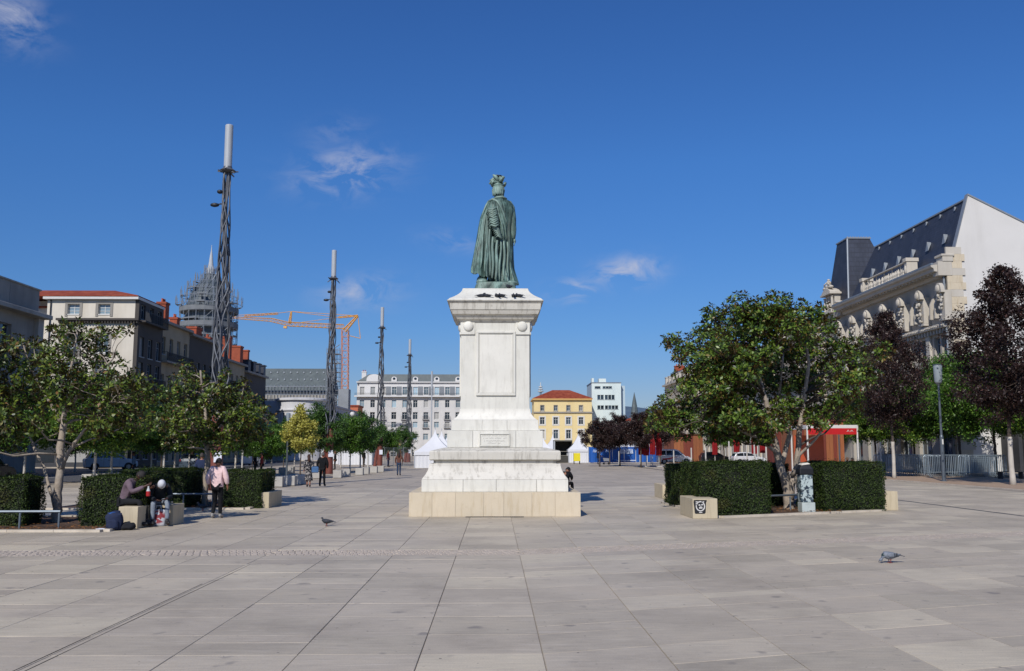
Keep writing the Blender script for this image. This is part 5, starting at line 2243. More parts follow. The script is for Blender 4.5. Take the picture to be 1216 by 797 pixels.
# ---------------- yellow house and mint house
YELW = M('yellow_render', '#d8c490', .85, .05, .6, dirt='#b89d62', dirt_amt=.3, streak=True)
dy = 225
xy0, xy1 = A(634, 500, dy).x, A(703, 500, dy).x
yh = T('yellow_house', 'yellow house with hipped red roof and white window surrounds', 'house', (xy0, dy, 0))
WY = xy1 - xy0
def zY(py):
    return A(668, py, dy).z
cpx = [644, 660, 675, 690]
cu = [A(p, 500, dy).x - xy0 for p in cpx]
frs = [(zY(521), zY(510), 1.05), (zY(502.5), zY(496), 1.05), (zY(504), zY(495.5), 1.05), (zY(488), zY(481.5), .85)]
frs = [(zY(545), zY(535), 1.2), (zY(521), zY(510.5), 1.15), (zY(504), zY(495.5), 1.15), (zY(488), zY(481.5), .85)]
rows = [(a, b_, [(c - w_ / 2, c + w_ / 2) for c in cu]) for a, b_, w_ in frs]
wall(yh, WY, zY(475), rows, YELW, .4)
for k, (a, b_, cs) in enumerate(rows):
    for p, q in cs:
        window(yh, (p + q) / 2, .22, a, q - p, b_ - a, 'yh', FRAMEW, GLASS, 1, 1)
        mb = MB()
        s = .3 if k < 3 else .12
        mb.box(p - s, p - .002, -.06, .02, a - s, b_ + s)
        mb.box(q + .002, q + s, -.06, .02, a - s, b_ + s)
        mb.box(p, q, -.06, .02, b_ + .002, b_ + s)
        mb.box(p, q, -.06, .02, a - s, a - .105)
        mb.build('surround', FRAMEW if k < 3 else STONEG, yh)
mb = MB()
mb.box(-.2, WY + .2, -.3, -.001, zY(490.5), zY(489))
mb.build('string_course', STONEG, yh)
mb = MB()
mb.box(-.4, WY + .1, -.6, 11, zY(475) + .001, zY(473.5))
mb.build('eaves', M('eaves_ochre', '#c8a060', .8, .08, 2), yh)
block(yh, WY, .4, 11, zY(475), YELW)
hip_roof(yh, 0, WY - .1, 0, 11, zY(473.5) + .003, zY(466) - zY(473.5) + .9, .3, TILE, ridge=.9)
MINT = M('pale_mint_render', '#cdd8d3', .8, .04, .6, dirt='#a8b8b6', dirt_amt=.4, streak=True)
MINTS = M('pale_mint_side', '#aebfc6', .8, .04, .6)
mh = T('mint_building', 'tall pale mint building with small roof boxes rising behind the purple trees', 'building', (A(703, 500, 232).x, 232, 0))
def zM(py):
    return A(720, py, 232).z
uM = lambda p: A(p, 500, 232).x - A(703, 500, 232).x
WM = uM(738)
rows = [(zM(521), zM(517), []), (zM(514), zM(510), [])]
cM = [711.5, 715.5, 720.5, 724.5, 728.5]
rws = [(zM(534), zM(529), [(uM(p) - .38, uM(p) + .38) for p in cM]), (zM(521), zM(516.5), [(uM(p) - .38, uM(p) + .38) for p in cM]), (zM(486), zM(481.5), [(uM(p) - .38, uM(p) + .38) for p in cM + [732.5]]), (zM(474.5), zM(469), [(uM(p) - .38, uM(p) + .38) for p in cM]), (zM(461.5), zM(458.8), [(uM(p) - .38, uM(p) + .38) for p in (708.5, 711.8, 718, 721.8, 725.5)])]
wall(mh, WM, zM(455), rws, MINT, .35)
for a, b_, cs in rws:
    for p, q in cs:
        window(mh, (p + q) / 2, .2, a, q - p, b_ - a, 'mh', FRAMEG, GLASS, 0, 0)
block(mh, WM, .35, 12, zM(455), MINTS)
mb = MB()
mb.box(WM + .002, uM(744), 2, 12, 0, zM(457.5))
mb.build('side_wing', MINTS, mh)
mb = MB()
mb.box(-.1, WM + .1, -.1, 12, zM(455) + .001, zM(454))
mb.build('coping', ZINC, mh)
for (p0, p1, h_) in ((703.5, 706, 449), (712, 720.5, 449.5)):
    mb = MB()
    mb.box(uM(p0), uM(p1), .5, 3, zM(454) + .001, zM(h_))
    mb.build('roof_box', MINT, mh)
# telecom towers on the hill, church spire
for nm, lb, cat, px_, py0, py1, dt, w_ in (('telecom_tower', 'tiny red and white telecom mast on the wooded hill above the yellow house roof', 'tower', 642, 470, 457, 1900, 5), ):
    p = A(px_, py0, dt)
    o = T(nm, lb, cat, (p.x, dt, p.z - 25))
    h_ = A(px_, py1, dt).z - p.z + 25
    mb = MB()
    truss(mb, (0, 0, 0), (0, 0, h_ * .72), w_, .5, 8, w_ * .6)
    mb.build('lattice', TUBE, o)
    for k in range(3):
        mb = MB()
        mb.lathe([(5 - k, h_ * (.68 + .1 * k)), (6 - k, h_ * (.70 + .1 * k)), (6 - k, h_ * (.73 + .1 * k)), (2, h_ * (.74 + .1 * k))], 12)
        mb.build('platform', FRAMEW, o)
    mb = MB()
    mb.tube([(0, 0, h_ * .72), (0, 0, h_ * 1.1)], .9, 6)
    mb.build('antenna', FRAMEW, o)
p = A(754, 520, 330)
sp_ = T('church_spire', 'slender grey church spire rising over the purple trees', 'spire', (p.x, 330, 0))
h_ = A(754, 466, 330).z
mb = MB()
mb.box(-1.2, 1.2, -1.2, 1.2, 0, h_ * .62)
mb.build('tower', STONEG, sp_)
mb = MB()
mb.lathe([(1.5, h_ * .62 + .01), (.7, h_ * .85), (.05, h_)], 8)
mb.build('roof', SLATEG, sp_)

# ---------------- distant low roofs beyond, filling the town between the closing buildings
rt = random.Random(17)
for i, (px_, py_, dt, wpx, mt) in enumerate(((640, 492, 420, 20, 'a'), (648, 500, 380, 16, 'b'), (752, 500, 380, 22, 'a'), (770, 497, 340, 22, 'c'), (632, 505, 360, 18, 'c'), (778, 505, 300, 16, 'b'), (418, 500, 330, 14, 'a'), (412, 508, 300, 16, 'c'))):
    wm = {'a': M('far_render_pale', '#b3aa9a', .9, .1, .3), 'b': M('far_render_pink', '#b09382', .9, .1, .3), 'c': M('far_render_grey', '#9b9a98', .9, .1, .3)}[mt]
    p0, p1 = A(px_ - wpx / 2, 500, dt), A(px_ + wpx / 2, 500, dt)
    hh = A(px_, py_, dt).z
    o = T('distant_house', ['pale house far off by the edge of the pedestal', 'pinkish house far off behind the yellow house', 'pale house far off below the spire', 'grey house far off behind the parasols', 'grey house farthest off at the pedestal', 'pinkish house far off before the shaded corner',
                            'pale house far off beside the crane foot', 'grey house far off under the crane'][i], 'house', (p0.x, dt, 0))
    W_ = p1.x - p0.x
    rows = [(hh - 2.8, hh - 1.2, cols_of(W_, 3, 1)), ]
    wall(o, W_, hh, rows, wm, .4)
    for p, q in rows[0][2]:
        window(o, (p + q) / 2, .2, rows[0][0], 1, 1.6, 'far', FRAMEW, GLASS, 1, 0, False)
    block(o, W_, .4, 9, hh - .05, wm)
    hip_roof(o, 0, W_, 0, 9, hh, 1.6, .3, TILE)

# ---------------- the ornate building on the sunny side
OST = M('ornate_stone', '#a9a296', .8, .09, .6, dirt='#877d6c', dirt_amt=.6, streak=True, bump=.2, bscale=6)
OSL = M('ornate_stone_light', '#bab3a6', .8, .07, .8, dirt='#9c9280', dirt_amt=.5, streak=True)
GAB = M('white_gable_render', '#cfccc6', .85, .05, .35, dirt='#a8a39a', dirt_amt=.5, streak=True)
LEADM = M('lead_flashing', '#8c9297', .5, .1, 2, metal=.3)
yN, yF = 75.2, 98.0          # near and far end of the main roof
og = T('ornate_building', 'ornate stone building with slate mansard roofs, balustrade and white gable end', 'building', (38, yF, 0), -pi / 2)
LL = yF - yN
zE = 17.2                    # eaves
zR = A(1169, 237, yN + .3).z
print('eave', zE, 'ridge', zR)
# local frame: x runs towards the camera, y goes into the building (+X world)
def lo(u, d, z):
    return (u, d, z)
nb = 6
bay = LL / nb
rows = []
# ground, first and second floor openings, then attic arcade
rows.append((.2, 4.2, [(bay * i + .7, bay * (i + 1) - .7) for i in range(nb)]))
rows.append((5.6, 8.4, [(bay * i + o_, bay * i + o_ + 1.0) for i in range(nb) for o_ in (.75, 2.05)]))
rows.append((9.6, 11.4, [(bay * i + o_, bay * i + o_ + 1.0) for i in range(nb) for o_ in (.75, 2.05)]))
zA0, zA1 = 13.0, 14.9
rows.append((zA0, zA1, [(bay * i + o_, bay * i + o_ + .62) for i in range(nb) for o_ in (.72, 1.59, 2.46)]))
wall(og, LL, zE - .9, rows, OST, .5)
for k, (a, b_, cs) in enumerate(rows):
    for p, q in cs:
        window(og, (p + q) / 2, .3, a, q - p, b_ - a, 'og%d' % k, FRAMEG, GLASS, 1 if k else 2, 1, sill=False)
for i in range(nb):
    # colonnettes between the attic windows
    for o_ in (1.465, 2.335):
        mb = MB()
        u = bay * i + o_
        mb.add([(u - .1, -.001, zA0 - .1), (u + .1, -.001, zA0 - .1), (u + .1, -.001, zA1 + .1), (u - .1, -.001, zA1 + .1), (u - .1, -.62, zA0 - .1), (u + .1, -.62, zA0 - .1), (u + .1, -.2, zA1 + .05), (u - .1, -.2, zA1 + .05), (u - .1, -.58, zA1 - .75), (u + .1, -.58, zA1 - .75)],
               [(0, 3, 7, 8, 4), (1, 5, 9, 6, 2), (4, 8, 9, 5), (8, 7, 6, 9), (3, 2, 6, 7), (0, 4, 5, 1)])
        fixn(mb.build('fin', OSL, og))
# tall scrolled consoles (cartouches) between bays
for i in range(nb + 1):
    u = bay * i
    mb = MB()
    mb.box(u - .42, u + .42, -.62, -.001, zA0 - .3, zA1 + .15)
    mb.box(u - .5, u + .5, -.72, -.001, zA0 - .5, zA0 - .302)
    bev(mb.build('pier', OSL, og), .03, 1)
    mb = MB()
    pts = [(u + .55 * cos(a), zA1 - .05 + .85 * sin(a)) for a in [pi * k / 12 for k in range(13)]]
    mb.prism(pts, -.95, -.622)
    rc = random.Random(i)
    mb.ell((u, -.98, zA1 + .3), (.3, .16, .34), 12, 8)
    for q_ in range(16):
        mb.ell((u + rc.uniform(-.36, .36), -.68 - rc.uniform(0, .24), zA0 - .1 + rc.uniform(0, 1.9)), (rc.uniform(.08, .17), rc.uniform(.08, .15), rc.uniform(.08, .2)), 7, 5)
    fixn(mb.build('carved_cartouche', OSL, og, smooth=False))
    mb = MB()
    mb.box(u - .35, u + .35, -.25, -.001, 4.7, 11.9)
    bev(mb.build('pilaster', OSL, og), .03, 1)
for i in range(int(LL / .3)):
    rc = random.Random(i + 50)
    mb = MB()
    mb.ell((.2 + i * .3, -.63, 12.18 + rc.uniform(-.03, .03)), (.1, .05, rc.uniform(.06, .11)), 7, 5)
    mb.build('carved_rosette', OSL, og)
# string courses and main cornice
for (z, d, h_, nm) in ((4.6, .45, .3, 'string_course'), (8.9, .3, .2, 'string_course'), (12.0, .6, .35, 'string_course')):
    mb = MB()
    mb.box(-.1, LL + .0, -d, -.001, z, z + h_)
    bev(mb.build(nm, OSL, og), .03, 1)
for i in range(int(LL / .55)):
    mb = MB()
    mb.box(.1 + i * .55, .36 + i * .55, -.42, -.002, 11.6, 11.997)
    mb.build('bracket', OST, og)
mb = MB()
prof_c = [(0, zE - .9), (-.25, zE - .9), (-.35, zE - .62), (-1.15, zE - .5), (-1.2, zE - .25), (-1.4, zE - .15), (-1.45, zE), (-.2, zE + .15), (.5, zE + .15), (.5, zE - .9)]
rings = [[(u, d, z) for d, z in prof_c] for u in (-.1, LL + .02)]
mb.ring_loft(rings)
fixn(mb.build('cornice', OSL, og))
for i in range(int(LL / .7)):
    mb = MB()
    mb.box(.2 + i * .7, .42 + i * .7, -1.0, -.36, zE - .64, zE - .52)
    mb.build('modillion', OSL, og)
mb = MB()
mb.box(-.1, LL + .0, -1.4, -1.2, zE + .04, zE + .2)
mb.build('gutter', ZINC, og)
# main mansard: steep front slope, ridge, rear slope
ur = 2.1
mb = MB()
mb.add([(0, .3, zE + .152), (LL - .35, .3, zE + .152), (LL - .35, ur, zR), (3.6, ur, zR), (LL - .35, 12, zR - 5.2), (3.6, 12, zR - 5.2), (0, 12, zE), (LL - .35, 12, zE)],
       [(0, 1, 2, 3), (3, 2, 4, 5), (5, 4, 7, 6), (0, 3, 5, 6), (1, 7, 4, 2)])
rf = fixn(mb.build('roof', SLATE, og))
mb = MB()
mb.box(3.6, LL - .3, ur - .12, ur + .12, zR - .03, zR + .1)
mb.build('ridge_flashing', LEADM, rf)
for j, (f_, n_) in enumerate(((.45, 6), (.9, 7))):
    for i in range(n_):
        u = 3.8 + (LL - 3.8) * (i + .5) / (n_ + .2)
        d = .3 + (ur - .3) * f_
        z = zE + .15 + (zR - zE) * f_
        s = .5 if j == 0 else .22
        mb = MB()
        mb.add([(u - s * .6, d - .55 * s, z - s * .8), (u + s * .6, d - .55 * s, z - s * .8), (u, d - .45 * s, z + s * .9), (u, d + .4 * s, z + s * .8)], [(0, 1, 2), (0, 2, 3), (1, 3, 2), (0, 3, 1)])
        fixn(mb.build('roof_vent', LEADM, rf))
# white party wall at the near end with flashing
mb = MB()
gw = 20
poly = [(.32, 0), (.32, zE + .1), (ur, zR + .25), (gw, zR + .25 - 5.2 * (gw - ur) / 9.9 * .98), (gw, 0)]
mb.add([(LL - .3, d, z) for d, z in poly] + [(LL + .05, d, z) for d, z in poly], [tuple(range(5)), tuple(range(9, 4, -1))] + [(i, (i + 1) % 5, 5 + (i + 1) % 5, 5 + i) for i in range(5)])
fixn(mb.build('gable_wall', GAB, og))
mb = MB()
for (a, b_) in ((poly[1], poly[2]), (poly[2], poly[3])):
    mb.add([(LL - .4, a[0] - .05, a[1] + .02), (LL + .12, a[0] - .05, a[1] + .02), (LL + .12, b_[0] - .05, b_[1] + .02), (LL - .4, b_[0] - .05, b_[1] + .02),
            (LL - .4, a[0] - .05, a[1] + .16), (LL + .12, a[0] - .05, a[1] + .16), (LL + .12, b_[0] - .05, b_[1] + .16), (LL - .4, b_[0] - .05, b_[1] + .16)],
           [(0, 3, 2, 1), (4, 5, 6, 7), (0, 1, 5, 4), (1, 2, 6, 5), (2, 3, 7, 6), (3, 0, 4, 7)])
mb.build('gable_flashing', LEADM, og)
# sandstone corner pier in blocks
z = 0
k = 0
while z < zE + 1.2:
    mb = MB()
    mb.box(LL - .02, LL + .16, -.15, 1.15 + (.25 if k % 2 else 0), z + .004, z + .6)
    mb.build('quoin', SANDST if k % 3 else OSL, og)
    z += .605
    k += 1
mb = MB()
mb.box(LL - .9, LL + .25, -.5, .4, zE + .3, zE + .75)
mb.box(LL - 1.0, LL + .3, -.6, .5, zE + .752, zE + .95)
mb.box(LL - .8, LL + .2, -.9, .3, zE - .9, zE + .298)
bev(mb.build('corner_block', OSL, og), .03, 1)
mb = MB()
mb.tube([(LL - .15, -.3, 0), (LL - .15, -.3, zE - .9)], .09, 8)
mb.build('downpipe', ZINC, og)
# balustraded attic piece in the middle of the roof front
u0_, u1_ = yF - A(1039, 400, 38 / .4138).y * 1.0, 0
ya_, yb_ = 38 * 1090 / (1041 - 588), 38 * 1090 / (1093 - 588)
u0_, u1_ = yF - ya_, yF - yb_
mb = MB()
mb.box(u0_, u1_, -.5, .35, zE + .1, zE + .5)
mb.box(u0_ - .1, u1_ + .1, -.5, -.2, zE + 1.62, zE + 1.74)
bq = bev(mb.build('balustrade', OSL, og), .03, 1)
nbal = 26
rq = random.Random(4)
for i in range(nbal):
    mb = MB()
    u = u0_ + (u1_ - u0_) * (i + .5) / nbal
    mb.lathe([(.13, zE + .502), (.17, zE + .6), (.12, zE + .75), (.17, zE + .9), (.1, zE + 1.05 + rq.uniform(-.1, .15)), (.03, zE + 1.2 + rq.uniform(-.02, .15))], 7, u, -.32 + rq.uniform(-.06, .06))
    if i % 5 == 2:
        mb.box(u - .04, u + .04, -.36, -.28, zE + 1.1, zE + 1.619)
    mb.build('carved_crest', OSL, bq)
for u in (u0_ - .3, u1_ + .35):
    mb = MB()
    mb.box(u - .28, u + .28, -.6, .4, zE + .1, zE + 1.6)
    mb.box(u - .36, u + .36, -.7, .5, zE + 1.602, zE + 1.95)
    mb.ell((u, -.62, zE + .9), (.2, .12, .4), 8, 6)
    bev(mb.build('end_pier', OSL, og), .03, 1)
# far pavilion with a tall truncated roof
pv = T('pavilion_tower', 'dark slate pavilion roof with crested top over the ornate dormer at the far end', 'tower', (38, 98.05, 0))
zT = A(1016, 284, 98.9).z
z0 = zE + .16
mb = MB()
mb.add([(.3, -.4, z0), (6.6, -.4, z0), (6.6, 6.5, z0), (.3, 6.5, z0), (.9, .7, zT), (3.4, .7, zT), (3.4, 3.8, zT), (.9, 3.8, zT)],
       [(0, 3, 2, 1), (4, 5, 6, 7), (0, 1, 5, 4), (1, 2, 6, 5), (2, 3, 7, 6), (3, 0, 4, 7)])
pr_ = fixn(mb.build('roof', SLATE, pv))
mb = MB()
mb.box(.8, 3.5, .6, .72, zT + .002, zT + .15)
mb.box(.8, .92, .73, 3.9, zT + .002, zT + .15)
for i in range(9):
    mb.add([(.8 + i * .3, .6, zT + .152), (1.0 + i * .3, .6, zT + .152), (.9 + i * .3, .6, zT + .28), (.9 + i * .3, .66, zT + .152)], [(0, 1, 2), (1, 3, 2), (3, 0, 2)])
mb.build('cresting', LEADM, pr_)
mb = MB()
mb.tube([(.3, -.4, z0), (.9, .7, zT)], .10, 6)
mb.build('hip_flashing', LEADM, pr_)
mb = MB()
mb.box(0, 10, .02, 6.5, 0, zE - .9)
mb.box(-.5, 10, .02, 6.6, zE - .898, zE + .15)
bev(mb.build('wall', OST, pv), .02, 1)
# ornate stone dormer with pediment and statue group
do = T('stone_dormer', 'carved stone dormer with columns and a seated figure crowning the far facade bay', 'dormer', (37.4, 100.2, zE - .3))
do.scale = (1, 1, .62)
mb = MB()
mb.box(-.2, 1.4, -.2, 2.6, 0, .5)
mb.box(.35, 1.4, 0, 2.4, .502, 3.4)
bev(mb.build('body', OSL, do), .03, 1)
for yy in (.15, .9, 1.55, 2.3):
    mb = MB()
    mb.lathe([(.2, .502), (.2, .7), (.14, .8), (.13, 2.8), (.2, 3.0), (.2, 3.1)], 10, .1, yy)
    mb.build('column', OSL, do)
mb = MB()
mb.box(-.3, 1.6, -.3, 2.75, 3.402, 3.75)
pts = [(-.25, 3.752), (2.7, 3.752), (2.2, 4.3), (1.2, 4.8), (.3, 4.3)]
mb.add([(-.2, yy, zz) for yy, zz in pts] + [(1.0, yy, zz) for yy, zz in pts], [tuple(range(5)), tuple(range(9, 4, -1))] + [(i, (i + 1) % 5, 5 + (i + 1) % 5, 5 + i) for i in range(5)])
fixn(bev(mb.build('pediment', OSL, do), .03, 1))
mb = MB()
mb.ell((.2, 1.2, 5.0), (.4, .5, .5), 10, 8)
mb.ell((.2, 1.2, 5.7), (.28, .3, .45), 10, 8)
mb.ell((.2, 1.2, 6.25), (.17, .17, .2), 10, 8)
mb.ell((.1, .4, 4.8), (.3, .5, .3), 10, 8)
mb.ell((.1, 2.0, 4.8), (.3, .5, .3), 10, 8)
mb.tube([(.1, .95, 5.9), (-.1, .6, 5.5), (.0, .4, 5.1)], .09, 6)
mb.tube([(.1, 1.45, 5.9), (-.1, 1.8, 5.5), (.0, 2.0, 5.1)], .09, 6)
fixn(mb.build('carved_figures', OSL, do, smooth=True))
mb = MB()
mb.lathe([(.5, -.0), (.5, .5), (.35, .6), (.35, 1.4), (.55, 1.5), (.55, 1.75)], 12, .4, -1.2)
mb.build('urn_base', OSL, do)
# the rest of the sunny row, going away
SUNW = M('sunny_render', '#b9ae9c', .85, .07, .6, dirt='#8f8371', dirt_amt=.5, streak=True)
def row_right(label, y0, L, H, n, roofh, roofm, key, mat):
    r = T('row_house', label, 'house', (38, y0 + L, 0), -pi / 2)
    nf = int((H - 4.4) / 3.1)
    rows = [(.3, 3.4, cols_of(L, n, 1.6))] + [(4.6 + i * 3.1, 6.6 + i * 3.1, cols_of(L, n, 1.1)) for i in range(nf)]
    wall(r, L, H, rows, mat, .4)
    for za, zb, cs in rows:
        for p, q in cs:
            window(r, (p + q) / 2, .22, za, q - p, zb - za, key, FRAMEW, GLASS, 1, 1)
    block(r, L, .4, 12, H - .05, mat)
    mb = MB()
    mb.box(-.05, L + .05, -.6, .4, H + .001, H + .35)
    mb.build('cornice', OSL, r)
    balcony(r, .5, L - .5, 4.4 + 3.1 * (nf - 1), .8, 1, OSL)
    mb = MB()
    mb.add([(0, -.2, H + .352), (L, -.2, H + .352), (L, 1.6, H + .35 + roofh), (0, 1.6, H + .35 + roofh), (L, 11, H + .35 + roofh), (0, 11, H + .35 + roofh), (L, 12, H + .35), (0, 12, H + .35)],
           [(0, 1, 2, 3), (3, 2, 4, 5), (5, 4, 6, 7), (0, 3, 5, 7), (1, 6, 4, 2)])
    rf_ = fixn(mb.build('roof', roofm, r))
    for i in range(n):
        p = L * (i + .5) / n
        mb = MB()
        mb.box(p - .6, p + .6, -.1, 1.2, H + .36, H + 1.9)
        mb.box(p - .7, p + .7, -.2, 1.3, H + 1.902, H + 2.05)
        mb.build('dormer', OSL, rf_)
    chimney(r, L * .05 + .5, 3, H + .4, H + roofh + 2.0, .8, 2.2, 3)
    return r
row_right('pale house right behind the ornate building, seen through the big magnolia', 105.5, 20, 15.0, 6, 2.6, SLATE, 'ra', SUNW)
row_right('second pale house beyond the ornate building, mostly behind foliage', 126, 24, 14.2, 7, 2.6, SLATEG, 'ra', SUNW)
row_right('third pale house of the sunny row, behind the magnolia crown', 150.5, 22, 15.2, 6, 2.8, SLATE, 'ra', SUNW)
row_right('farthest house of the sunny row, its dark roof showing beside the magnolia crown', 173, 32, 15.6, 9, 2.6, SLATE, 'ra', SUNW)

# low shop annex with a dark front before the white gable
an = T('shop_annex', 'low dark-fronted shop with a grey awning at the foot of the white gable', 'shop', (41.5, 72.2, 0))
mb = MB(); mb.box(0, 22, .3, 2.8, 0, 5.2); mb.build('wall', SHOPF, an)
for i in range(6):
    mb = MB(); mb.box(.3 + i * 3.6, 3.4 + i * 3.6, .1, .299, 0, 3.4); o = mb.build('shopfront', SHOPF, an)
    mb = MB(); mb.box(.55 + i * 3.6, 3.15 + i * 3.6, .07, .099, .5, 2.9); mb.build('pane', GLASS, o)
    mb = MB(); mb.add([(.2 + i * 3.6, -1.3, 2.9), (3.5 + i * 3.6, -1.3, 2.9), (3.5 + i * 3.6, .28, 3.9), (.2 + i * 3.6, .28, 3.9), (.2 + i * 3.6, -1.3, 2.6), (3.5 + i * 3.6, -1.3, 2.6)], [(0, 1, 2, 3), (4, 5, 1, 0)])
    o = mb.build('awning', M('grey_awning', '#6c6f74', .8, .08, 2), an); o.modifiers.new('thickness', 'SOLIDIFY').thickness = .03
mb = MB(); mb.box(-.1, 22.1, -.0, 2.9, 5.2, 5.45); mb.build('coping', ZINC, an)
# ================================================================== STREET THINGS
# --- stone blocks by the beds
BLK = stone_mat('block_limestone', '#c0b398', '#8e7f68', .5)
def stone_bench(label, x0, x1, y0, y1, h):
    mb = MB()
    mb.box(x0, x1, y0, y1, 0, h)
    o = bev(mb.build('stone_block', BLK), .012, 2)
    return tag(o, label, 'stone block')


pa, pb, pc = G(823, 616), G(851, 615.5), G(801, 610.5)
blk = T('stone_block', 'pale stone block with a black graffiti tag on its front, by the hedge corner', 'stone block', (0, 0, 0))
mb = MB()
mb.box(pa.x, pb.x, pa.y, pa.y + 1.75, 0, .54)
bev(mb.build('body', BLK, blk), .012, 2)
# graffiti: a blocky face-like tag, sprayed flat on the front
GRAF = M('black_spray_paint', '#17171a', .6, .2, 20)
GRAFW = M('white_spray_paint', '#c4c2bd', .7, .1, 20)
yy = pa.y
cx0 = pa.x + .02
def gq(mb, u0, u1, v0, v1, d):
    mb.box(cx0 + u0, cx0 + u1, yy - d, yy - d + .001, v0, v1)
mb = MB()
mb.add([(cx0 + u, yy - .003, v) for u, v in ((0.0, .50), (.02, .475), (.0, .46), (.02, .3), (.03, .16), (.05, .13), (.30, .13), (.33, .16), (.34, .30), (.35, .44), (.37, .47), (.36, .51), (.33, .50), (.1, .505))], [tuple(range(14))])
fg = fixn(mb.build('graffiti', GRAF, blk))
mb = MB()
for (cu_, cv_, ru, rv) in ((.19, .335, .105, .12),):
    mb.add([(cx0 + cu_ + ru * cos(a), yy - .0045, cv_ + rv * sin(a)) for a in [2 * pi * k / 16 for k in range(16)]], [tuple(range(16))])
mb2 = MB()
for i in range(16):
    a, a2 = 2 * pi * i / 16, 2 * pi * (i + 1) / 16
    mb2.add([(cx0 + .19 + .13 * cos(a), yy - .0045, .335 + .14 * sin(a)), (cx0 + .19 + .13 * cos(a2), yy - .0045, .335 + .14 * sin(a2)), (cx0 + .19 + .1 * cos(a2), yy - .0045, .335 + .11 * sin(a2)), (cx0 + .19 + .1 * cos(a), yy - .0045, .335 + .11 * sin(a))], [(0, 1, 2, 3)])
for (u0, u1, v0, v1) in ((.06, .14, .44, .465), (.22, .30, .44, .465), (.15, .24, .155, .18), (.15, .25, .27, .31), (.14, .19, .35, .385), (.21, .27, .36, .39), (.17, .24, .325, .34), (.06, .09, .36, .42)):
    mb2.add([(cx0 + u0, yy - .0045, v0), (cx0 + u1, yy - .0045, v0 + .004), (cx0 + u1 - .006, yy - .0045, v1), (cx0 + u0 + .004, yy - .0045, v1)], [(0, 1, 2, 3)])
mb2.build('paint', GRAFW, fg)
p = G(787, 592.5)
q = G(808, 592.5)
stone_bench('pale stone block at the back corner of the long hedge, without graffiti', p.x, q.x, p.y, p.y + 1.8, .54)
p, q = G(1035, 606), G(1064, 605.5)
stone_bench('light stone block at the outer end of the bed, beside the last hedge', p.x, q.x, p.y, p.y + 1.2, .58)
p, q = G(298, 603.5), G(319, 603.5)
stone_bench('stone block with a dark stain, next to the hedge past the walker in pink', p.x, q.x, p.y, p.y + 1.8, .5)
p, q = G(140, 628), G(163, 628)
stone_bench('stone block on which the two people sit', p.x, q.x, p.y - .02, p.y + 2.4, .52)

# --- low rails round the beds
RAILM = M('rail_steel', '#6e7880', .5, .12, 5, metal=.5)
RAILM_D = M('dark_rail_steel', '#3a3f45', .5, .12, 5, metal=.4)
def low_rail(label, pts, h, posts, m=RAILM):
    r = T('low_rail', label, 'rail', (pts[0][0], pts[0][1], 0))
    mb = MB()
    x0, y0 = pts[0]
    for a, b_ in zip(pts, pts[1:]):
        mb.tube([(a[0] - x0, a[1] - y0, h), (b_[0] - x0, b_[1] - y0, h)], .032, 8)
    mb.build('top_rail', m, r)
    for (x, y) in posts:
        mb = MB()
        mb.tube([(x - x0, y - y0, -.02), (x - x0, y - y0, h - .03)], .026, 8)
        mb.build('post', m, r)
    return r


l0 = G(-40, 626)
low_rail('long low steel rail in front of the pale magnolia trunk', [(l0.x, 22.3), (G(86, 626).x, 22.35)], .42, [(G(41, 626).x, 22.3), (G(85, 626).x, 22.33)])
low_rail('short low rail behind the walker in pink, at the foot of the slim magnolia', [(G(212, 601).x, 30.0), (G(268, 601).x, 30.0)], .46, [(G(233, 601).x, 30.0), (G(266, 601).x, 30.0)])
low_rail('low rail running before the big magnolia and the cabinet', [(G(909, 609).x, G(909, 609).y + .35), (G(988, 604.5).x, G(988, 604.5).y + .3)], .47, [(G(914, 609).x, G(914, 609).y + .35), (G(942, 608).x, G(942, 608).y + .25), (G(987, 604.5).x, G(987, 604.5).y + .3)])

# --- graffitied cabinet with hood
c0 = G(952, 603)
c0 = Vector((9.39, 27.62, 0))
cab = T('utility_cabinet', 'white utility cabinet covered in dark graffiti with a black hood, beside the magnolia trunk', 'cabinet', (c0.x, c0.y + .3, 0))
CABW = M('cabinet_paint', '#b9c3bf', .5, .1, 3, dirt='#8a938f')
t = NT('graffiti_paint')
n = t.noise(4.6, 3, .5, kind='Object', sc=(1.4, 1, .8), dist=1.3)
f = t.ramp(n, [(.46, (0, 0, 0)), (.49, (1, 1, 1))])
n2 = t.noise(7, 3, .5, kind='Object', dist=.9)
f2 = t.ramp(n2, [(.55, (0, 0, 0)), (.58, (1, 1, 1))])
t.col(t.mix(f2, t.mix(f, lin('#25303a'), lin('#a9b6b4')), lin('#41525c')))
GRC = t.done(.5)
mb = MB(); mb.cbox(0, 0, 0, .40, .4, .30, b=.01)
mb.build('plinth', CABW, cab)
mb = MB(); mb.cbox(-.02, 0, .302, .36, .36, .82, b=.015)
mb.build('body', GRC, cab)
mb = MB()
mb.ring_loft([[(-.24, -.2, 1.126), (.2, -.2, 1.126), (.2, .2, 1.126), (-.24, .2, 1.126)], [(-.23, -.2, 1.3), (.19, -.2, 1.3), (.19, .2, 1.3), (-.23, .2, 1.3)], [(-.16, -.14, 1.42), (.1, -.14, 1.44), (.1, .14, 1.44), (-.16, .14, 1.42)]])
bev(mb.build('hood', M('black_plastic', '#141417', .45, .1, 4), cab), .03, 2)
mb = MB()
mb.ring_loft([[(-.17, -.17, 1.40), (.12, -.17, 1.44), (.14, .14, 1.44), (-.17, .14, 1.42)], [(-.12, -.12, 1.46), (.05, -.12, 1.485), (.06, .1, 1.48), (-.12, .1, 1.47)]])
bev(mb.build('lid', M('pale_lid', '#c9c3b6', .6, .08, 5), cab), .01, 1)

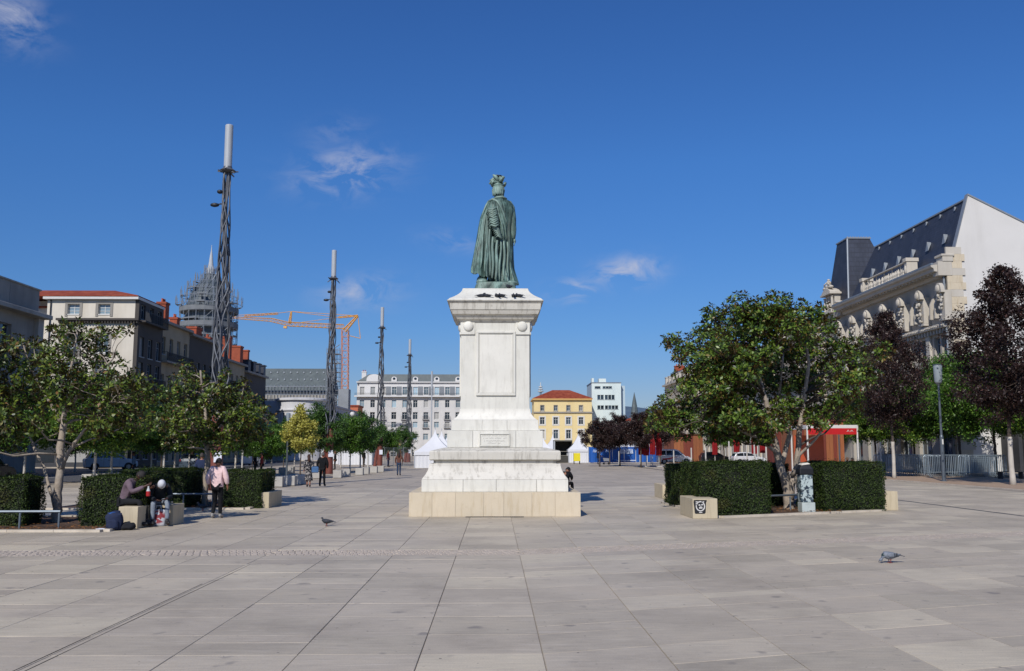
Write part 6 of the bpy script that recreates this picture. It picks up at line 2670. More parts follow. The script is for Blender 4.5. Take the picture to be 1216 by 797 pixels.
# --- street lamp
lp_ = G(1121, 572)
lamp = T('street_lamp', 'slim grey street lamp with a tall frosted cylinder head before the stacked barriers', 'street lamp', (lp_.x, lp_.y, 0))
hl = A(1113, 433, lp_.y).z
POLE = M('lamp_grey', '#5c646b', .45, .1, 4, metal=.4)
mb = MB()
mb.lathe([(.16, 0), (.16, .05), (.11, .08), (.11, 2.6), (.095, 2.65), (.07, 2.7), (.055, hl - 1.25), (.09, hl - 1.2), (.12, hl - 1.12)], 14)
mb.build('pole', POLE, lamp, smooth=False)
mb = MB()
mb.lathe([(.15, hl - 1.118), (.22, hl - 1.0), (.25, hl - .1), (.25, hl - .05)], 18)
mb.build('lantern', M('frosted_lantern', '#8d979c', .35, .08, 3), lamp, smooth=True)
mb = MB()
mb.lathe([(.27, hl - .048), (.27, hl), (.1, hl + .03)], 18)
mb.build('cap', POLE, lamp)
mb = MB()
mb.box(-.04, .04, -.125, -.112, 2.15, 2.45)
mb.build('sticker', FRAMEW, lamp)

# --- tall masts with a plaited steel shaft
RUST = M('red_brown_steel', '#6f3b30', .6, .14, 3, dirt='#4a2822', bump=.1)
PLAIT = M('plaited_steel', '#63666b', .5, .22, 4, metal=.35, dirt='#3c3e44')
ANT = M('antenna_white', '#a7abae', .45, .06, 3)
PAPER = M('paper_notice', '#cfd2da', .8, .04, 6)
def mast(label, x, y, seed, lamp_side=True, plain=False):
    r_ = random.Random(seed)
    m = T('light_mast', label, 'mast', (x, y, 0), group='tall masts in a line along the square')
    mb = MB()
    mb.lathe([(.40, 0), (.40, .04), (.30, .05), (.27, 3.3), (.22, 3.45)], 20)
    mb.build('base_column', RUST, m, smooth=False)
    zt = 15.2
    # leaning brace beside the column
    mb = MB()
    mb.tube([(-.52, -.1, 0), (-.33, 0, 1.9)], [.19, .1], 10)
    mb.build('side_strut', RUST, m)
    mb = MB()
    mb.box(-.02, .34, -.36, -.34, 1.28, 1.78)
    mb.build('notice', PAPER, m)
    mb = MB()
    mb.tube([(0, 0, 3.2), (0, 0, zt)], [.08, .06], 8)
    mb.build('core_tube', PLAIT, m)
    for k in range(13):
        ph = r_.uniform(0, 6.28)
        fr = (1 if k % 2 else -1) * r_.uniform(.45, .95)
        pts, rad_ = [], []
        n = 50
        for i in range(n + 1):
            u = i / n
            z = 3.0 + (zt - 3.0) * u
            R_ = (.40 * (1 - u) + .15 * u) * (1 + .2 * sin(z * 1.1 + k * 2))
            # bars run straight and then kink round one another
            zz_ = z + .45 * sin(z * 2.3 + k)
            a = ph + fr * zz_
            pts.append((R_ * cos(a), R_ * sin(a), z))
            rad_.append(.043 * (1 - .25 * u))
        mb = MB()
        mb.tube(pts, rad_, 5)
        mb.build('plait_bar', PLAIT, m, smooth=True)
    mb = MB()
    mb.lathe([(.16, zt - .1), (.34, zt - .04), (.38, zt), (.22, zt + .12), (.2, zt + .2)], 14)
    for k in range(7):
        a = k * pi / 3.5 + .3
        mb.tube([(.2 * cos(a), .2 * sin(a), zt - .05), (.5 * cos(a), .5 * sin(a), zt - .1 + r_.uniform(-.25, .15))], [.05, .03], 5)
    mb.build('collar', PLAIT, m)
    mb = MB()
    mb.lathe([(.19, zt + .15), (.19, 17.45), (.17, 17.48)], 18)
    mb.build('antenna', ANT, m, smooth=False)
    for (z, d, s) in ((13.5, -.42, .22), (14.15, -.2, .14)):
        mb = MB()
        mb.tube([(0, 0, z), (d * .6, -.05, z + .05), (d, -.1, z)], .035, 6)
        mb.ell((d - .1, -.1, z - .02), (s, .14, .10), 12, 8)
        mb.build('spotlight', STEEL, m, smooth=True)
    return m


for i, (px_, yy_, lb, s) in enumerate(((257, 43.2, 'nearest and tallest-looking mast of plaited steel bars with a white cylinder top', 3), (391, 71.5, 'second mast of plaited bars, in front of the crane mast', 5), (451, 101, 'third plaited mast, before the white apartment block', 8), (485, 131, 'fourth and thin-looking plaited mast beside the white tents', 11))):
    p = A(px_, 545, yy_)
    mast(lb, p.x, yy_, s, True)
# far plain pole
p = A(512, 540, 160)
o = T('light_pole', 'plain pale pole rising behind the white tents', 'pole', (p.x, 160, 0))
hp = A(512, 441, 160).z
mb = MB(); mb.tube([(0, 0, 0), (0, 0, hp * .8)], [.14, .1], 8); mb.build('shaft', ANT, o)
mb = MB(); mb.tube([(0, 0, hp * .8), (0, 0, hp)], .17, 10); mb.build('antenna', ANT, o)

# --- granite cubes and white bollards along the tree row
CUBE = M('granite_cube', '#a7a39b', .8, .12, 3, per=.08, bump=.3)
def cube(x, y, s=.5, first=[]):
    if not first:
        mb = MB(); mb.cbox(0, 0, 0, s, s, .5, b=.015)
        first.append(mb.mesh(CUBE))
    o = link('stone_cube', first[0], None, (x, y, 0), rnd.uniform(-.05, .05))
    return tag(o, 'low pale granite cube in the line along the tree row', 'stone cube', 'granite cubes along the tree row')


for px_, py_ in ((330, 578), (345, 576.5), (358, 575), (376, 568), (401, 567.5), (411, 566), (427, 564), (434, 563), (444, 561.5), (452, 560.5), (276, 574), (287, 573), (300, 571.5), (318, 569), (105, 574), (113, 573.5), (127, 573), (140, 572.5), (264, 568), (312, 565), (322, 564), (336, 563), (345, 562)):
    g = G(px_, py_)
    cube(g.x, g.y, .55)
BOLM = M('white_bollard', '#b4b1aa', .7, .08, 4)
def bollard(x, y, h, first=[]):
    if not first:
        mb = MB()
        mb.lathe([(.07, 0), (.07, .95), (.05, 1.0)], 10)
        first.append(mb.mesh(BOLM))
    o = link('bollard', first[0], None, (x, y, 0))
    o.scale = (1, 1, h)
    return tag(o, 'thin whitish post along the far roadway', 'bollard', 'thin posts along the roadways')


for px_, dd, h in ((760, 118, 1.1), (773, 116, 1.1), (821, 96, 2.0), (838, 90, 2.0), (866, 86, 2.6), (887, 92, 2.3), (896, 84, 2.5), (910, 80, 2.2), (1046, 66, 2.4), (195, 66, 2.3), (245, 72, 2.2), (288, 80, 2.2), (371, 74, 2.0), (428, 82, 2.0), (437, 90, 1.8), (735, 112, 1.6), (800, 104, 1.7)):
    bollard(A(px_, 540, dd).x, dd, h)

# --- crowd barriers stacked in rows
BARM = M('barrier_steel', '#8d99a0', .45, .15, 4, metal=.5, per=.12)
def barrier_meshes():
    w, h = 2.1, 1.45
    mb = MB()
    mb.tube([(-w / 2, 0, .15), (-w / 2, 0, h - .12), (-w / 2 + .12, 0, h), (w / 2 - .12, 0, h), (w / 2, 0, h - .12), (w / 2, 0, .15)], .024, 6)
    mb.tube([(-w / 2, 0, .3), (w / 2, 0, .3)], .018, 5)
    m1 = mb.mesh(BARM)
    mb = MB()
    for i in range(15):
        x = -w / 2 + w * (i + 1) / 16
        mb.tube([(x, 0, .3), (x, 0, h)], .012, 4, False)
    m2 = mb.mesh(BARM)
    mb = MB()
    for s in (-1, 1):
        mb.tube([(s * w * .36, -.3, 0), (s * w * .36, 0, .16), (s * w * .36, .3, 0)], .02, 5)
        mb.tube([(s * w * .36, 0, .14), (s * w * .36, 0, .3)], .02, 5)
    m3 = mb.mesh(BARM)
    return m1, m2, m3


bmm = barrier_meshes()
def barrier(x, y, rz, label, grp):
    r = T('crowd_barrier', label, 'crowd barrier', (x, y, 0.02), rz, grp)
    link('frame', bmm[0], r)
    link('bars', bmm[1], r)
    link('feet', bmm[2], r)
    return r


groups = [(1052, 1062, 68, 6, .5, 'grey steel crowd barrier in the short stack at the cafe end'), (1072, 1098, 64.0, 9, .15, 'grey steel crowd barrier in the shaded stack behind the whitewashed trunk'),
          (1116, 1145, 62.0, 11, .12, 'grey steel crowd barrier in the stack right behind the lamp post'), (1158, 1190, 61.0, 11, .12, 'grey steel crowd barrier in the last stack by the white gable')]
for gi, (pa_, pb_, dd, n, tilt, lb) in enumerate(groups):
    for i in range(n):
        u = i / max(1, n - 1)
        p = A(pa_ - 3 + (pb_ - pa_ + 6) * u, 540, dd)
        barrier(p.x, dd + .16 * i, tilt + rnd.uniform(-.04, .04), lb, 'stacked crowd barriers, group by ' + ('the cafe', 'the whitewashed trunk', 'the lamp post', 'the gable')[gi])
# a bench beyond
p = A(1200, 558, 58)
o = T('park_bench', 'grey slatted bench beyond the last barrier stack', 'bench', (p.x, 58, 0), .1)
for i in range(4):
    mb = MB(); mb.box(-.9, .9, -.2 + i * .11, -.11 + i * .11, .44, .47); mb.build('slat', STEEL, o)
for s in (-.7, .7):
    mb = MB(); mb.box(s - .04, s + .04, -.2, .22, 0, .439); mb.build('leg', STEEL, o)

# --- tents
TENT = M('tent_canvas', '#cfd0d2', .75, .04, 1, spec=.2)
TENT.node_tree.nodes['Principled BSDF'].inputs['Roughness'].default_value = .75
def pagoda(label, x, y, w, he, hp_, walls=True, rz=0):
    r = T('pagoda_tent', label, 'tent', (x, y, 0), rz)
    n = 14
    rings = []
    for i in range(n + 1):
        u = i / n
        k = (1 - u) ** 1.9 * .93 + (1 - u) * .05 + .012
        z = he + (hp_ - he) * u
        c = w / 2 * k * 1.02
        ring = []
        for (sx, sy_) in ((-1, -1), (0, -1), (1, -1), (1, 0), (1, 1), (0, 1), (-1, 1), (-1, 0)):
            q = 1 if sx and sy_ else .93 + .05 * u
            ring.append((sx * c * q, sy_ * c * q, z - (0 if (sx and sy_) else .05 * (1 - u))))
        rings.append(ring)
    mb = MB()
    mb.ring_loft(rings)
    mb.build('roof', TENT, r, smooth=False)
    mb = MB()
    mb.box(-w / 2, w / 2, -w / 2 - .02, -w / 2, he - .3, he + .02)
    mb.box(-w / 2 - .02, -w / 2, -w / 2, w / 2, he - .3, he + .02)
    mb.box(w / 2, w / 2 + .02, -w / 2, w / 2, he - .3, he + .02)
    mb.build('valance', TENT, r)
    for sx in (-1, 1):
        for sy_ in (-1, 1):
            mb = MB(); mb.cbox(sx * (w / 2 - .04), sy_ * (w / 2 - .04), 0, .08, .08, he - .01)
            mb.build('post', ANT, r)
    if walls:
        k = 10
        for (sx, a0) in ((0, 0), (1, 1), (2, 2)):
            mb = MB()
            pts0, pts1 = [], []
            for i in range(k * 2 + 1):
                u = -w / 2 + .06 + (w - .12) * i / (k * 2)
                off = .03 * (i % 2)
                if sx == 0:
                    pts0.append((u, -w / 2 + .05 + off, 0)); pts1.append((u, -w / 2 + .05 + off, he - .05))
                elif sx == 1:
                    pts0.append((-w / 2 + .05 + off, u, 0)); pts1.append((-w / 2 + .05 + off, u, he - .05))
                else:
                    pts0.append((w / 2 - .05 - off, u, 0)); pts1.append((w / 2 - .05 - off, u, he - .05))
            mb.ring_loft([pts0, pts1], cap=False, closed=False)
            mb.build('side_wall', TENT, r)
    mb = MB()
    mb.tube([(0, 0, hp_ - .1), (0, 0, hp_ + .25)], .04, 6)
    mb.build('finial', ANT, r)
    return r


def tent_at(px_, dd, wpx, pyk, pye, lb, walls=True):
    p = A(px_, 540, dd)
    pagoda(lb, p.x, dd + wpx / 1090 * dd / 2, wpx / 1090 * dd, A(px_, pye, dd).z, A(px_, pyk, dd).z, walls)


tent_at(515, 92, 46, 509, 537, 'nearest white pagoda tent, left of the pedestal base')
tent_at(523, 101, 42, 511, 538, 'second white pagoda tent, its peak right behind the nearest one')
tent_at(531, 111, 38, 514, 538, 'third white pagoda tent in the line behind the pedestal')
tent_at(538, 122, 36, 517, 538, 'fourth white pagoda tent almost hidden by the pedestal')
tent_at(644, 128, 22, 514, 534, 'white pagoda tent whose peak shows beside the pedestal, under the yellow house')
tent_at(657, 136, 22, 515, 533, 'white pagoda tent between the pedestal and the dark stage')
tent_at(688, 126, 26, 513, 534, 'white pagoda tent right of the dark stage, its front partly open')
tent_at(727, 134, 22, 520, 531, 'low white tent roof behind the blue fence, under the purple trees')
tent_at(744, 137, 24, 518, 531, 'white tent behind the white letters on the blue fence')
tent_at(763, 132, 38, 508, 531, 'large white tent behind the closed red parasols')
tent_at(789, 140, 26, 517, 532, 'white tent behind the white van')
# dark stage / open truck body between tents
p0, p1 = A(659, 540, 127), A(679, 540, 127)
o = T('stage_box', 'dark open stage container with a pale frame between two white tents', 'stage', (p0.x, 127, 0))
W_ = p1.x - p0.x
h_ = A(668, 524, 127).z
DK = M('dark_interior', '#3a3833', .85, .2, 1)
mb = MB(); mb.box(0, W_, 2.5, 2.6, 0, h_); mb.build('back_wall', DK, o)
mb = MB(); mb.box(-.1, W_ + .1, 0, 2.6, h_ + .001, h_ + .15); mb.build('roof', M('tarp_grey', '#6d6b62', .8, .1, 1), o)
mb = MB(); mb.box(-.1, .02, 0, 2.5, 0, h_); mb.build('side_wall', ANT, o)
mb = MB(); mb.box(W_ - .02, W_ + .1, 0, 2.5, 0, h_); mb.build('side_wall', DK, o)
mb = MB(); mb.box(.03, W_ - .03, .1, 2.4, 0, .9); mb.build('deck', M('deck_dark', '#3b3934', .8, .2, 2), o)
for z in (.95, 1.5):
    mb = MB(); mb.box(.03, W_ - .03, .02, .07, z, z + .05); mb.build('rail', M('rail_pale', '#8c867a', .6, .1, 2), o)
p = A(683, 540, 116)
o = T('yellow_box', 'bright yellow box unit standing before the white tent by the stage', 'box', (p.x, 116, 0))
mb = MB(); mb.cbox(.2, 0, .35, .8, .8, 1.0, b=.02); mb.build('body', M('signal_yellow', '#d8c81e', .5, .08, 3), o)
mb = MB()
for sx in (-.15, .55):
    mb.cbox(sx, 0, 0, .08, .6, .349)
mb.build('legs', STEEL, o)

# --- blue site fence with white lettering
BLUE = M('blue_banner', '#2459a8', .6, .1, .8, dirt='#3c6fbb', spec=.3)
pa_, pb_ = A(699, 540, 121), A(782, 540, 124)
fence = T('banner_fence', 'long blue banner fence with faded white lettering behind the plaza', 'fence', (pa_.x, 121, 0), atan2(3, pb_.x - pa_.x))
LF = (Vector((pb_.x, 124)) - Vector((pa_.x, 121))).length
hf = A(740, 530.5, 122).z
npan = 6
for i in range(npan):
    mb = MB()
    a, b_ = LF * i / npan + .03, LF * (i + 1) / npan - .03
    k = 6
    v0 = [(a + (b_ - a) * j / k, .05 * sin(j * 1.7 + i), .12) for j in range(k + 1)]
    v1 = [(a + (b_ - a) * j / k, .05 * sin(j * 1.3 + i + 1), hf - (.04 if 0 < j < k else 0)) for j in range(k + 1)]
    b0 = [(x, y_ + .03, z) for x, y_, z in v1]
    mb.ring_loft([v0, v1, b0], cap=False, closed=False)
    mb.build('banner', BLUE, fence)
for i in range(npan + 1):
    mb = MB()
    mb.tube([(LF * i / npan, .05, 0), (LF * i / npan, .05, hf + .05)], .03, 6)
    mb.build('post', ANT, fence)


def text_mesh(txt, size, mat, name, parent, loc, rot=(pi / 2, 0, 0), ext=.004, sx=1.0):
    cu = bpy.data.curves.new('txt', 'FONT')
    cu.body = txt
    cu.size = size
    cu.extrude = ext
    cu.resolution_u = 2
    cu.align_x = 'LEFT'
    to = bpy.data.objects.new('txt', cu)
    SC.collection.objects.link(to)
    bpy.context.view_layer.update()
    me = bpy.data.meshes.new_from_object(to.evaluated_get(bpy.context.evaluated_depsgraph_get()))
    bpy.data.objects.remove(to)
    me.materials.clear()
    me.materials.append(mat)
    o = link(name, me, parent, loc)
    o.rotation_euler = rot
    o.scale = (sx, 1, 1)
    return o


WLET = M('white_lettering', '#b9c7dc', .7, .05, 3)
# the lettering is too small to read in the photograph: strokes of the same size and place
def letter_strokes(mb, x, z, w, h, seed):
    r_ = random.Random(seed)
    x1 = x + w
    while x < x1:
        lw = r_.uniform(.16, .3)
        mb.tube([(x, -.09, z), (x + lw * .4, -.09, z + h)], h * .1, 4)
        if r_.random() < .7:
            mb.tube([(x + lw * .4, -.09, z + h), (x + lw * .75, -.09, z)], h * .1, 4)
        if r_.random() < .6:
            mb.tube([(x + lw * .15, -.09, z + h * .4), (x + lw * .65, -.09, z + h * .45)], h * .08, 4)
        x += lw
mb = MB()
sc_ = LF / (782 - 699)
letter_strokes(mb, (704 - 699) * sc_, hf * .66, 8 * sc_, .36, 1)
letter_strokes(mb, (719 - 699) * sc_, hf * .66, 4 * sc_, .36, 2)
letter_strokes(mb, (736 - 699) * sc_, hf * .58, 15 * sc_, .62, 3)
mb.box((731 - 699) * sc_, (754 - 699) * sc_, -.09, -.08, .28, .42)
tag(mb.build('lettering', WLET, fence), kind='stuff')

# --- closed red parasols
PRED = M('parasol_red', '#7c1519', .75, .14, 3, spec=.2)
def parasol(label, px_, dd, pyt, pyb):
    p = A(px_, 540, dd)
    z1, z0_ = A(px_, pyt, dd).z, A(px_, pyb, dd).z
    r = T('closed_parasol', label, 'parasol', (p.x, dd, 0))
    mb = MB()
    mb.tube([(0, 0, 0), (0, 0, z1 + .1)], .04, 8)
    mb.cbox(0, 0, 0, .6, .6, .08)
    mb.build('pole', BOLM, r)
    rings = []
    n = 24
    for i in range(12):
        u = i / 11
        z = z1 - (z1 - z0_) * u
        rad0 = .07 + .20 * min(1, u * 2.2) - .05 * max(0, u - .75) * 4 * .4
        rings.append([(rad0 * (1 + .2 * (j % 2) + .08 * sin(j * 5 + u * 9)) * cos(2 * pi * j / n), rad0 * (1 + .2 * (j % 2)) * sin(2 * pi * j / n), z) for j in range(n)])
    mb = MB()
    mb.ring_loft(rings[::-1])
    mb.build('canopy', PRED, r)


parasol('first closed red parasol in the cluster before the blue fence', 761.5, 100, 514, 540)
parasol('second closed red parasol in the cluster, a little shorter', 767.5, 98, 515, 541)
parasol('third closed red parasol in the cluster, beside the thin post', 775, 102, 516, 540)
parasol('fourth closed red parasol, the one nearest the van', 782.5, 97, 513, 541)
parasol('closed red parasol directly behind the small white car', 875, 98, 513, 537)
parasol('closed dark red parasol between the small car and the wooden kiosk', 906, 92, 514, 538)
parasol('closed red parasol behind the dark car', 849, 110, 519, 540)
parasol('closed red parasol half hidden by the wooden kiosk corner', 896, 104, 514, 539)

# --- wooden kiosks and the red awning cafe
def wood_mat(name, c):
    t = NT(name)
    r = t.rand()
    base = t.ramp(r, [(0, sh(lin(c), .8)), (1, sh(lin(c), 1.2))])
    n = t.noise(3, 5, .6, sc=(4, 4, .4))
    t.col(t.mix(.8, base, t.ramp(n, [(.3, (.75, .72, .7)), (.7, (1.15, 1.12, 1.1))]), 'MULTIPLY'))
    return t.done(.6)


WOOD = wood_mat('larch_cladding', '#8c5430')
WOODR = wood_mat('red_cladding', '#6f3020')
WOODD = wood_mat('dark_cladding', '#5a2f20')
def kiosk(label, x, y, W, D_, H, boards, mat):
    r = T('kiosk', label, 'kiosk', (x, y, 0))
    mb = MB(); mb.box(.05, W - .05, .05, D_ - .05, 0, H - .05); mb.build('core', DK, r)
    n = boards
    for i in range(n):
        a, b_ = W * i / n, W * (i + 1) / n
        mb = MB(); mb.box(a + .008, b_ - .008, rnd.uniform(0, .01), .049, 0, H)
        mb.build('plank', mat[i % len(mat)], r)
    nd = max(4, int(D_ / .3))
    for i in range(nd):
        a, b_ = .05 + (D_ - .05) * i / nd, .05 + (D_ - .05) * (i + 1) / nd
        mb = MB(); mb.box(0, .049, a + .008, b_ - .008, 0, H)
        mb.build('plank', mat[0], r)
    mb = MB(); mb.box(-.15, W + .15, -.15, D_ + .15, H + .001, H + .14)
    mb.build('roof', WOODD, r)
    return r


p0, p1 = A(943, 540, 76), A(1003, 540, 76)
k1 = kiosk('tall orange-brown plank kiosk standing behind the red awning', p0.x, 76, p1.x - p0.x, 3.2, A(955, 500, 76).z, 14, [WOOD, WOOD, WOODR])
p0, p1 = A(789, 540, 128), A(835, 540, 128)
k2 = kiosk('low brown and orange plank kiosk behind the white van', p0.x, 128, p1.x - p0.x, 3, A(815, 516.5, 128).z, 12, [WOODD] * 3 + [WOOD] * 3 + [WOODR] * 3 + [WOOD] * 3)
p0, p1 = A(921, 540, 84), A(943, 540, 84)
k3 = kiosk('reddish plank kiosk half hidden by the magnolia trunk', p0.x, 84, p1.x - p0.x, 3, A(930, 506, 84).z, 6, [WOODR, WOODR, WOOD])
# awning frame
p0, p1 = A(959, 540, 62), A(1020, 540, 62)
aw = T('cafe_awning', 'red cafe awning on a white metal frame over the terrace chairs', 'awning', (p0.x, 62, 0))
W_ = p1.x - p0.x
hA = A(990, 504, 62).z
WM_ = M('white_metal', '#c6c4be', .5, .06, 3)
for (x, y_) in ((.04, .04), (W_ - .04, .04), (.04, 3.4), (W_ - .04, 3.4)):
    mb = MB(); mb.cbox(x, y_, 0, .09, .09, hA - .3); mb.build('post', WM_, aw)
mb = MB()
mb.box(-.02, W_ + .02, -.02, .12, hA - .299, hA - .12)
mb.box(-.02, W_ + .02, 3.3, 3.44, hA - .299, hA - .12)
mb.box(-.02, .1, .121, 3.299, hA - .299, hA - .12)
mb.box(W_ - .1, W_ + .02, .121, 3.299, hA - .299, hA - .12)
mb.build('frame', WM_, aw)
RED = M('awning_red', '#b01c20', .7, .08, 2, spec=.25)
mb = MB(); mb.box(.0, W_, .0, 3.42, hA - .119, hA - .04); mb.build('canopy', WM_, aw)
mb = MB(); mb.box(.1, W_ - .1, -.035, -.021, hA - .68, hA - .26); mb.build('valance', RED, aw)
mb = MB()
letter_strokes(mb, W_ * .78, 0, .4, .12, 9)
for i_ in range(len(mb.v)):
    x_, y__, z_ = mb.v[i_]
    mb.v[i_] = (x_, y__ + .045, z_ + hA - .5)
tag(mb.build('lettering', FRAMEW, aw), kind='stuff')
mb = MB(); mb.box(.05, W_ * .62, 2.9, 2.95, .3, hA - .7); mb.build('red_screen', M('clear_red_screen', '#a84a2a', .4, .1, 2), aw)
# small red awning by the car
p = A(903, 540, 88)
o = T('red_awning', 'small bright red awning with white post by the reddish kiosk', 'awning', (p.x, 88, 0))
mb = MB(); mb.add([(0, 0, A(903, 518, 88).z), (1.6, 0, A(903, 521, 88).z), (1.6, 1.4, A(903, 511, 88).z), (0, 1.4, A(903, 509, 88).z)], [(0, 1, 2, 3)])
mb.add([(0, -.01, A(903, 521, 88).z), (1.6, -.01, A(903, 524, 88).z), (1.6, 0, A(903, 521, 88).z), (0, 0, A(903, 518, 88).z)], [(0, 1, 2, 3)])
m_ = mb.build('fabric', RED, o)
sm = m_.modifiers.new('thickness', 'SOLIDIFY'); sm.thickness = .03
mb = MB(); mb.tube([(-.05, .7, 0), (-.05, .7, A(903, 512, 88).z)], .05, 8); mb.build('post', WM_, o)

# --- terrace chairs
CHM = M('grey_plastic', '#85888b', .5, .1, 4)
def chair_mesh():
    mb = MB()
    mb.cbox(0, 0, .43, .42, .42, .03, b=.008)
    mb2 = MB()
    mb2.ring_loft([[(-.21, .2, .46), (.21, .2, .46), (.21, .23, .46), (-.21, .23, .46)], [(-.2, .26, .85), (.2, .26, .85), (.2, .29, .85), (-.2, .29, .85)]])
    mb3 = MB()
    for sx in (-1, 1):
        for sy_ in (-1, 1):
            mb3 = mb3
            mb3.tube([(sx * .18, sy_ * .18, .43), (sx * .2, sy_ * .22, 0)], .014, 5)
    return mb.mesh(CHM), mb2.mesh(CHM), mb3.mesh(STEEL)


cm = chair_mesh()
def tchair(x, y, rz, lb):
    r = T('terrace_chair', lb, 'chair', (x, y, .02), rz, 'chairs of the cafe terrace')
    link('seat', cm[0], r); link('backrest', cm[1], r); link('legs', cm[2], r)


def ttable(x, y, lb):
    r = T('terrace_table', lb, 'table', (x, y, .02), 0, 'tables of the cafe terrace')
    mb = MB(); mb.lathe([(.35, .72), (.36, .745), (.35, .75)], 16); mb.build('table_top', CHM, r)
    mb = MB(); mb.tube([(0, 0, .02), (0, 0, .72)], .03, 8); mb.lathe([(.22, 0), (.22, .02), (.05, .04)], 12); mb.build('pedestal', STEEL, r)


for i in range(6):
    p = A(962 + i * 9.4, 540, 64.5 + (i % 2) * 1.2)
    tchair(p.x, p.y, pi + rnd.uniform(-.3, .3), 'grey chair of the cafe terrace under the red awning')
    if i % 2 == 0:
        ttable(p.x + .4, p.y - .7, 'round table of the cafe terrace under the red awning')
# red facade banners
for i, (px_, py0, py1, lb) in enumerate(((1025, 446, 456, 'upper red banner on the ornate facade, seen between the trees'), (1024, 462, 475, 'lower red banner with a white mark on the ornate facade'))):
    D_ = 38 * 1090 / (px_ - 588) - 1.0
    p = A(px_, py0, D_)
    o = T('red_banner', lb, 'banner', (37.3, D_, 0))
    z1, z0_ = A(px_, py0, D_).z, A(px_, py1, D_).z
    mb = MB(); mb.box(-.45, .45, -.02, .02, z0_, z1); mb.build('cloth', RED, o)
    mb = MB(); mb.tube([(-.5, 0, z1 + .03), (.65, 0, z1 + .03)], .03, 6); mb.build('arm', STEEL, o)
    if i:
        mb = MB(); mb.box(-.08, .08, -.028, -.021, z0_ + .4, z1 - .3); mb.build('mark', FRAMEW, o)

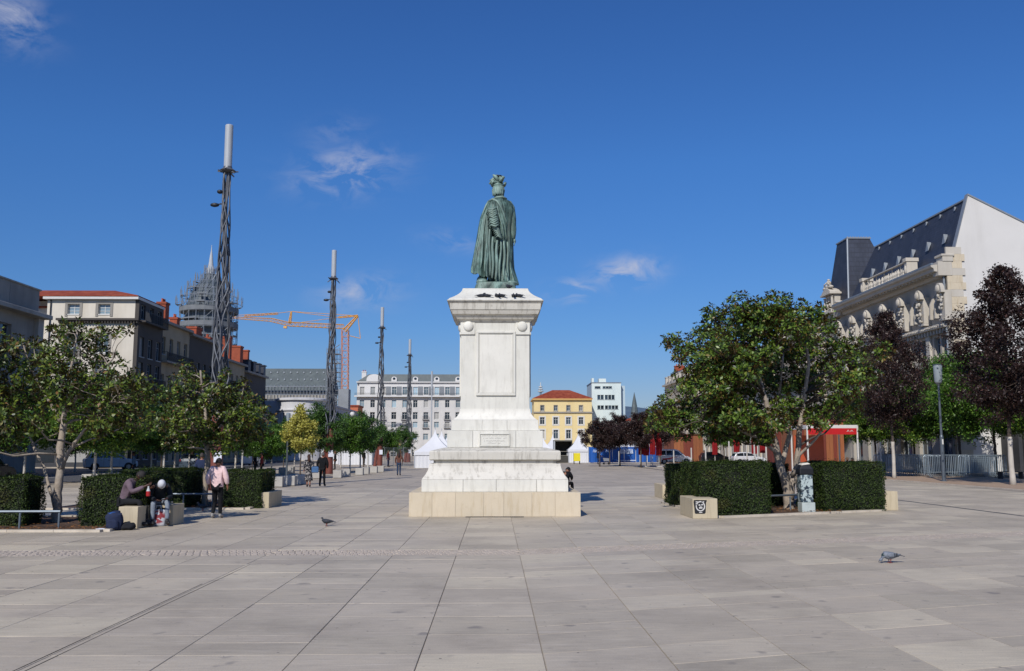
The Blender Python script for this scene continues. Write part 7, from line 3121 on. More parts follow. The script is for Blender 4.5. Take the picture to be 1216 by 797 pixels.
# --- cars
CARW = M('car_white', '#c4c6c8', .25, .03, 1, spec=.6)
CARB = M('car_grey_blue', '#46525e', .3, .05, 1, spec=.6)
CARD = M('car_dark', '#1c2026', .3, .05, 1, spec=.6)
TYRE = M('tyre', '#17171a', .85, .1, 6)
RIM = M('rim', '#8e9194', .35, .08, 6, metal=.7)
CGL = glassmat('car_glass', '#1a2129', .05)
TAIL = M('tail_light', '#8a1414', .3, .05, 3)
HEADL = M('head_light', '#b9c0c4', .2, .05, 3)
TRIM = M('black_trim', '#1b1c1e', .6, .08, 4)
def car(label, x, y, rz, paint, kind='hatch', cat='car'):
    """length along x, front at +x"""
    r = T('parked_car' if kind != 'van' else 'parked_van', label, cat, (x, y, 0), rz)
    if kind == 'hatch':
        L_, Hh_, W_ = 3.9, 1.48, 1.68
        low = [(-1.92, .5), (-1.95, .8), (-1.9, 1.0), (1.0, .98), (1.7, .86), (1.93, .66), (1.95, .4), (1.9, .24), (-1.88, .24)]
        cabin = [(-1.82, .98), (-1.6, 1.36), (-1.2, 1.47), (-.3, 1.49), (.35, 1.40), (1.12, .97)]
        wins = [[(-1.62, 1.02), (-1.5, 1.3), (-1.05, 1.38), (-.72, 1.39), (-.72, 1.02)], [(-.66, 1.02), (-.66, 1.39), (-.25, 1.4), (.28, 1.32), (.78, 1.04)]]
        wx = (-1.22, 1.22)
    elif kind == 'van':
        L_, Hh_, W_ = 4.2, 1.85, 1.75
        low = [(-2.1, .5), (-2.12, 1.0), (1.0, 1.02), (1.75, .92), (2.05, .7), (2.1, .42), (2.05, .26), (-2.06, .26)]
        cabin = [(-2.1, .99), (-2.05, 1.7), (-1.9, 1.82), (.1, 1.84), (.5, 1.72), (1.3, 1.01)]
        wins = [[(-1.95, 1.1), (-1.92, 1.62), (-1.15, 1.66), (-1.15, 1.1)], [(-1.05, 1.1), (-1.05, 1.66), (-.2, 1.67), (-.2, 1.1)], [(-.1, 1.1), (-.1, 1.67), (.35, 1.62), (.95, 1.08)]]
        wx = (-1.35, 1.4)
    else:
        L_, Hh_, W_ = 4.4, 1.62, 1.8
        low = [(-2.15, .5), (-2.2, .85), (-2.1, 1.05), (1.0, 1.05), (1.85, .95), (2.15, .75), (2.2, .45), (2.1, .28), (-2.1, .28)]
        cabin = [(-2.0, 1.03), (-1.75, 1.5), (-1.2, 1.62), (-.1, 1.63), (.45, 1.5), (1.2, 1.03)]
        wins = [[(-1.8, 1.1), (-1.62, 1.42), (-1.15, 1.52), (-.8, 1.53), (-.8, 1.1)], [(-.72, 1.1), (-.72, 1.53), (-.1, 1.53), (.35, 1.42), (.9, 1.1)]]
        wx = (-1.4, 1.38)
    w2 = W_ / 2
    mb = MB()
    mb.prism(low, -w2, w2)
    body = fixn(mb.build('body', paint, r))
    bev(body, .06, 3)
    mb = MB()
    n = len(cabin)
    vs = [(x_, -w2 + .04 + (z_ - .98) * .25, z_) for x_, z_ in cabin] + [(x_, w2 - .04 - (z_ - .98) * .25, z_) for x_, z_ in cabin]
    fs = [tuple(range(n)), tuple(range(2 * n - 1, n - 1, -1))] + [(i, (i + 1) % n, n + (i + 1) % n, n + i) for i in range(n)]
    mb.add(vs, fs)
    cb_ = fixn(mb.build('cabin', paint, r))
    bev(cb_, .05, 3)
    for wn_ in wins:
        for s in (-1, 1):
            mb = MB()
            pts = [(x_, s * (w2 - .04 - (z_ - .98) * .25 + .006), z_) for x_, z_ in wn_]
            pi_ = [(x_, s * (w2 - .04 - (z_ - .98) * .25 - .012), z_) for x_, z_ in wn_]
            k = len(pts)
            mb.add(pts + pi_, [tuple(range(k)), tuple(range(2 * k - 1, k - 1, -1))] + [(i, (i + 1) % k, k + (i + 1) % k, k + i) for i in range(k)])
            fixn(mb.build('side_window', CGL, r))
    # windscreen and rear window
    a, b_ = cabin[-2], cabin[-1]
    def scr(p, q, nm, off):
        d = Vector((q[0] - p[0], q[1] - p[1]))
        nrm = Vector((-d.y, d.x)).normalized() * off
        P = [Vector(p) + d * .1 + nrm, Vector(p) + d * .9 + nrm]
        mb = MB()
        mb.add([(P[0].x, -w2 + .16, P[0].y), (P[0].x, w2 - .16, P[0].y), (P[1].x, w2 - .1, P[1].y), (P[1].x, -w2 + .1, P[1].y)], [(0, 1, 2, 3)])
        o_ = mb.build(nm, CGL, r)
        s_ = o_.modifiers.new('thickness', 'SOLIDIFY'); s_.thickness = .01
    scr(a, b_, 'windscreen', .008)
    scr(cabin[0], cabin[1], 'rear_window', .008)
    for x_ in wx:
        for s in (-1, 1):
            mb = MB()
            ring = []
            prof_ = [(.17, .0), (.27, -.01), (.31, .02), (.31, .16), (.27, .19), (.17, .18)]
            nn = 20
            rings = [[(x_ + rr__ * cos(2 * pi * i / nn), s * (w2 + .01 - yy__), .31 + rr__ * sin(2 * pi * i / nn)) for i in range(nn)] for rr__, yy__ in prof_]
            mb.ring_loft(rings)
            wh = fixn(mb.build('wheel', TYRE, r))
            mb = MB()
            mb.ring_loft([[(x_ + rr__ * cos(2 * pi * i / nn), s * (w2 + .012 - yy__), .31 + rr__ * sin(2 * pi * i / nn)) for i in range(nn)] for rr__, yy__ in ((.2, 0), (.18, .02), (.05, -.005))])
            fixn(mb.build('rim', RIM, wh))
            mb = MB()
            pts = [(x_ + .37 * cos(pi * k / 12), s * (w2 + .004), .31 + .37 * sin(pi * k / 12)) for k in range(13)]
            pin = [(x_ + .37 * cos(pi * k / 12), s * (w2 - .02), .31 + .37 * sin(pi * k / 12)) for k in range(13)]
            mb.add(pts + pin, [tuple(range(13)), tuple(range(25, 12, -1))])
            fixn(mb.build('wheel_arch', TRIM, r))
    for s in (-1, 1):
        mb = MB(); mb.ell((low[4][0] + .1 if kind == 'hatch' else low[-3][0] - .12, s * (w2 - .24), .68), (.12, .18, .09), 10, 6); mb.build('headlight', HEADL, r)
        mb = MB(); mb.ell((low[1][0] + .05, s * (w2 - .12), .85), (.06, .1, .16), 10, 6); mb.build('tail_light', TAIL, r)
        mb = MB(); mb.ell((cabin[-1][0] - .3, s * (w2 + .08), 1.06), (.07, .1, .07), 8, 6); mb.build('mirror', TRIM, r)
        mb = MB(); mb.box(-.35, -.2, s * (w2 + .012) - .012, s * (w2 + .012) + .012, .86, .89); mb.build('door_handle', TRIM, r)
        mb = MB()
        for xs in (-.69, .62):
            mb.box(xs - .006, xs + .006, s * (w2 + .002) - .004, s * (w2 + .002) + .004, .34, .95)
        mb.build('door_gap', TRIM, r)
    mb = MB(); mb.box(-L_ / 2 + .1, L_ / 2 - .1, -w2 + .05, w2 - .05, .2, .3); mb.build('sill', TRIM, r)
    return r


c1 = A(888, 540, 112)
car('small white hatchback seen from its side behind the long hedge', c1.x, 112, 0, CARW, 'hatch')
c1 = A(800, 540, 117)
vn = car('white van with red and blue side stripes by the plank kiosk', c1.x, 117, 0, CARW, 'van', 'van')
mb = MB()
mb.add([(-1.6, -.882, .52), (-.7, -.882, .55), (.1, -.882, .82), (.4, -.882, .92), (-.2, -.882, .85), (-.9, -.882, .72), (-1.6, -.882, .68)], [tuple(range(7))])
o = fixn(mb.build('red_stripe', M('stripe_red', '#b5242e', .5, .05, 3), vn)); o.modifiers.new('thickness', 'SOLIDIFY').thickness = .004
mb = MB()
mb.add([(-.6, -.882, .50), (.0, -.882, .60), (.55, -.882, .74), (.3, -.882, .62), (-.3, -.882, .5)], [tuple(range(5))])
o = fixn(mb.build('blue_stripe', M('stripe_blue', '#2b3d7d', .5, .05, 3), vn)); o.modifiers.new('thickness', 'SOLIDIFY').thickness = .004
c1 = A(848, 540, 124)
car('dark car between the white van and the small white car', c1.x, 124, 0, CARD, 'hatch')
c1 = A(131, 552, 84)
car('light-coloured estate car parked under the street trees in the shade', c1.x, 84, .55, M('car_silver', '#a9b6bd', .3, .04, 1, spec=.6), 'suv')
c1 = A(70, 552, 66)
car('dark car in the shade by the concrete building', -26.5, 48, pi / 2, CARD, 'suv')
car('grey car farther down the shaded street', -27.0, 84, pi / 2, CARB, 'hatch')
car('white van far down the shaded street', -27.0, 104, pi / 2, CARW, 'van', 'van')

# --- site hoarding and fences near the third mast
o = T('mesh_fence', 'wire mesh site fence beside the third mast', 'fence', (A(456, 540, 99).x, 99, 0))
w_ = A(490, 540, 99).x - A(456, 540, 99).x
for k in range(3):
    mb = MB()
    a, b_ = w_ * k / 3 + .03, w_ * (k + 1) / 3 - .03
    mb.tube([(a, 0, .1), (a, 0, 2.0), (b_, 0, 2.0), (b_, 0, .1), (a, 0, .1)], .025, 5)
    for i in range(12):
        x = a + (b_ - a) * (i + 1) / 13
        mb.tube([(x, 0, .1), (x, 0, 2.0)], .008, 4, False)
    mb.build('panel', GALV, o)
o = T('sunlit_tree_stand_in', 'orange and yellow sunlit-tree sign in front of the last tree before the tents', 'placeholder', (A(474, 540, 104).x, 104, 0))
o.scale = (.8, .8, .8)  # added shape standing for a sunlit tree and a person
mb = MB(); mb.tube([(0, 0, 0), (0, 0, 4.0)], .1, 8); mb.build('post', BOLM, o)
mb = MB(); mb.ring_loft([[(-.25, -.1, 1.0), (.25, -.1, 1.0), (.25, .1, 1.0), (-.25, .1, 1.0)], [(-.32, -.12, 1.6), (.32, -.12, 1.6), (.32, .12, 1.6), (-.32, .12, 1.6)], [(-.12, -.1, 2.3), (.2, -.1, 2.3), (.2, .1, 2.3), (-.12, .1, 2.3)]])
mb.build('panel', M('sunlit_orange', '#a5672f', .6, .1, 4), o)
mb = MB(); mb.ell((.05, 0, 3.2), (.28, .15, .5), 10, 8); mb.build('lit_foliage', M('sunlit_yellow', '#a89c62', .6, .1, 4), o)
# white stalls under the trees
for px_, dd, lb in ((425, 112, 'white market stall seen between the tree trunks past the second mast'), (403, 118, 'narrow white stall between trunks, just past the second mast')):
    p = A(px_, 540, dd)
    pagoda(lb, p.x, dd, 4.0, 2.5, 3.4, True)
# globe street light
p = A(418.5, 492, 150)
o = T('globe_lamp', 'white globe lamp over the trees beside the white block', 'street lamp', (p.x, 150, 0))
mb = MB(); mb.tube([(0, 0, 0), (0, 0, p.z - .4)], .07, 8); mb.build('pole', POLE, o)
mb = MB(); mb.ell((0, 0, p.z), .42, 12, 8); mb.build('globe', FRAMEW, o, smooth=True)
p = A(341, 540, 62)
o = T('thin_lamp_post', 'thin dark lamp post just before the yellow tree', 'street lamp', (p.x, 62, 0))
hh_ = A(341, 500, 62).z
mb = MB(); mb.tube([(0, 0, 0), (0, 0, hh_)], [.07, .045], 8); mb.build('pole', POLE, o)
mb = MB(); mb.lathe([(.1, hh_ + .001), (.16, hh_ + .5), (.05, hh_ + .56)], 12); mb.build('lantern', M('frosted_lantern', '#8d979c', .35, .08, 3), o)
# ================================================================== PEOPLE AND PIGEONS
def skin_mesh(verts, edges, radii, mat, root=0, sub=2, name='skin'):
    me = bpy.data.meshes.new(name)
    me.from_pydata(verts, edges, [])
    o = bpy.data.objects.new(name, me)
    SC.collection.objects.link(o)
    o.modifiers.new('skin', 'SKIN').use_smooth_shade = True
    sk = me.skin_vertices[0].data
    for i, r in enumerate(radii):
        sk[i].radius = r if isinstance(r, tuple) else (r, r)
        sk[i].use_root = (i == root)
    s = o.modifiers.new('sub', 'SUBSURF')
    s.levels = s.render_levels = sub
    return o, mat


PEND = []       # pending skins: (object, material, final name, parent, extra MB)


def flush():
    bpy.context.view_layer.update()
    dg = bpy.context.evaluated_depsgraph_get()
    res = []
    for (o, mat, name, parent, extra, hide) in PEND:
        me = bpy.data.meshes.new_from_object(o.evaluated_get(dg))
        res.append((me, mat, name, parent, extra))
    for (o, *_r) in PEND:
        m0 = o.data
        bpy.data.objects.remove(o)
    PEND.clear()
    for me, mat, name, parent, extra in res:
        if extra is not None:
            bm = bmesh.new()
            bm.from_mesh(me)
            tmp = extra.mesh(mat)
            bm.from_mesh(tmp)
            bm.to_mesh(me)
            bm.free()
        me.materials.clear()
        me.materials.append(mat)
        for p_ in me.polygons:
            p_.use_smooth = True
        link(name, me, parent)


SKIN = M('skin', '#8a5f4a', .55, .06, 12)
SKIND = M('skin_dark', '#4a3025', .55, .06, 12)
STAND = dict(pelvis=(0, 0, .93), waist=(0, 0, 1.06), chest=(0, .0, 1.28), neck=(0, -.005, 1.44), head=(0, .02, 1.58),
             shL=(-.17, 0, 1.38), elL=(-.22, -.03, 1.12), wrL=(-.23, .04, .88), shR=(.17, 0, 1.38), elR=(.22, -.03, 1.12), wrR=(.23, .04, .88),
             hipL=(-.085, 0, .88), knL=(-.09, .02, .49), anL=(-.09, -.01, .08), toL=(-.10, .14, .03), hipR=(.085, 0, .88), knR=(.09, .02, .49), anR=(.09, -.01, .08), toR=(.10, .14, .03))


def person(label, loc, rz, J=None, top='#333333', top_pat=None, legs='#22252b', skin=SKIN, hair='#1d1713', hair_kind='short', shoes='#1c1c1e', h=1.7, skirt=False, hat=None, topname='jacket', bulk=1.0, legpat=None, bare_calf=False, shoe_side=None, z=0):
    J = {**STAND, **(J or {})}
    k = h / 1.70
    P = {a: Vector(b_) * k for a, b_ in J.items()}
    root = T('person', label, 'person', (loc[0], loc[1], z), rz)
    mats_top = top_pat or M('cloth_' + top, top, .85, .16, 7, spec=.2, bump=1.0, bscale=11)
    mats_leg = legpat or M('cloth_' + legs, legs, .85, .16, 7, spec=.2, bump=1.0, bscale=11)
    # ---- body with hands
    V, E, Rd = [], [], []
    idx = {}
    def add(nm, r, par=None, pos=None):
        V.append(tuple(pos if pos is not None else P[nm]))
        Rd.append(tuple(x * k for x in r) if isinstance(r, tuple) else r * k)
        idx[nm] = len(V) - 1
        if par:
            E.append((idx[par], idx[nm]))
    add('pelvis', (.13, .095)); add('waist', (.12, .085), 'pelvis'); add('chest', (.145, .10), 'waist'); add('neck', (.055, .055), 'chest')
    add('headb', (.052, .05), 'neck', P['neck'].lerp(P['head'], .45))
    for s in 'LR':
        add('sh' + s, .055, 'chest'); add('el' + s, .042, 'sh' + s); add('wr' + s, (.026, .032), 'el' + s)
        add('hip' + s, .085, 'pelvis'); add('kn' + s, .055, 'hip' + s); add('an' + s, .036, 'kn' + s); add('to' + s, (.035, .025), 'an' + s)
        w, e = P['wr' + s], P['el' + s]
        d = (w - e).normalized()
        sx = -1 if s == 'L' else 1
        side = d.cross(Vector((0, 1, 0)))
        if side.length < .2:
            side = d.cross(Vector((0, 0, 1)))
        side.normalize()
        fwd = side.cross(d).normalized()
        pm = w + d * .07 * k
        add('palm' + s, (.022, .034), 'wr' + s, pm)
        for f in range(4):
            o_ = fwd * (f - 1.5) * .019 * k
            L_ = (.065, .075, .07, .055)[f] * k
            add('f%d%s' % (f, s), .0088, 'palm' + s, pm + d * .03 * k + o_)
            add('g%d%s' % (f, s), .008, 'f%d%s' % (f, s), pm + d * (.03 * k + L_ * .5) + o_ + side * -sx * .008 * k)
            add('h%d%s' % (f, s), .0068, 'g%d%s' % (f, s), pm + d * (.03 * k + L_ * .85) + o_ + side * -sx * .028 * k)
        add('t0' + s, .0095, 'palm' + s, pm - d * .025 * k + fwd * .035 * k)
        add('t1' + s, .0085, 't0' + s, pm + d * .02 * k + fwd * .055 * k)
    o, _ = skin_mesh(V, E, Rd, skin, 0, 1)
    # head as a shaped ellipsoid
    hc = P['head']
    up = (P['head'] - P['neck']).normalized()
    fw = Vector((0, 1, 0))
    fw = (fw - up * fw.dot(up)).normalized() if 'look' not in J else (Vector(J['look']) - up * Vector(J['look']).dot(up)).normalized()
    rt = fw.cross(up).normalized()
    rotm = Matrix((rt, fw, up)).transposed()
    ex = MB()
    n, m = 16, 12
    rings = []
    for j in range(1, m):
        th = pi * j / m
        ring = []
        for i in range(n):
            ph = 2 * pi * i / n
            zz = -cos(th)
            q = sin(th)
            x, y_ = q * cos(ph), q * sin(ph)
            jaw = 1 - .22 * max(0, -zz) ** 1.2
            px_, py_, pz_ = x * .078 * jaw, y_ * .098 * (1 - .08 * max(0, -zz)), zz * .12
            if y_ > .75 and abs(x) < .35:      # brow, nose, lips
                py_ += (.016 if -.35 < zz < .05 else 0) + (.006 if -.62 < zz < -.45 else 0) - (.004 if .05 < zz < .25 and abs(x) > .1 else 0)
            ring.append(tuple(hc + rotm @ Vector((px_, py_, pz_)) * k))
        rings.append(ring)
    ex.ring_loft(rings)
    for s in (-1, 1):
        ex.ell(hc + rotm @ Vector((s * .080, -.005, -.005)) * k, (.010 * k, .018 * k, .03 * k), 8, 6)
    ex.ell(hc + rotm @ Vector((0, .108, -.02)) * k, (.013 * k, .016 * k, .024 * k), 8, 6)
    PEND.append((o, skin, 'body', root, ex, 0))
    # ---- top
    b = bulk
    V, E, Rd, idx_ = [], [], [], {}
    def a2(nm, r, par=None, pos=None):
        V.append(tuple(pos if pos is not None else P[nm])); Rd.append(tuple(x * k for x in r) if isinstance(r, tuple) else r * k)
        idx_[nm] = len(V) - 1
        if par:
            E.append((idx_[par], idx_[nm]))
    hem = P['pelvis'] + Vector((0, 0, -.04 * k)) if not skirt else P['pelvis']
    a2('waist', (.15 * b, .115 * b)); a2('hem', (.158 * b, .12 * b), 'waist', hem); a2('chest', (.165 * b, .125 * b), 'waist'); a2('neck', (.075, .07), 'chest', P['neck'] - up * .03 * k)
    for s in 'LR':
        a2('sh' + s, .075 * b, 'chest'); a2('el' + s, .062 * b, 'sh' + s); a2('wr' + s, .043 * b, 'el' + s, P['el' + s].lerp(P['wr' + s], .93))
    o, _ = skin_mesh(V, E, Rd, mats_top, 0, 2)
    PEND.append((o, mats_top, topname, root, None, 0))
    # ---- legs
    if not skirt:
        V, E, Rd, idx_ = [], [], [], {}
        a2('pelvis', (.142, .11))
        for s in 'LR':
            a2('hip' + s, .092, 'pelvis'); a2('kn' + s, .068, 'hip' + s); a2('an' + s, .052, 'kn' + s, P['kn' + s].lerp(P['an' + s], .95))
        o, _ = skin_mesh(V, E, Rd, mats_leg, 0, 2)
        PEND.append((o, mats_leg, 'trousers', root, None, 0))
    else:
        mb = MB()
        c0_, c1_ = P['waist'], (P['knL'] + P['knR']) / 2 - Vector((0, 0, .14 * k))
        rings = []
        for i in range(9):
            u = i / 8
            c = c0_.lerp(c1_, u)
            rr__ = (.125 + .09 * u) * k
            rings.append([(c.x + rr__ * (1 + .07 * sin(a * 5 + u * 3) * u) * cos(a), c.y + rr__ * .85 * (1 + .07 * sin(a * 5 + u * 3) * u) * sin(a), c.z) for a in [2 * pi * q / 24 for q in range(24)]])
        mb.ring_loft(rings[::-1])
        fixn(mb.build('skirt', mats_top, root, smooth=True))
    # ---- shoes
    sm = M('shoe_' + shoes, shoes, .6, .1, 10)
    for s in 'LR':
        a_, t_ = P['an' + s], P['to' + s]
        d = (t_ - a_); d.z = 0
        d = d.normalized() if d.length > 1e-4 else Vector((0, 1, 0))
        mb = MB()
        rr_m = Matrix((Vector((d.y, -d.x, 0)), d, Vector((0, 0, 1)))).transposed()
        zf = min(a_.z - .05 * k, t_.z) + .02 * k
        c = Vector(((a_.x + t_.x) / 2, (a_.y + t_.y) / 2, zf + .03 * k)) + d * .01
        mb.ell(c, (.052 * k, .145 * k, .045 * k), 12, 8, rr_m)
        mb.ell(c - d * .07 * k + Vector((0, 0, .035 * k)), (.047 * k, .06 * k, .05 * k), 10, 6, rr_m)
        mb.build('shoe', sm, root, smooth=True)
    # ---- hair / hat
    hm = M('hair_' + hair, hair, .8, .25, 30)
    mb = MB()
    rings = []
    for j in range(1, 9):
        th = pi * .62 * (1 - (j - 1) / 8.2)
        ring = []
        for i in range(16):
            ph = 2 * pi * i / 16
            y_ = sin(th) * sin(ph)
            x = sin(th) * cos(ph)
            zz = cos(th)
            lift = .06 * max(0, y_) * (1 if zz < .45 else 0)
            ring.append(tuple(hc + rotm @ Vector((x * .088, y_ * .106 - .008, zz * .132 + lift)) * k))
        rings.append(ring)
    mb.ring_loft(rings)
    if hair_kind == 'long':
        mb.tube([hc + rotm @ Vector((0, -.07, .03)) * k, hc + rotm @ Vector((0, -.095, -.08)) * k, hc + rotm @ Vector((0, -.085, -.2)) * k, hc + rotm @ Vector((0, -.09, -.3)) * k], [.07 * k, .08 * k, .075 * k, .03 * k], 10)
    if hair_kind == 'bun':
        mb.ell(hc + rotm @ Vector((0, -.11, .06)) * k, .045 * k, 10, 8)
    fixn(mb.build('hair', hm, root, smooth=True))
    if hat:
        mb = MB()
        rings = []
        for j in range(1, 9):
            th = pi * .55 * (1 - (j - 1) / 8.2)
            rings.append([tuple(hc + rotm @ Vector((sin(th) * cos(ph) * .097, sin(th) * sin(ph) * .116 - .006, cos(th) * .15 + .012)) * k) for ph in [2 * pi * i / 16 for i in range(16)]])
        mb.ring_loft(rings)
        fixn(mb.build('hat', M('hat_' + hat, hat, .85, .06, 20), root, smooth=True))
    return root, P


# pattern for the dress
t = NT('patterned_cloth')
n = t.noise(14, 2, .4, kind='Object')
f = t.ramp(n, [(.53, (0, 0, 0)), (.57, (1, 1, 1))])
t.col(t.mix(f, lin('#23242a'), lin('#8f8a85')))
PATT = t.done(.85)

# walker in pink, seen from behind
g = G(256.5, 615.5)
person('person in a pale pink jacket and black trousers walking away', (g.x, g.y), -.15,
       dict(pelvis=(0, 0, .90), knL=(-.09, .10, .50), anL=(-.08, -.06, .10), toL=(-.09, .05, .02), knR=(.09, .05, .48), anR=(.09, .06, .08), toR=(.10, .2, .02), elL=(-.27, -.07, 1.13), wrL=(-.26, .02, .92), elR=(.27, -.02, 1.13), wrR=(.27, .06, .92), head=(0, .045, 1.56)),
       top='#dfc0bd', legs='#17181b', shoes='#8d8a86', hair='#1c1411', h=1.66, bulk=1.3, topname='jacket')
# man in navy beyond the rail
g = A(238, 585, 39)
person('man in a navy jacket and grey trousers walking beyond the slim magnolia', (g.x, 39), .1,
       dict(knL=(-.09, .14, .50), anL=(-.09, .06, .10), toL=(-.09, .2, .03), anR=(.09, -.15, .12), toR=(.09, -.02, .03)),
       top='#26304a', legs='#2b2e36', hair='#3b342e', h=1.72, bulk=1.08)
# couple
g = G(366, 579)
person('woman in a black and white patterned dress walking beside a man in black', (g.x, g.y), .25,
       dict(knL=(-.07, .12, .50), anL=(-.05, .0, .10), toL=(-.05, .14, .03), anR=(.07, -.05, .1)), top_pat=PATT, skirt=True, hair='#3a241a', hair_kind='long', h=1.62, bulk=1.05, topname='dress_top')
bag = T('hand_bag', 'blue patterned shoulder bag hanging at the side of the woman in the patterned dress', 'bag', (g.x + .33, g.y - .05, .72))
mb = MB(); mb.cbox(0, 0, 0, .34, .14, .3, b=.03); mb.build('body', M('bag_blue', '#3c5f86', .8, .2, 18), bag)
mb = MB(); mb.tube([(-.1, 0, .28), (-.05, 0, .5), (.05, 0, .5), (.1, 0, .28)], .012, 5); mb.build('handle', TRIM, bag)
g = G(382.5, 578)
person('man all in black with grey hair walking beside the woman in the patterned dress', (g.x, g.y), -.05,
       dict(knL=(-.1, .03, .5), anL=(-.12, -.02, .08), toL=(-.13, .13, .03), anR=(.11, .0, .08), toR=(.12, .15, .03), elL=(-.26, -.03, 1.13), elR=(.25, -.03, 1.13)), top='#131417', legs='#16171a', hair='#5d5a57', h=1.72, bulk=1.2)
g = G(473.5, 565)
person('woman in a brown top and blue jeans walking before the mesh fence', (g.x, g.y), .0,
       dict(elL=(-.26, .03, 1.15), elR=(.28, .02, 1.15), wrR=(.24, .12, .98)), top='#5b3d33', legs='#2c3b52', hair='#2b1d18', hair_kind='long', h=1.66, bulk=1.08)
g = A(710, 549, 112)
person('person in dark clothes walking with a pushchair before the blue fence', (g.x, 112), -pi / 2, dict(wrL=(-.15, .4, 1.0), elL=(-.2, .15, 1.1), wrR=(.15, .4, 1.0), elR=(.2, .15, 1.1)), top='#1c1f2a', legs='#22242c', h=1.72, bulk=1.1)
pc_ = T('pushchair', 'grey pushchair on the far paving before the blue fence', 'pushchair', (g.x + 1.0, 111.8, 0))
mb = MB(); mb.ring_loft([[(-.3, -.22, .4), (.3, -.22, .4), (.3, .22, .4), (-.3, .22, .4)], [(-.42, -.24, .8), (.3, -.24, .75), (.3, .24, .75), (-.42, .24, .8)]]); mb.build('seat', M('pushchair_cloth', '#7b7e84', .8, .1, 6), pc_)
mb = MB(); mb.tube([(-.5, 0, 1.05), (-.1, 0, .6), (.3, 0, .15)], .02, 6); mb.tube([(.25, 0, .7), (-.3, 0, .15)], .02, 6); mb.build('frame', STEEL, pc_)
for x in (-.3, .3):
    for s in (-.2, .2):
        mb = MB(); mb.ring_loft([[(x + r_ * cos(a), s + d_, .12 + r_ * sin(a)) for a in [2 * pi * i / 12 for i in range(12)]] for r_, d_ in ((.08, 0), (.12, .0), (.12, .04), (.08, .04))]); mb.build('wheel', TYRE, pc_)
# far walkers and terrace guests
far = [(1008, 60.5, 'guest in a navy top sitting at the cafe terrace', '#26355a', '#23252b', 'sit'), (1014, 61.2, 'guest in a dark top at the cafe terrace, beside the awning post', '#3b3035', '#23252b', 'sit'),
       (311, 62, 'person in a dark red top standing among the granite cubes', '#6e2f2d', '#23252b', 's'), (228, 92, 'person in orange standing far down the shaded row', '#b5602a', '#3a332e', 's'),
       (398, 84, 'person in black standing near the second mast', '#191a1d', '#191a1d', 's'), (432, 106, 'person in black between the trunks before the white stall', '#17181b', '#1d1e22', 's'), (446, 108, 'person in a grey coat near the third mast', '#55585e', '#26282e', 's'),
       (461, 97, 'person in a red-brown coat by the mesh fence', '#5a2a2a', '#26304a', 's'), (159, 58, 'person in a light blue shirt beyond the hedge, near the parked car', '#6a86a3', '#2c3440', 's'), (303, 70, 'dark-dressed person far beyond the farther hedge', '#202229', '#22242a', 's'),
       (836, 100, 'person in a dark coat near the low plank kiosk', '#26262b', '#222', 's'), (651, 124, 'person by the yellow house side of the stage', '#3b4a55', '#23252b', 's')]
SIT = dict(pelvis=(0, -.02, .54), waist=(0, .0, .68), chest=(0, .05, .90), neck=(0, .08, 1.06), head=(0, .13, 1.20),
           shL=(-.17, .05, 1.0), elL=(-.22, .12, .76), wrL=(-.12, .34, .72), shR=(.17, .05, 1.0), elR=(.22, .12, .76), wrR=(.12, .34, .72),
           hipL=(-.09, 0, .54), knL=(-.11, .42, .56), anL=(-.1, .44, .12), toL=(-.1, .6, .04), hipR=(.09, 0, .54), knR=(.11, .42, .56), anR=(.1, .40, .12), toR=(.1, .56, .04))
for i, (px_, dd, lb, tp, lg, po) in enumerate(far):
    g = A(px_, 545, dd)
    if len(lg) < 5:
        lg = '#22242a'
    person(lb, (g.x, dd), rnd.uniform(-2.5, 2.5) if po == 's' else 1.9, SIT if po == 'sit' else None, top=tp, legs=lg, hair=rnd.choice(['#2b1d18', '#1d1713', '#5d4a3a']), h=rnd.uniform(1.62, 1.78), bulk=1.08, z=.02 if po == 'sit' else 0)

# --- the two people sitting on the stone block
bx1 = G(163, 628).x
sitx = bx1 - .52
S1 = dict(SIT)
S1.update(pelvis=(0, -.03, .60), hipL=(-.09, 0, .60), hipR=(.09, 0, .60), waist=(0, .02, .75), chest=(0, .13, .98), neck=(0, .25, 1.12), head=(0, .36, 1.20), shL=(-.18, .16, 1.06), shR=(.18, .16, 1.06),
          elL=(-.22, .27, .82), wrL=(-.14, .52, .90), elR=(.22, .27, .82), wrR=(.12, .55, .96), knL=(-.12, .42, .60), anL=(-.10, .50, .14), toL=(-.1, .66, .04), knR=(.13, .45, .60), anR=(.12, .42, .14), toR=(.12, .60, .04), look=(0, .9, -.5))
r_, P = person('man in a grey-purple sweater sitting bent forward on the stone block, holding a bottle', (sitx, G(163, 628).y + .5), -pi / 2 - .12, S1,
               top='#6a5a62', legs='#1f2023', hair='#201c1b', skin=SKIND, h=1.76, bulk=1.12, topname='sweater')
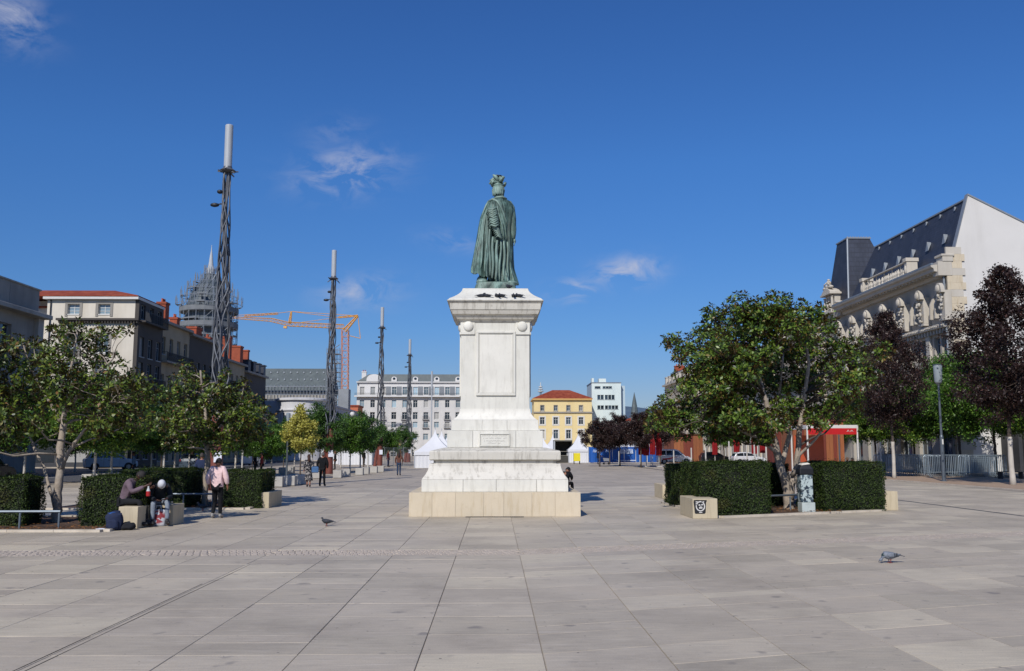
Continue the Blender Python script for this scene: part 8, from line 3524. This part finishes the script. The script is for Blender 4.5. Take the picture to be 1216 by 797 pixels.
# red bottle in hand
c, s = cos(-pi / 2 - .12), sin(-pi / 2 - .12)
w = P['wrR'] + Vector((.0, .08, .0))
bo_ = T('drink_bottle', 'small red-labelled bottle held by the man in the grey-purple sweater', 'bottle', (sitx + w.x * c - w.y * s, G(163, 628).y + .5 + w.x * s + w.y * c, w.z - .24))
mb = MB(); mb.lathe([(.045, 0), (.05, .02), (.05, .12)], 12); mb.build('body', M('bottle_red', '#a31d1f', .4, .05, 6), bo_)
mb = MB(); mb.lathe([(.049, .1205), (.03, .17), (.02, .2), (.02, .24)], 12); mb.build('neck', M('bottle_clear', '#b9bcbc', .3, .05, 6), bo_)
S2 = dict(SIT)
S2.update(pelvis=(0, -.05, .60), hipL=(-.09, -.02, .60), hipR=(.09, -.02, .60), waist=(0, .05, .74), chest=(0, .22, .92), neck=(0, .36, 1.0), head=(0, .47, 1.03), shL=(-.18, .24, .98), shR=(.18, .24, .98),
          elL=(-.26, .35, .72), wrL=(-.12, .56, .68), elR=(.26, .35, .72), wrR=(.12, .56, .66), knL=(-.17, .42, .60), anL=(-.17, .46, .13), toL=(-.18, .62, .04), knR=(.17, .42, .60), anR=(.17, .42, .13), toR=(.18, .58, .04), look=(0, .6, -.8))
g = A(193, 600, 23.9)
person('person with a white beanie and dark jacket sitting bent over beside the sweatered man', (g.x - .02, 23.6), pi + .5, S2, top='#1b2026', legs='#7d8590', hair='#1d1713', hat='#c2c4c9', skin=SKIND, h=1.68, bulk=1.18)
sb = MB()
sb.box(g.x - .26, g.x + .42, 23.5, 24.3, 0, .50)
tag(bev(sb.build('stone_block', BLK), .012, 2), 'stone block mostly hidden under the person with the white beanie', 'stone block')
# dark figure resting against the back corner of the pedestal
S3 = dict(SIT)
S3.update(pelvis=(0, -.02, .13), hipL=(-.09, 0, .13), hipR=(.09, 0, .13), waist=(0, .02, .28), chest=(0, .12, .44), neck=(0, .22, .56), head=(0, .30, .63), shL=(-.17, .15, .52), shR=(.17, .15, .52), elL=(-.22, .2, .38), wrL=(-.12, .36, .3), elR=(.22, .2, .38), wrR=(.12, .36, .3),
          knL=(-.1, .40, .16), anL=(-.1, .44, -.26), toL=(-.1, .58, -.34), knR=(.1, .42, .16), anR=(.1, .46, -.26), toR=(.1, .6, -.34), look=(0, .8, -.4))
person('person in black sitting on the pedestal ledge, mostly hidden behind its side', (2.2, 29.6), -pi / 5, S3, top='#141519', legs='#1a1b20', hair='#101012', h=1.45, bulk=1.1, z=.676)
flush()

# --- backpack and carrier bag
g = G(130, 631)
bp = T('backpack', 'dark blue backpack slumped on the paving in front of the hedge', 'backpack', (g.x + .0, g.y + .25, 0), .3)
bp.scale = (.82, .82, .85)
NAVY = M('navy_fabric', '#16223f', .85, .18, 9, bump=.4)
NAVY2 = M('blue_fabric', '#1f4c8a', .85, .12, 9)
def blob(mb, c, r, seed, n=22, m=14, amp=.12, sq=.8):
    rings = []
    for j in range(1, m):
        th = pi * j / m
        ring = []
        for i in range(n):
            ph = 2 * pi * i / n
            d = Vector((sin(th) * cos(ph), sin(th) * sin(ph), -cos(th)))
            d2 = Vector([abs(x) ** sq * (1 if x > 0 else -1) for x in d])
            k = 1 + amp * mn.noise(d * 2.2 + Vector((seed, 0, 0)))
            ring.append((c[0] + d2.x * r[0] * k, c[1] + d2.y * r[1] * k, max(0.004, c[2] + d2.z * r[2] * k)))
        rings.append(ring)
    mb.ring_loft(rings)
mb = MB(); blob(mb, (0, 0, .25), (.22, .17, .26), 1.1, amp=.3, sq=.62); mb.build('main_bag', NAVY, bp, smooth=True)
mb = MB(); blob(mb, (-.04, -.15, .17), (.16, .08, .14), 3.1, amp=.3, sq=.6); mb.build('front_pocket', NAVY, bp, smooth=True)
mb = MB(); blob(mb, (-.05, -.02, .43), (.14, .12, .07), 5.0); mb.build('top_pocket', NAVY2, bp, smooth=True)
mb = MB()
for s in (-1, 1):
    mb.tube([(s * .1, .14, .46), (s * .16, .26, .34), (s * .17, .28, .15), (s * .14, .2, .03)], .018, 6)
mb.tube([(-.2, -.1, .05), (-.38, -.2, .015), (-.5, -.12, .012), (-.42, -.02, .012)], .016, 6)
mb.build('strap', NAVY, bp, smooth=True)
mb = MB(); blob(mb, (.36, .02, .10), (.2, .16, .11), 7.0, amp=.3); mb.build('folded_coat', M('black_cloth', '#14161c', .9, .15, 8), bp, smooth=True)
mb = MB(); blob(mb, (-.33, -.06, .035), (.16, .09, .035), 9.0, amp=.3); mb.build('paper_scrap', PAPER, bp, smooth=True)
g = G(186, 625)
cbg = T('carrier_bag', 'white plastic carrier bag with a red floral print standing before the seated people', 'bag', (g.x + .0, g.y + .1, 0), .12)
t = NT('printed_plastic')
n = t.noise(9, 3, .5, kind='Object', dist=.5)
gr = t.new('ShaderNodeTexGradient', gradient_type='SPHERICAL')
mp = t.new('ShaderNodeMapping')
mp.inputs['Location'].default_value = (0, 0, -1.15)
mp.inputs['Scale'].default_value = (4.5, 0, 5.2)
t.l.new(t.coord('Object'), mp.inputs[0])
t.l.new(mp.outputs[0], gr.inputs[0])
f = t.math('MULTIPLY', t.ramp(gr.outputs[1], [(.05, (0, 0, 0)), (.3, (1, 1, 1))]), t.ramp(n, [(.42, (0, 0, 0)), (.46, (1, 1, 1))]))
t.col(t.mix(f, lin('#aeb0b4'), lin('#7d1a22')))
CBM = t.done(.5)
mb = MB()
rings = []
for j in range(8):
    u = j / 7
    z = .005 + .40 * u
    ring = []
    for i in range(28):
        a = 2 * pi * i / 28
        ca, sa = cos(a), sin(a)
        k = 1 / max(abs(ca), abs(sa)) ** .7
        w_ = .21 - .02 * u + .02 * sin(a * 5 + u * 6)
        d_ = .12 - .05 * u + .015 * sin(a * 4 + u * 5)
        ring.append((w_ * ca * k * .92, d_ * sa * k * .92, z))
    rings.append(ring)
mb.ring_loft(rings)
mb.build('sack', CBM, cbg, smooth=True)
mb = MB()
for s in (-1, 1):
    mb.tube([(-.07, s * .04, .39), (-.05, s * .05, .5), (.05, s * .05, .5), (.07, s * .04, .39)], .01, 5)
mb.build('handle', CBM, cbg)
mb = MB(); blob(mb, (.03, 0, .40), (.12, .05, .05), 4.0, amp=.3); mb.build('contents', M('black_cloth', '#14161c', .9, .15, 8), cbg, smooth=True)

# --- pigeons
PGD = M('pigeon_dark', '#2c3038', .6, .2, 30)
PGG = M('pigeon_grey', '#6f757e', .65, .18, 30)
PGN = M('pigeon_neck', '#2a3a3c', .35, .3, 40)
PGW = M('pigeon_white', '#b5b5b8', .7, .08, 30)
PGL = M('pigeon_leg', '#7d3b35', .6, .1, 20)
def pigeon(label, loc, rz, pose='stand', dark=False, s=1.0):
    r = T('pigeon', label, 'pigeon', loc, rz, None)
    r.scale = (s,) * 3
    BM = PGD if dark else PGG
    hd = {'stand': (.125, 0, .20), 'feed': (.15, 0, .045), 'sit': (.10, 0, .15)}[pose]
    zb_ = {'stand': .12, 'feed': .11, 'sit': .075}[pose]
    # body > lofted along x (head end +x)
    mb = MB()
    prof_ = [(-.15, .012, .010, zb_ - .012), (-.11, .030, .026, zb_ - .004), (-.05, .052, .048, zb_), (.0, .06, .058, zb_ - .002), (.05, .056, .058, zb_ + .003), (.09, .042, .046, zb_ + .014)]
    pth = [(x, a, b_, z) for x, a, b_, z in prof_]
    if pose == 'feed':
        pth += [(.115, .030, .034, zb_ - .012), (.135, .022, .024, zb_ - .035)]
    else:
        pth += [(.108, .030, .033, zb_ + .035), (.118, .022, .024, hd[2] - .018)]
    rings = [[(x + (.0 if pose == 'feed' else 0), a * cos(q), z + b_ * sin(q)) for q in [2 * pi * i / 14 for i in range(14)]] for x, a, b_, z in pth]
    mb.ring_loft(rings)
    mb.ell(hd, (.026, .021, .023), 12, 8)
    mb.ell((hd[0] - .012, 0, hd[2] + (.012 if pose == 'feed' else -.012)), (.022, .02, .026), 10, 8)
    fixn(mb.build('body', BM, r, smooth=True))
    mb = MB()
    dz = -.022 if pose == 'feed' else -.006
    mb.tube([(hd[0] + .02, 0, hd[2] + dz * .4), (hd[0] + .045, 0, hd[2] + dz * 1.4)], [.006, .002], 6)
    mb.build('beak', PGD, r)
    mb = MB()
    mb.ell((.10, 0, zb_ + (.022 if pose != 'feed' else .0)), (.033, .036, .036), 12, 8)
    mb.build('neck_feathers', PGN, r, smooth=True)
    for sd_ in (-1, 1):
        mb = MB()
        rings = []
        for (x, h_, y_) in ((.07, .012, .047), (.04, .036, .060), (-.02, .038, .060), (-.08, .026, .045), (-.14, .012, .022), (-.175, .004, .012)):
            rings.append([(x, sd_ * (y_ + .006 * cos(q)), zb_ + .012 + h_ * sin(q) * .9 - (x < -.05) * .0) for q in [2 * pi * i / 10 for i in range(10)]])
        mb.ring_loft(rings)
        w_ = fixn(mb.build('wing', PGD if dark else PGG, r, smooth=True))
        for k_ in range(2):
            mb = MB()
            x = -.045 - k_ * .035
            mb.box(x - .006, x + .006, sd_ * .055 - .012, sd_ * .055 + .014, zb_ - .015, zb_ + .035)
            mb.build('wing_bar', PGD, w_)
    mb = MB()
    mb.ring_loft([[(-.12, -.025, zb_), (-.12, .025, zb_), (-.12, .025, zb_ + .014), (-.12, -.025, zb_ + .014)], [(-.225, -.035, zb_ - .02), (-.225, .035, zb_ - .02), (-.225, .035, zb_ - .012), (-.225, -.035, zb_ - .012)]])
    fixn(mb.build('tail', PGD, r))
    if not dark:
        mb = MB(); mb.ell((-.10, 0, zb_ + .005), (.03, .036, .03), 10, 6); mb.build('pale_rump', PGW, r, smooth=True)
    if pose != 'sit':
        for sd_ in (-1, 1):
            mb = MB()
            mb.tube([(0, sd_ * .025, zb_ - .045), (.005, sd_ * .025, .03), (0, sd_ * .025, .006)], [.012, .005, .005], 6)
            for a in (-.5, 0, .5, pi):
                mb.tube([(0, sd_ * .025, .006), (.028 * cos(a), sd_ * .025 + .028 * sin(a), .004)], .003, 4)
            mb.build('leg', PGL, r)
    return r


g = G(1057, 668.5)
pigeon('grey pigeon pecking at the paving in the open foreground', (g.x, g.y, 0), pi + .15, 'feed', False, 1.12)
g = G(388, 625)
pigeon('dark pigeon standing alone on the paving between the walkers and the pedestal', (g.x, g.y, 0), pi - .2, 'stand', True, 1.0)
g = G(241, 607)
pigeon('dark pigeon walking in the tree shade behind the walker in pink', (g.x, g.y, 0), pi, 'stand', True, 1.25)
zC_ = zC + .06
for (px_, dx, rz_, po, lb) in ((571.5, 0, .3, 'sit', 'pigeon squatting at the far end of the pedestal top, body along the edge'), (577.5, 0, 2.6, 'sit', 'pigeon squatting second on the pedestal top'), (590, 0, 1.9, 'sit', 'pigeon on the pedestal top below the middle of the statue'),
                               (595.5, 0, 2.3, 'sit', 'pigeon beside the middle one on the pedestal top, tail down'), (610, 0, 1.6, 'sit', 'small-looking pigeon on the pedestal top facing away, before the pair end'), (616.5, 0, 2.4, 'sit', 'last pigeon on the pedestal top, below the statue boot side')):
    x = (px_ - 588) / 1090 * (CY - 1.35)
    pigeon(lb, (x, CY - 1.30, zC + .075), rz_, po, True, .98)
pigeon('pigeon sitting up against the bronze foot of the statue', (.42, SY - .80, PTOP), 2.2, 'sit', True, 1.0)

pigeon('pigeon perched on the very top of the plumed hat of the statue', (hx - .02, SY - .02, PTOP + sp(596, 104)[1] - .01), 2.2, 'sit', True, .9)
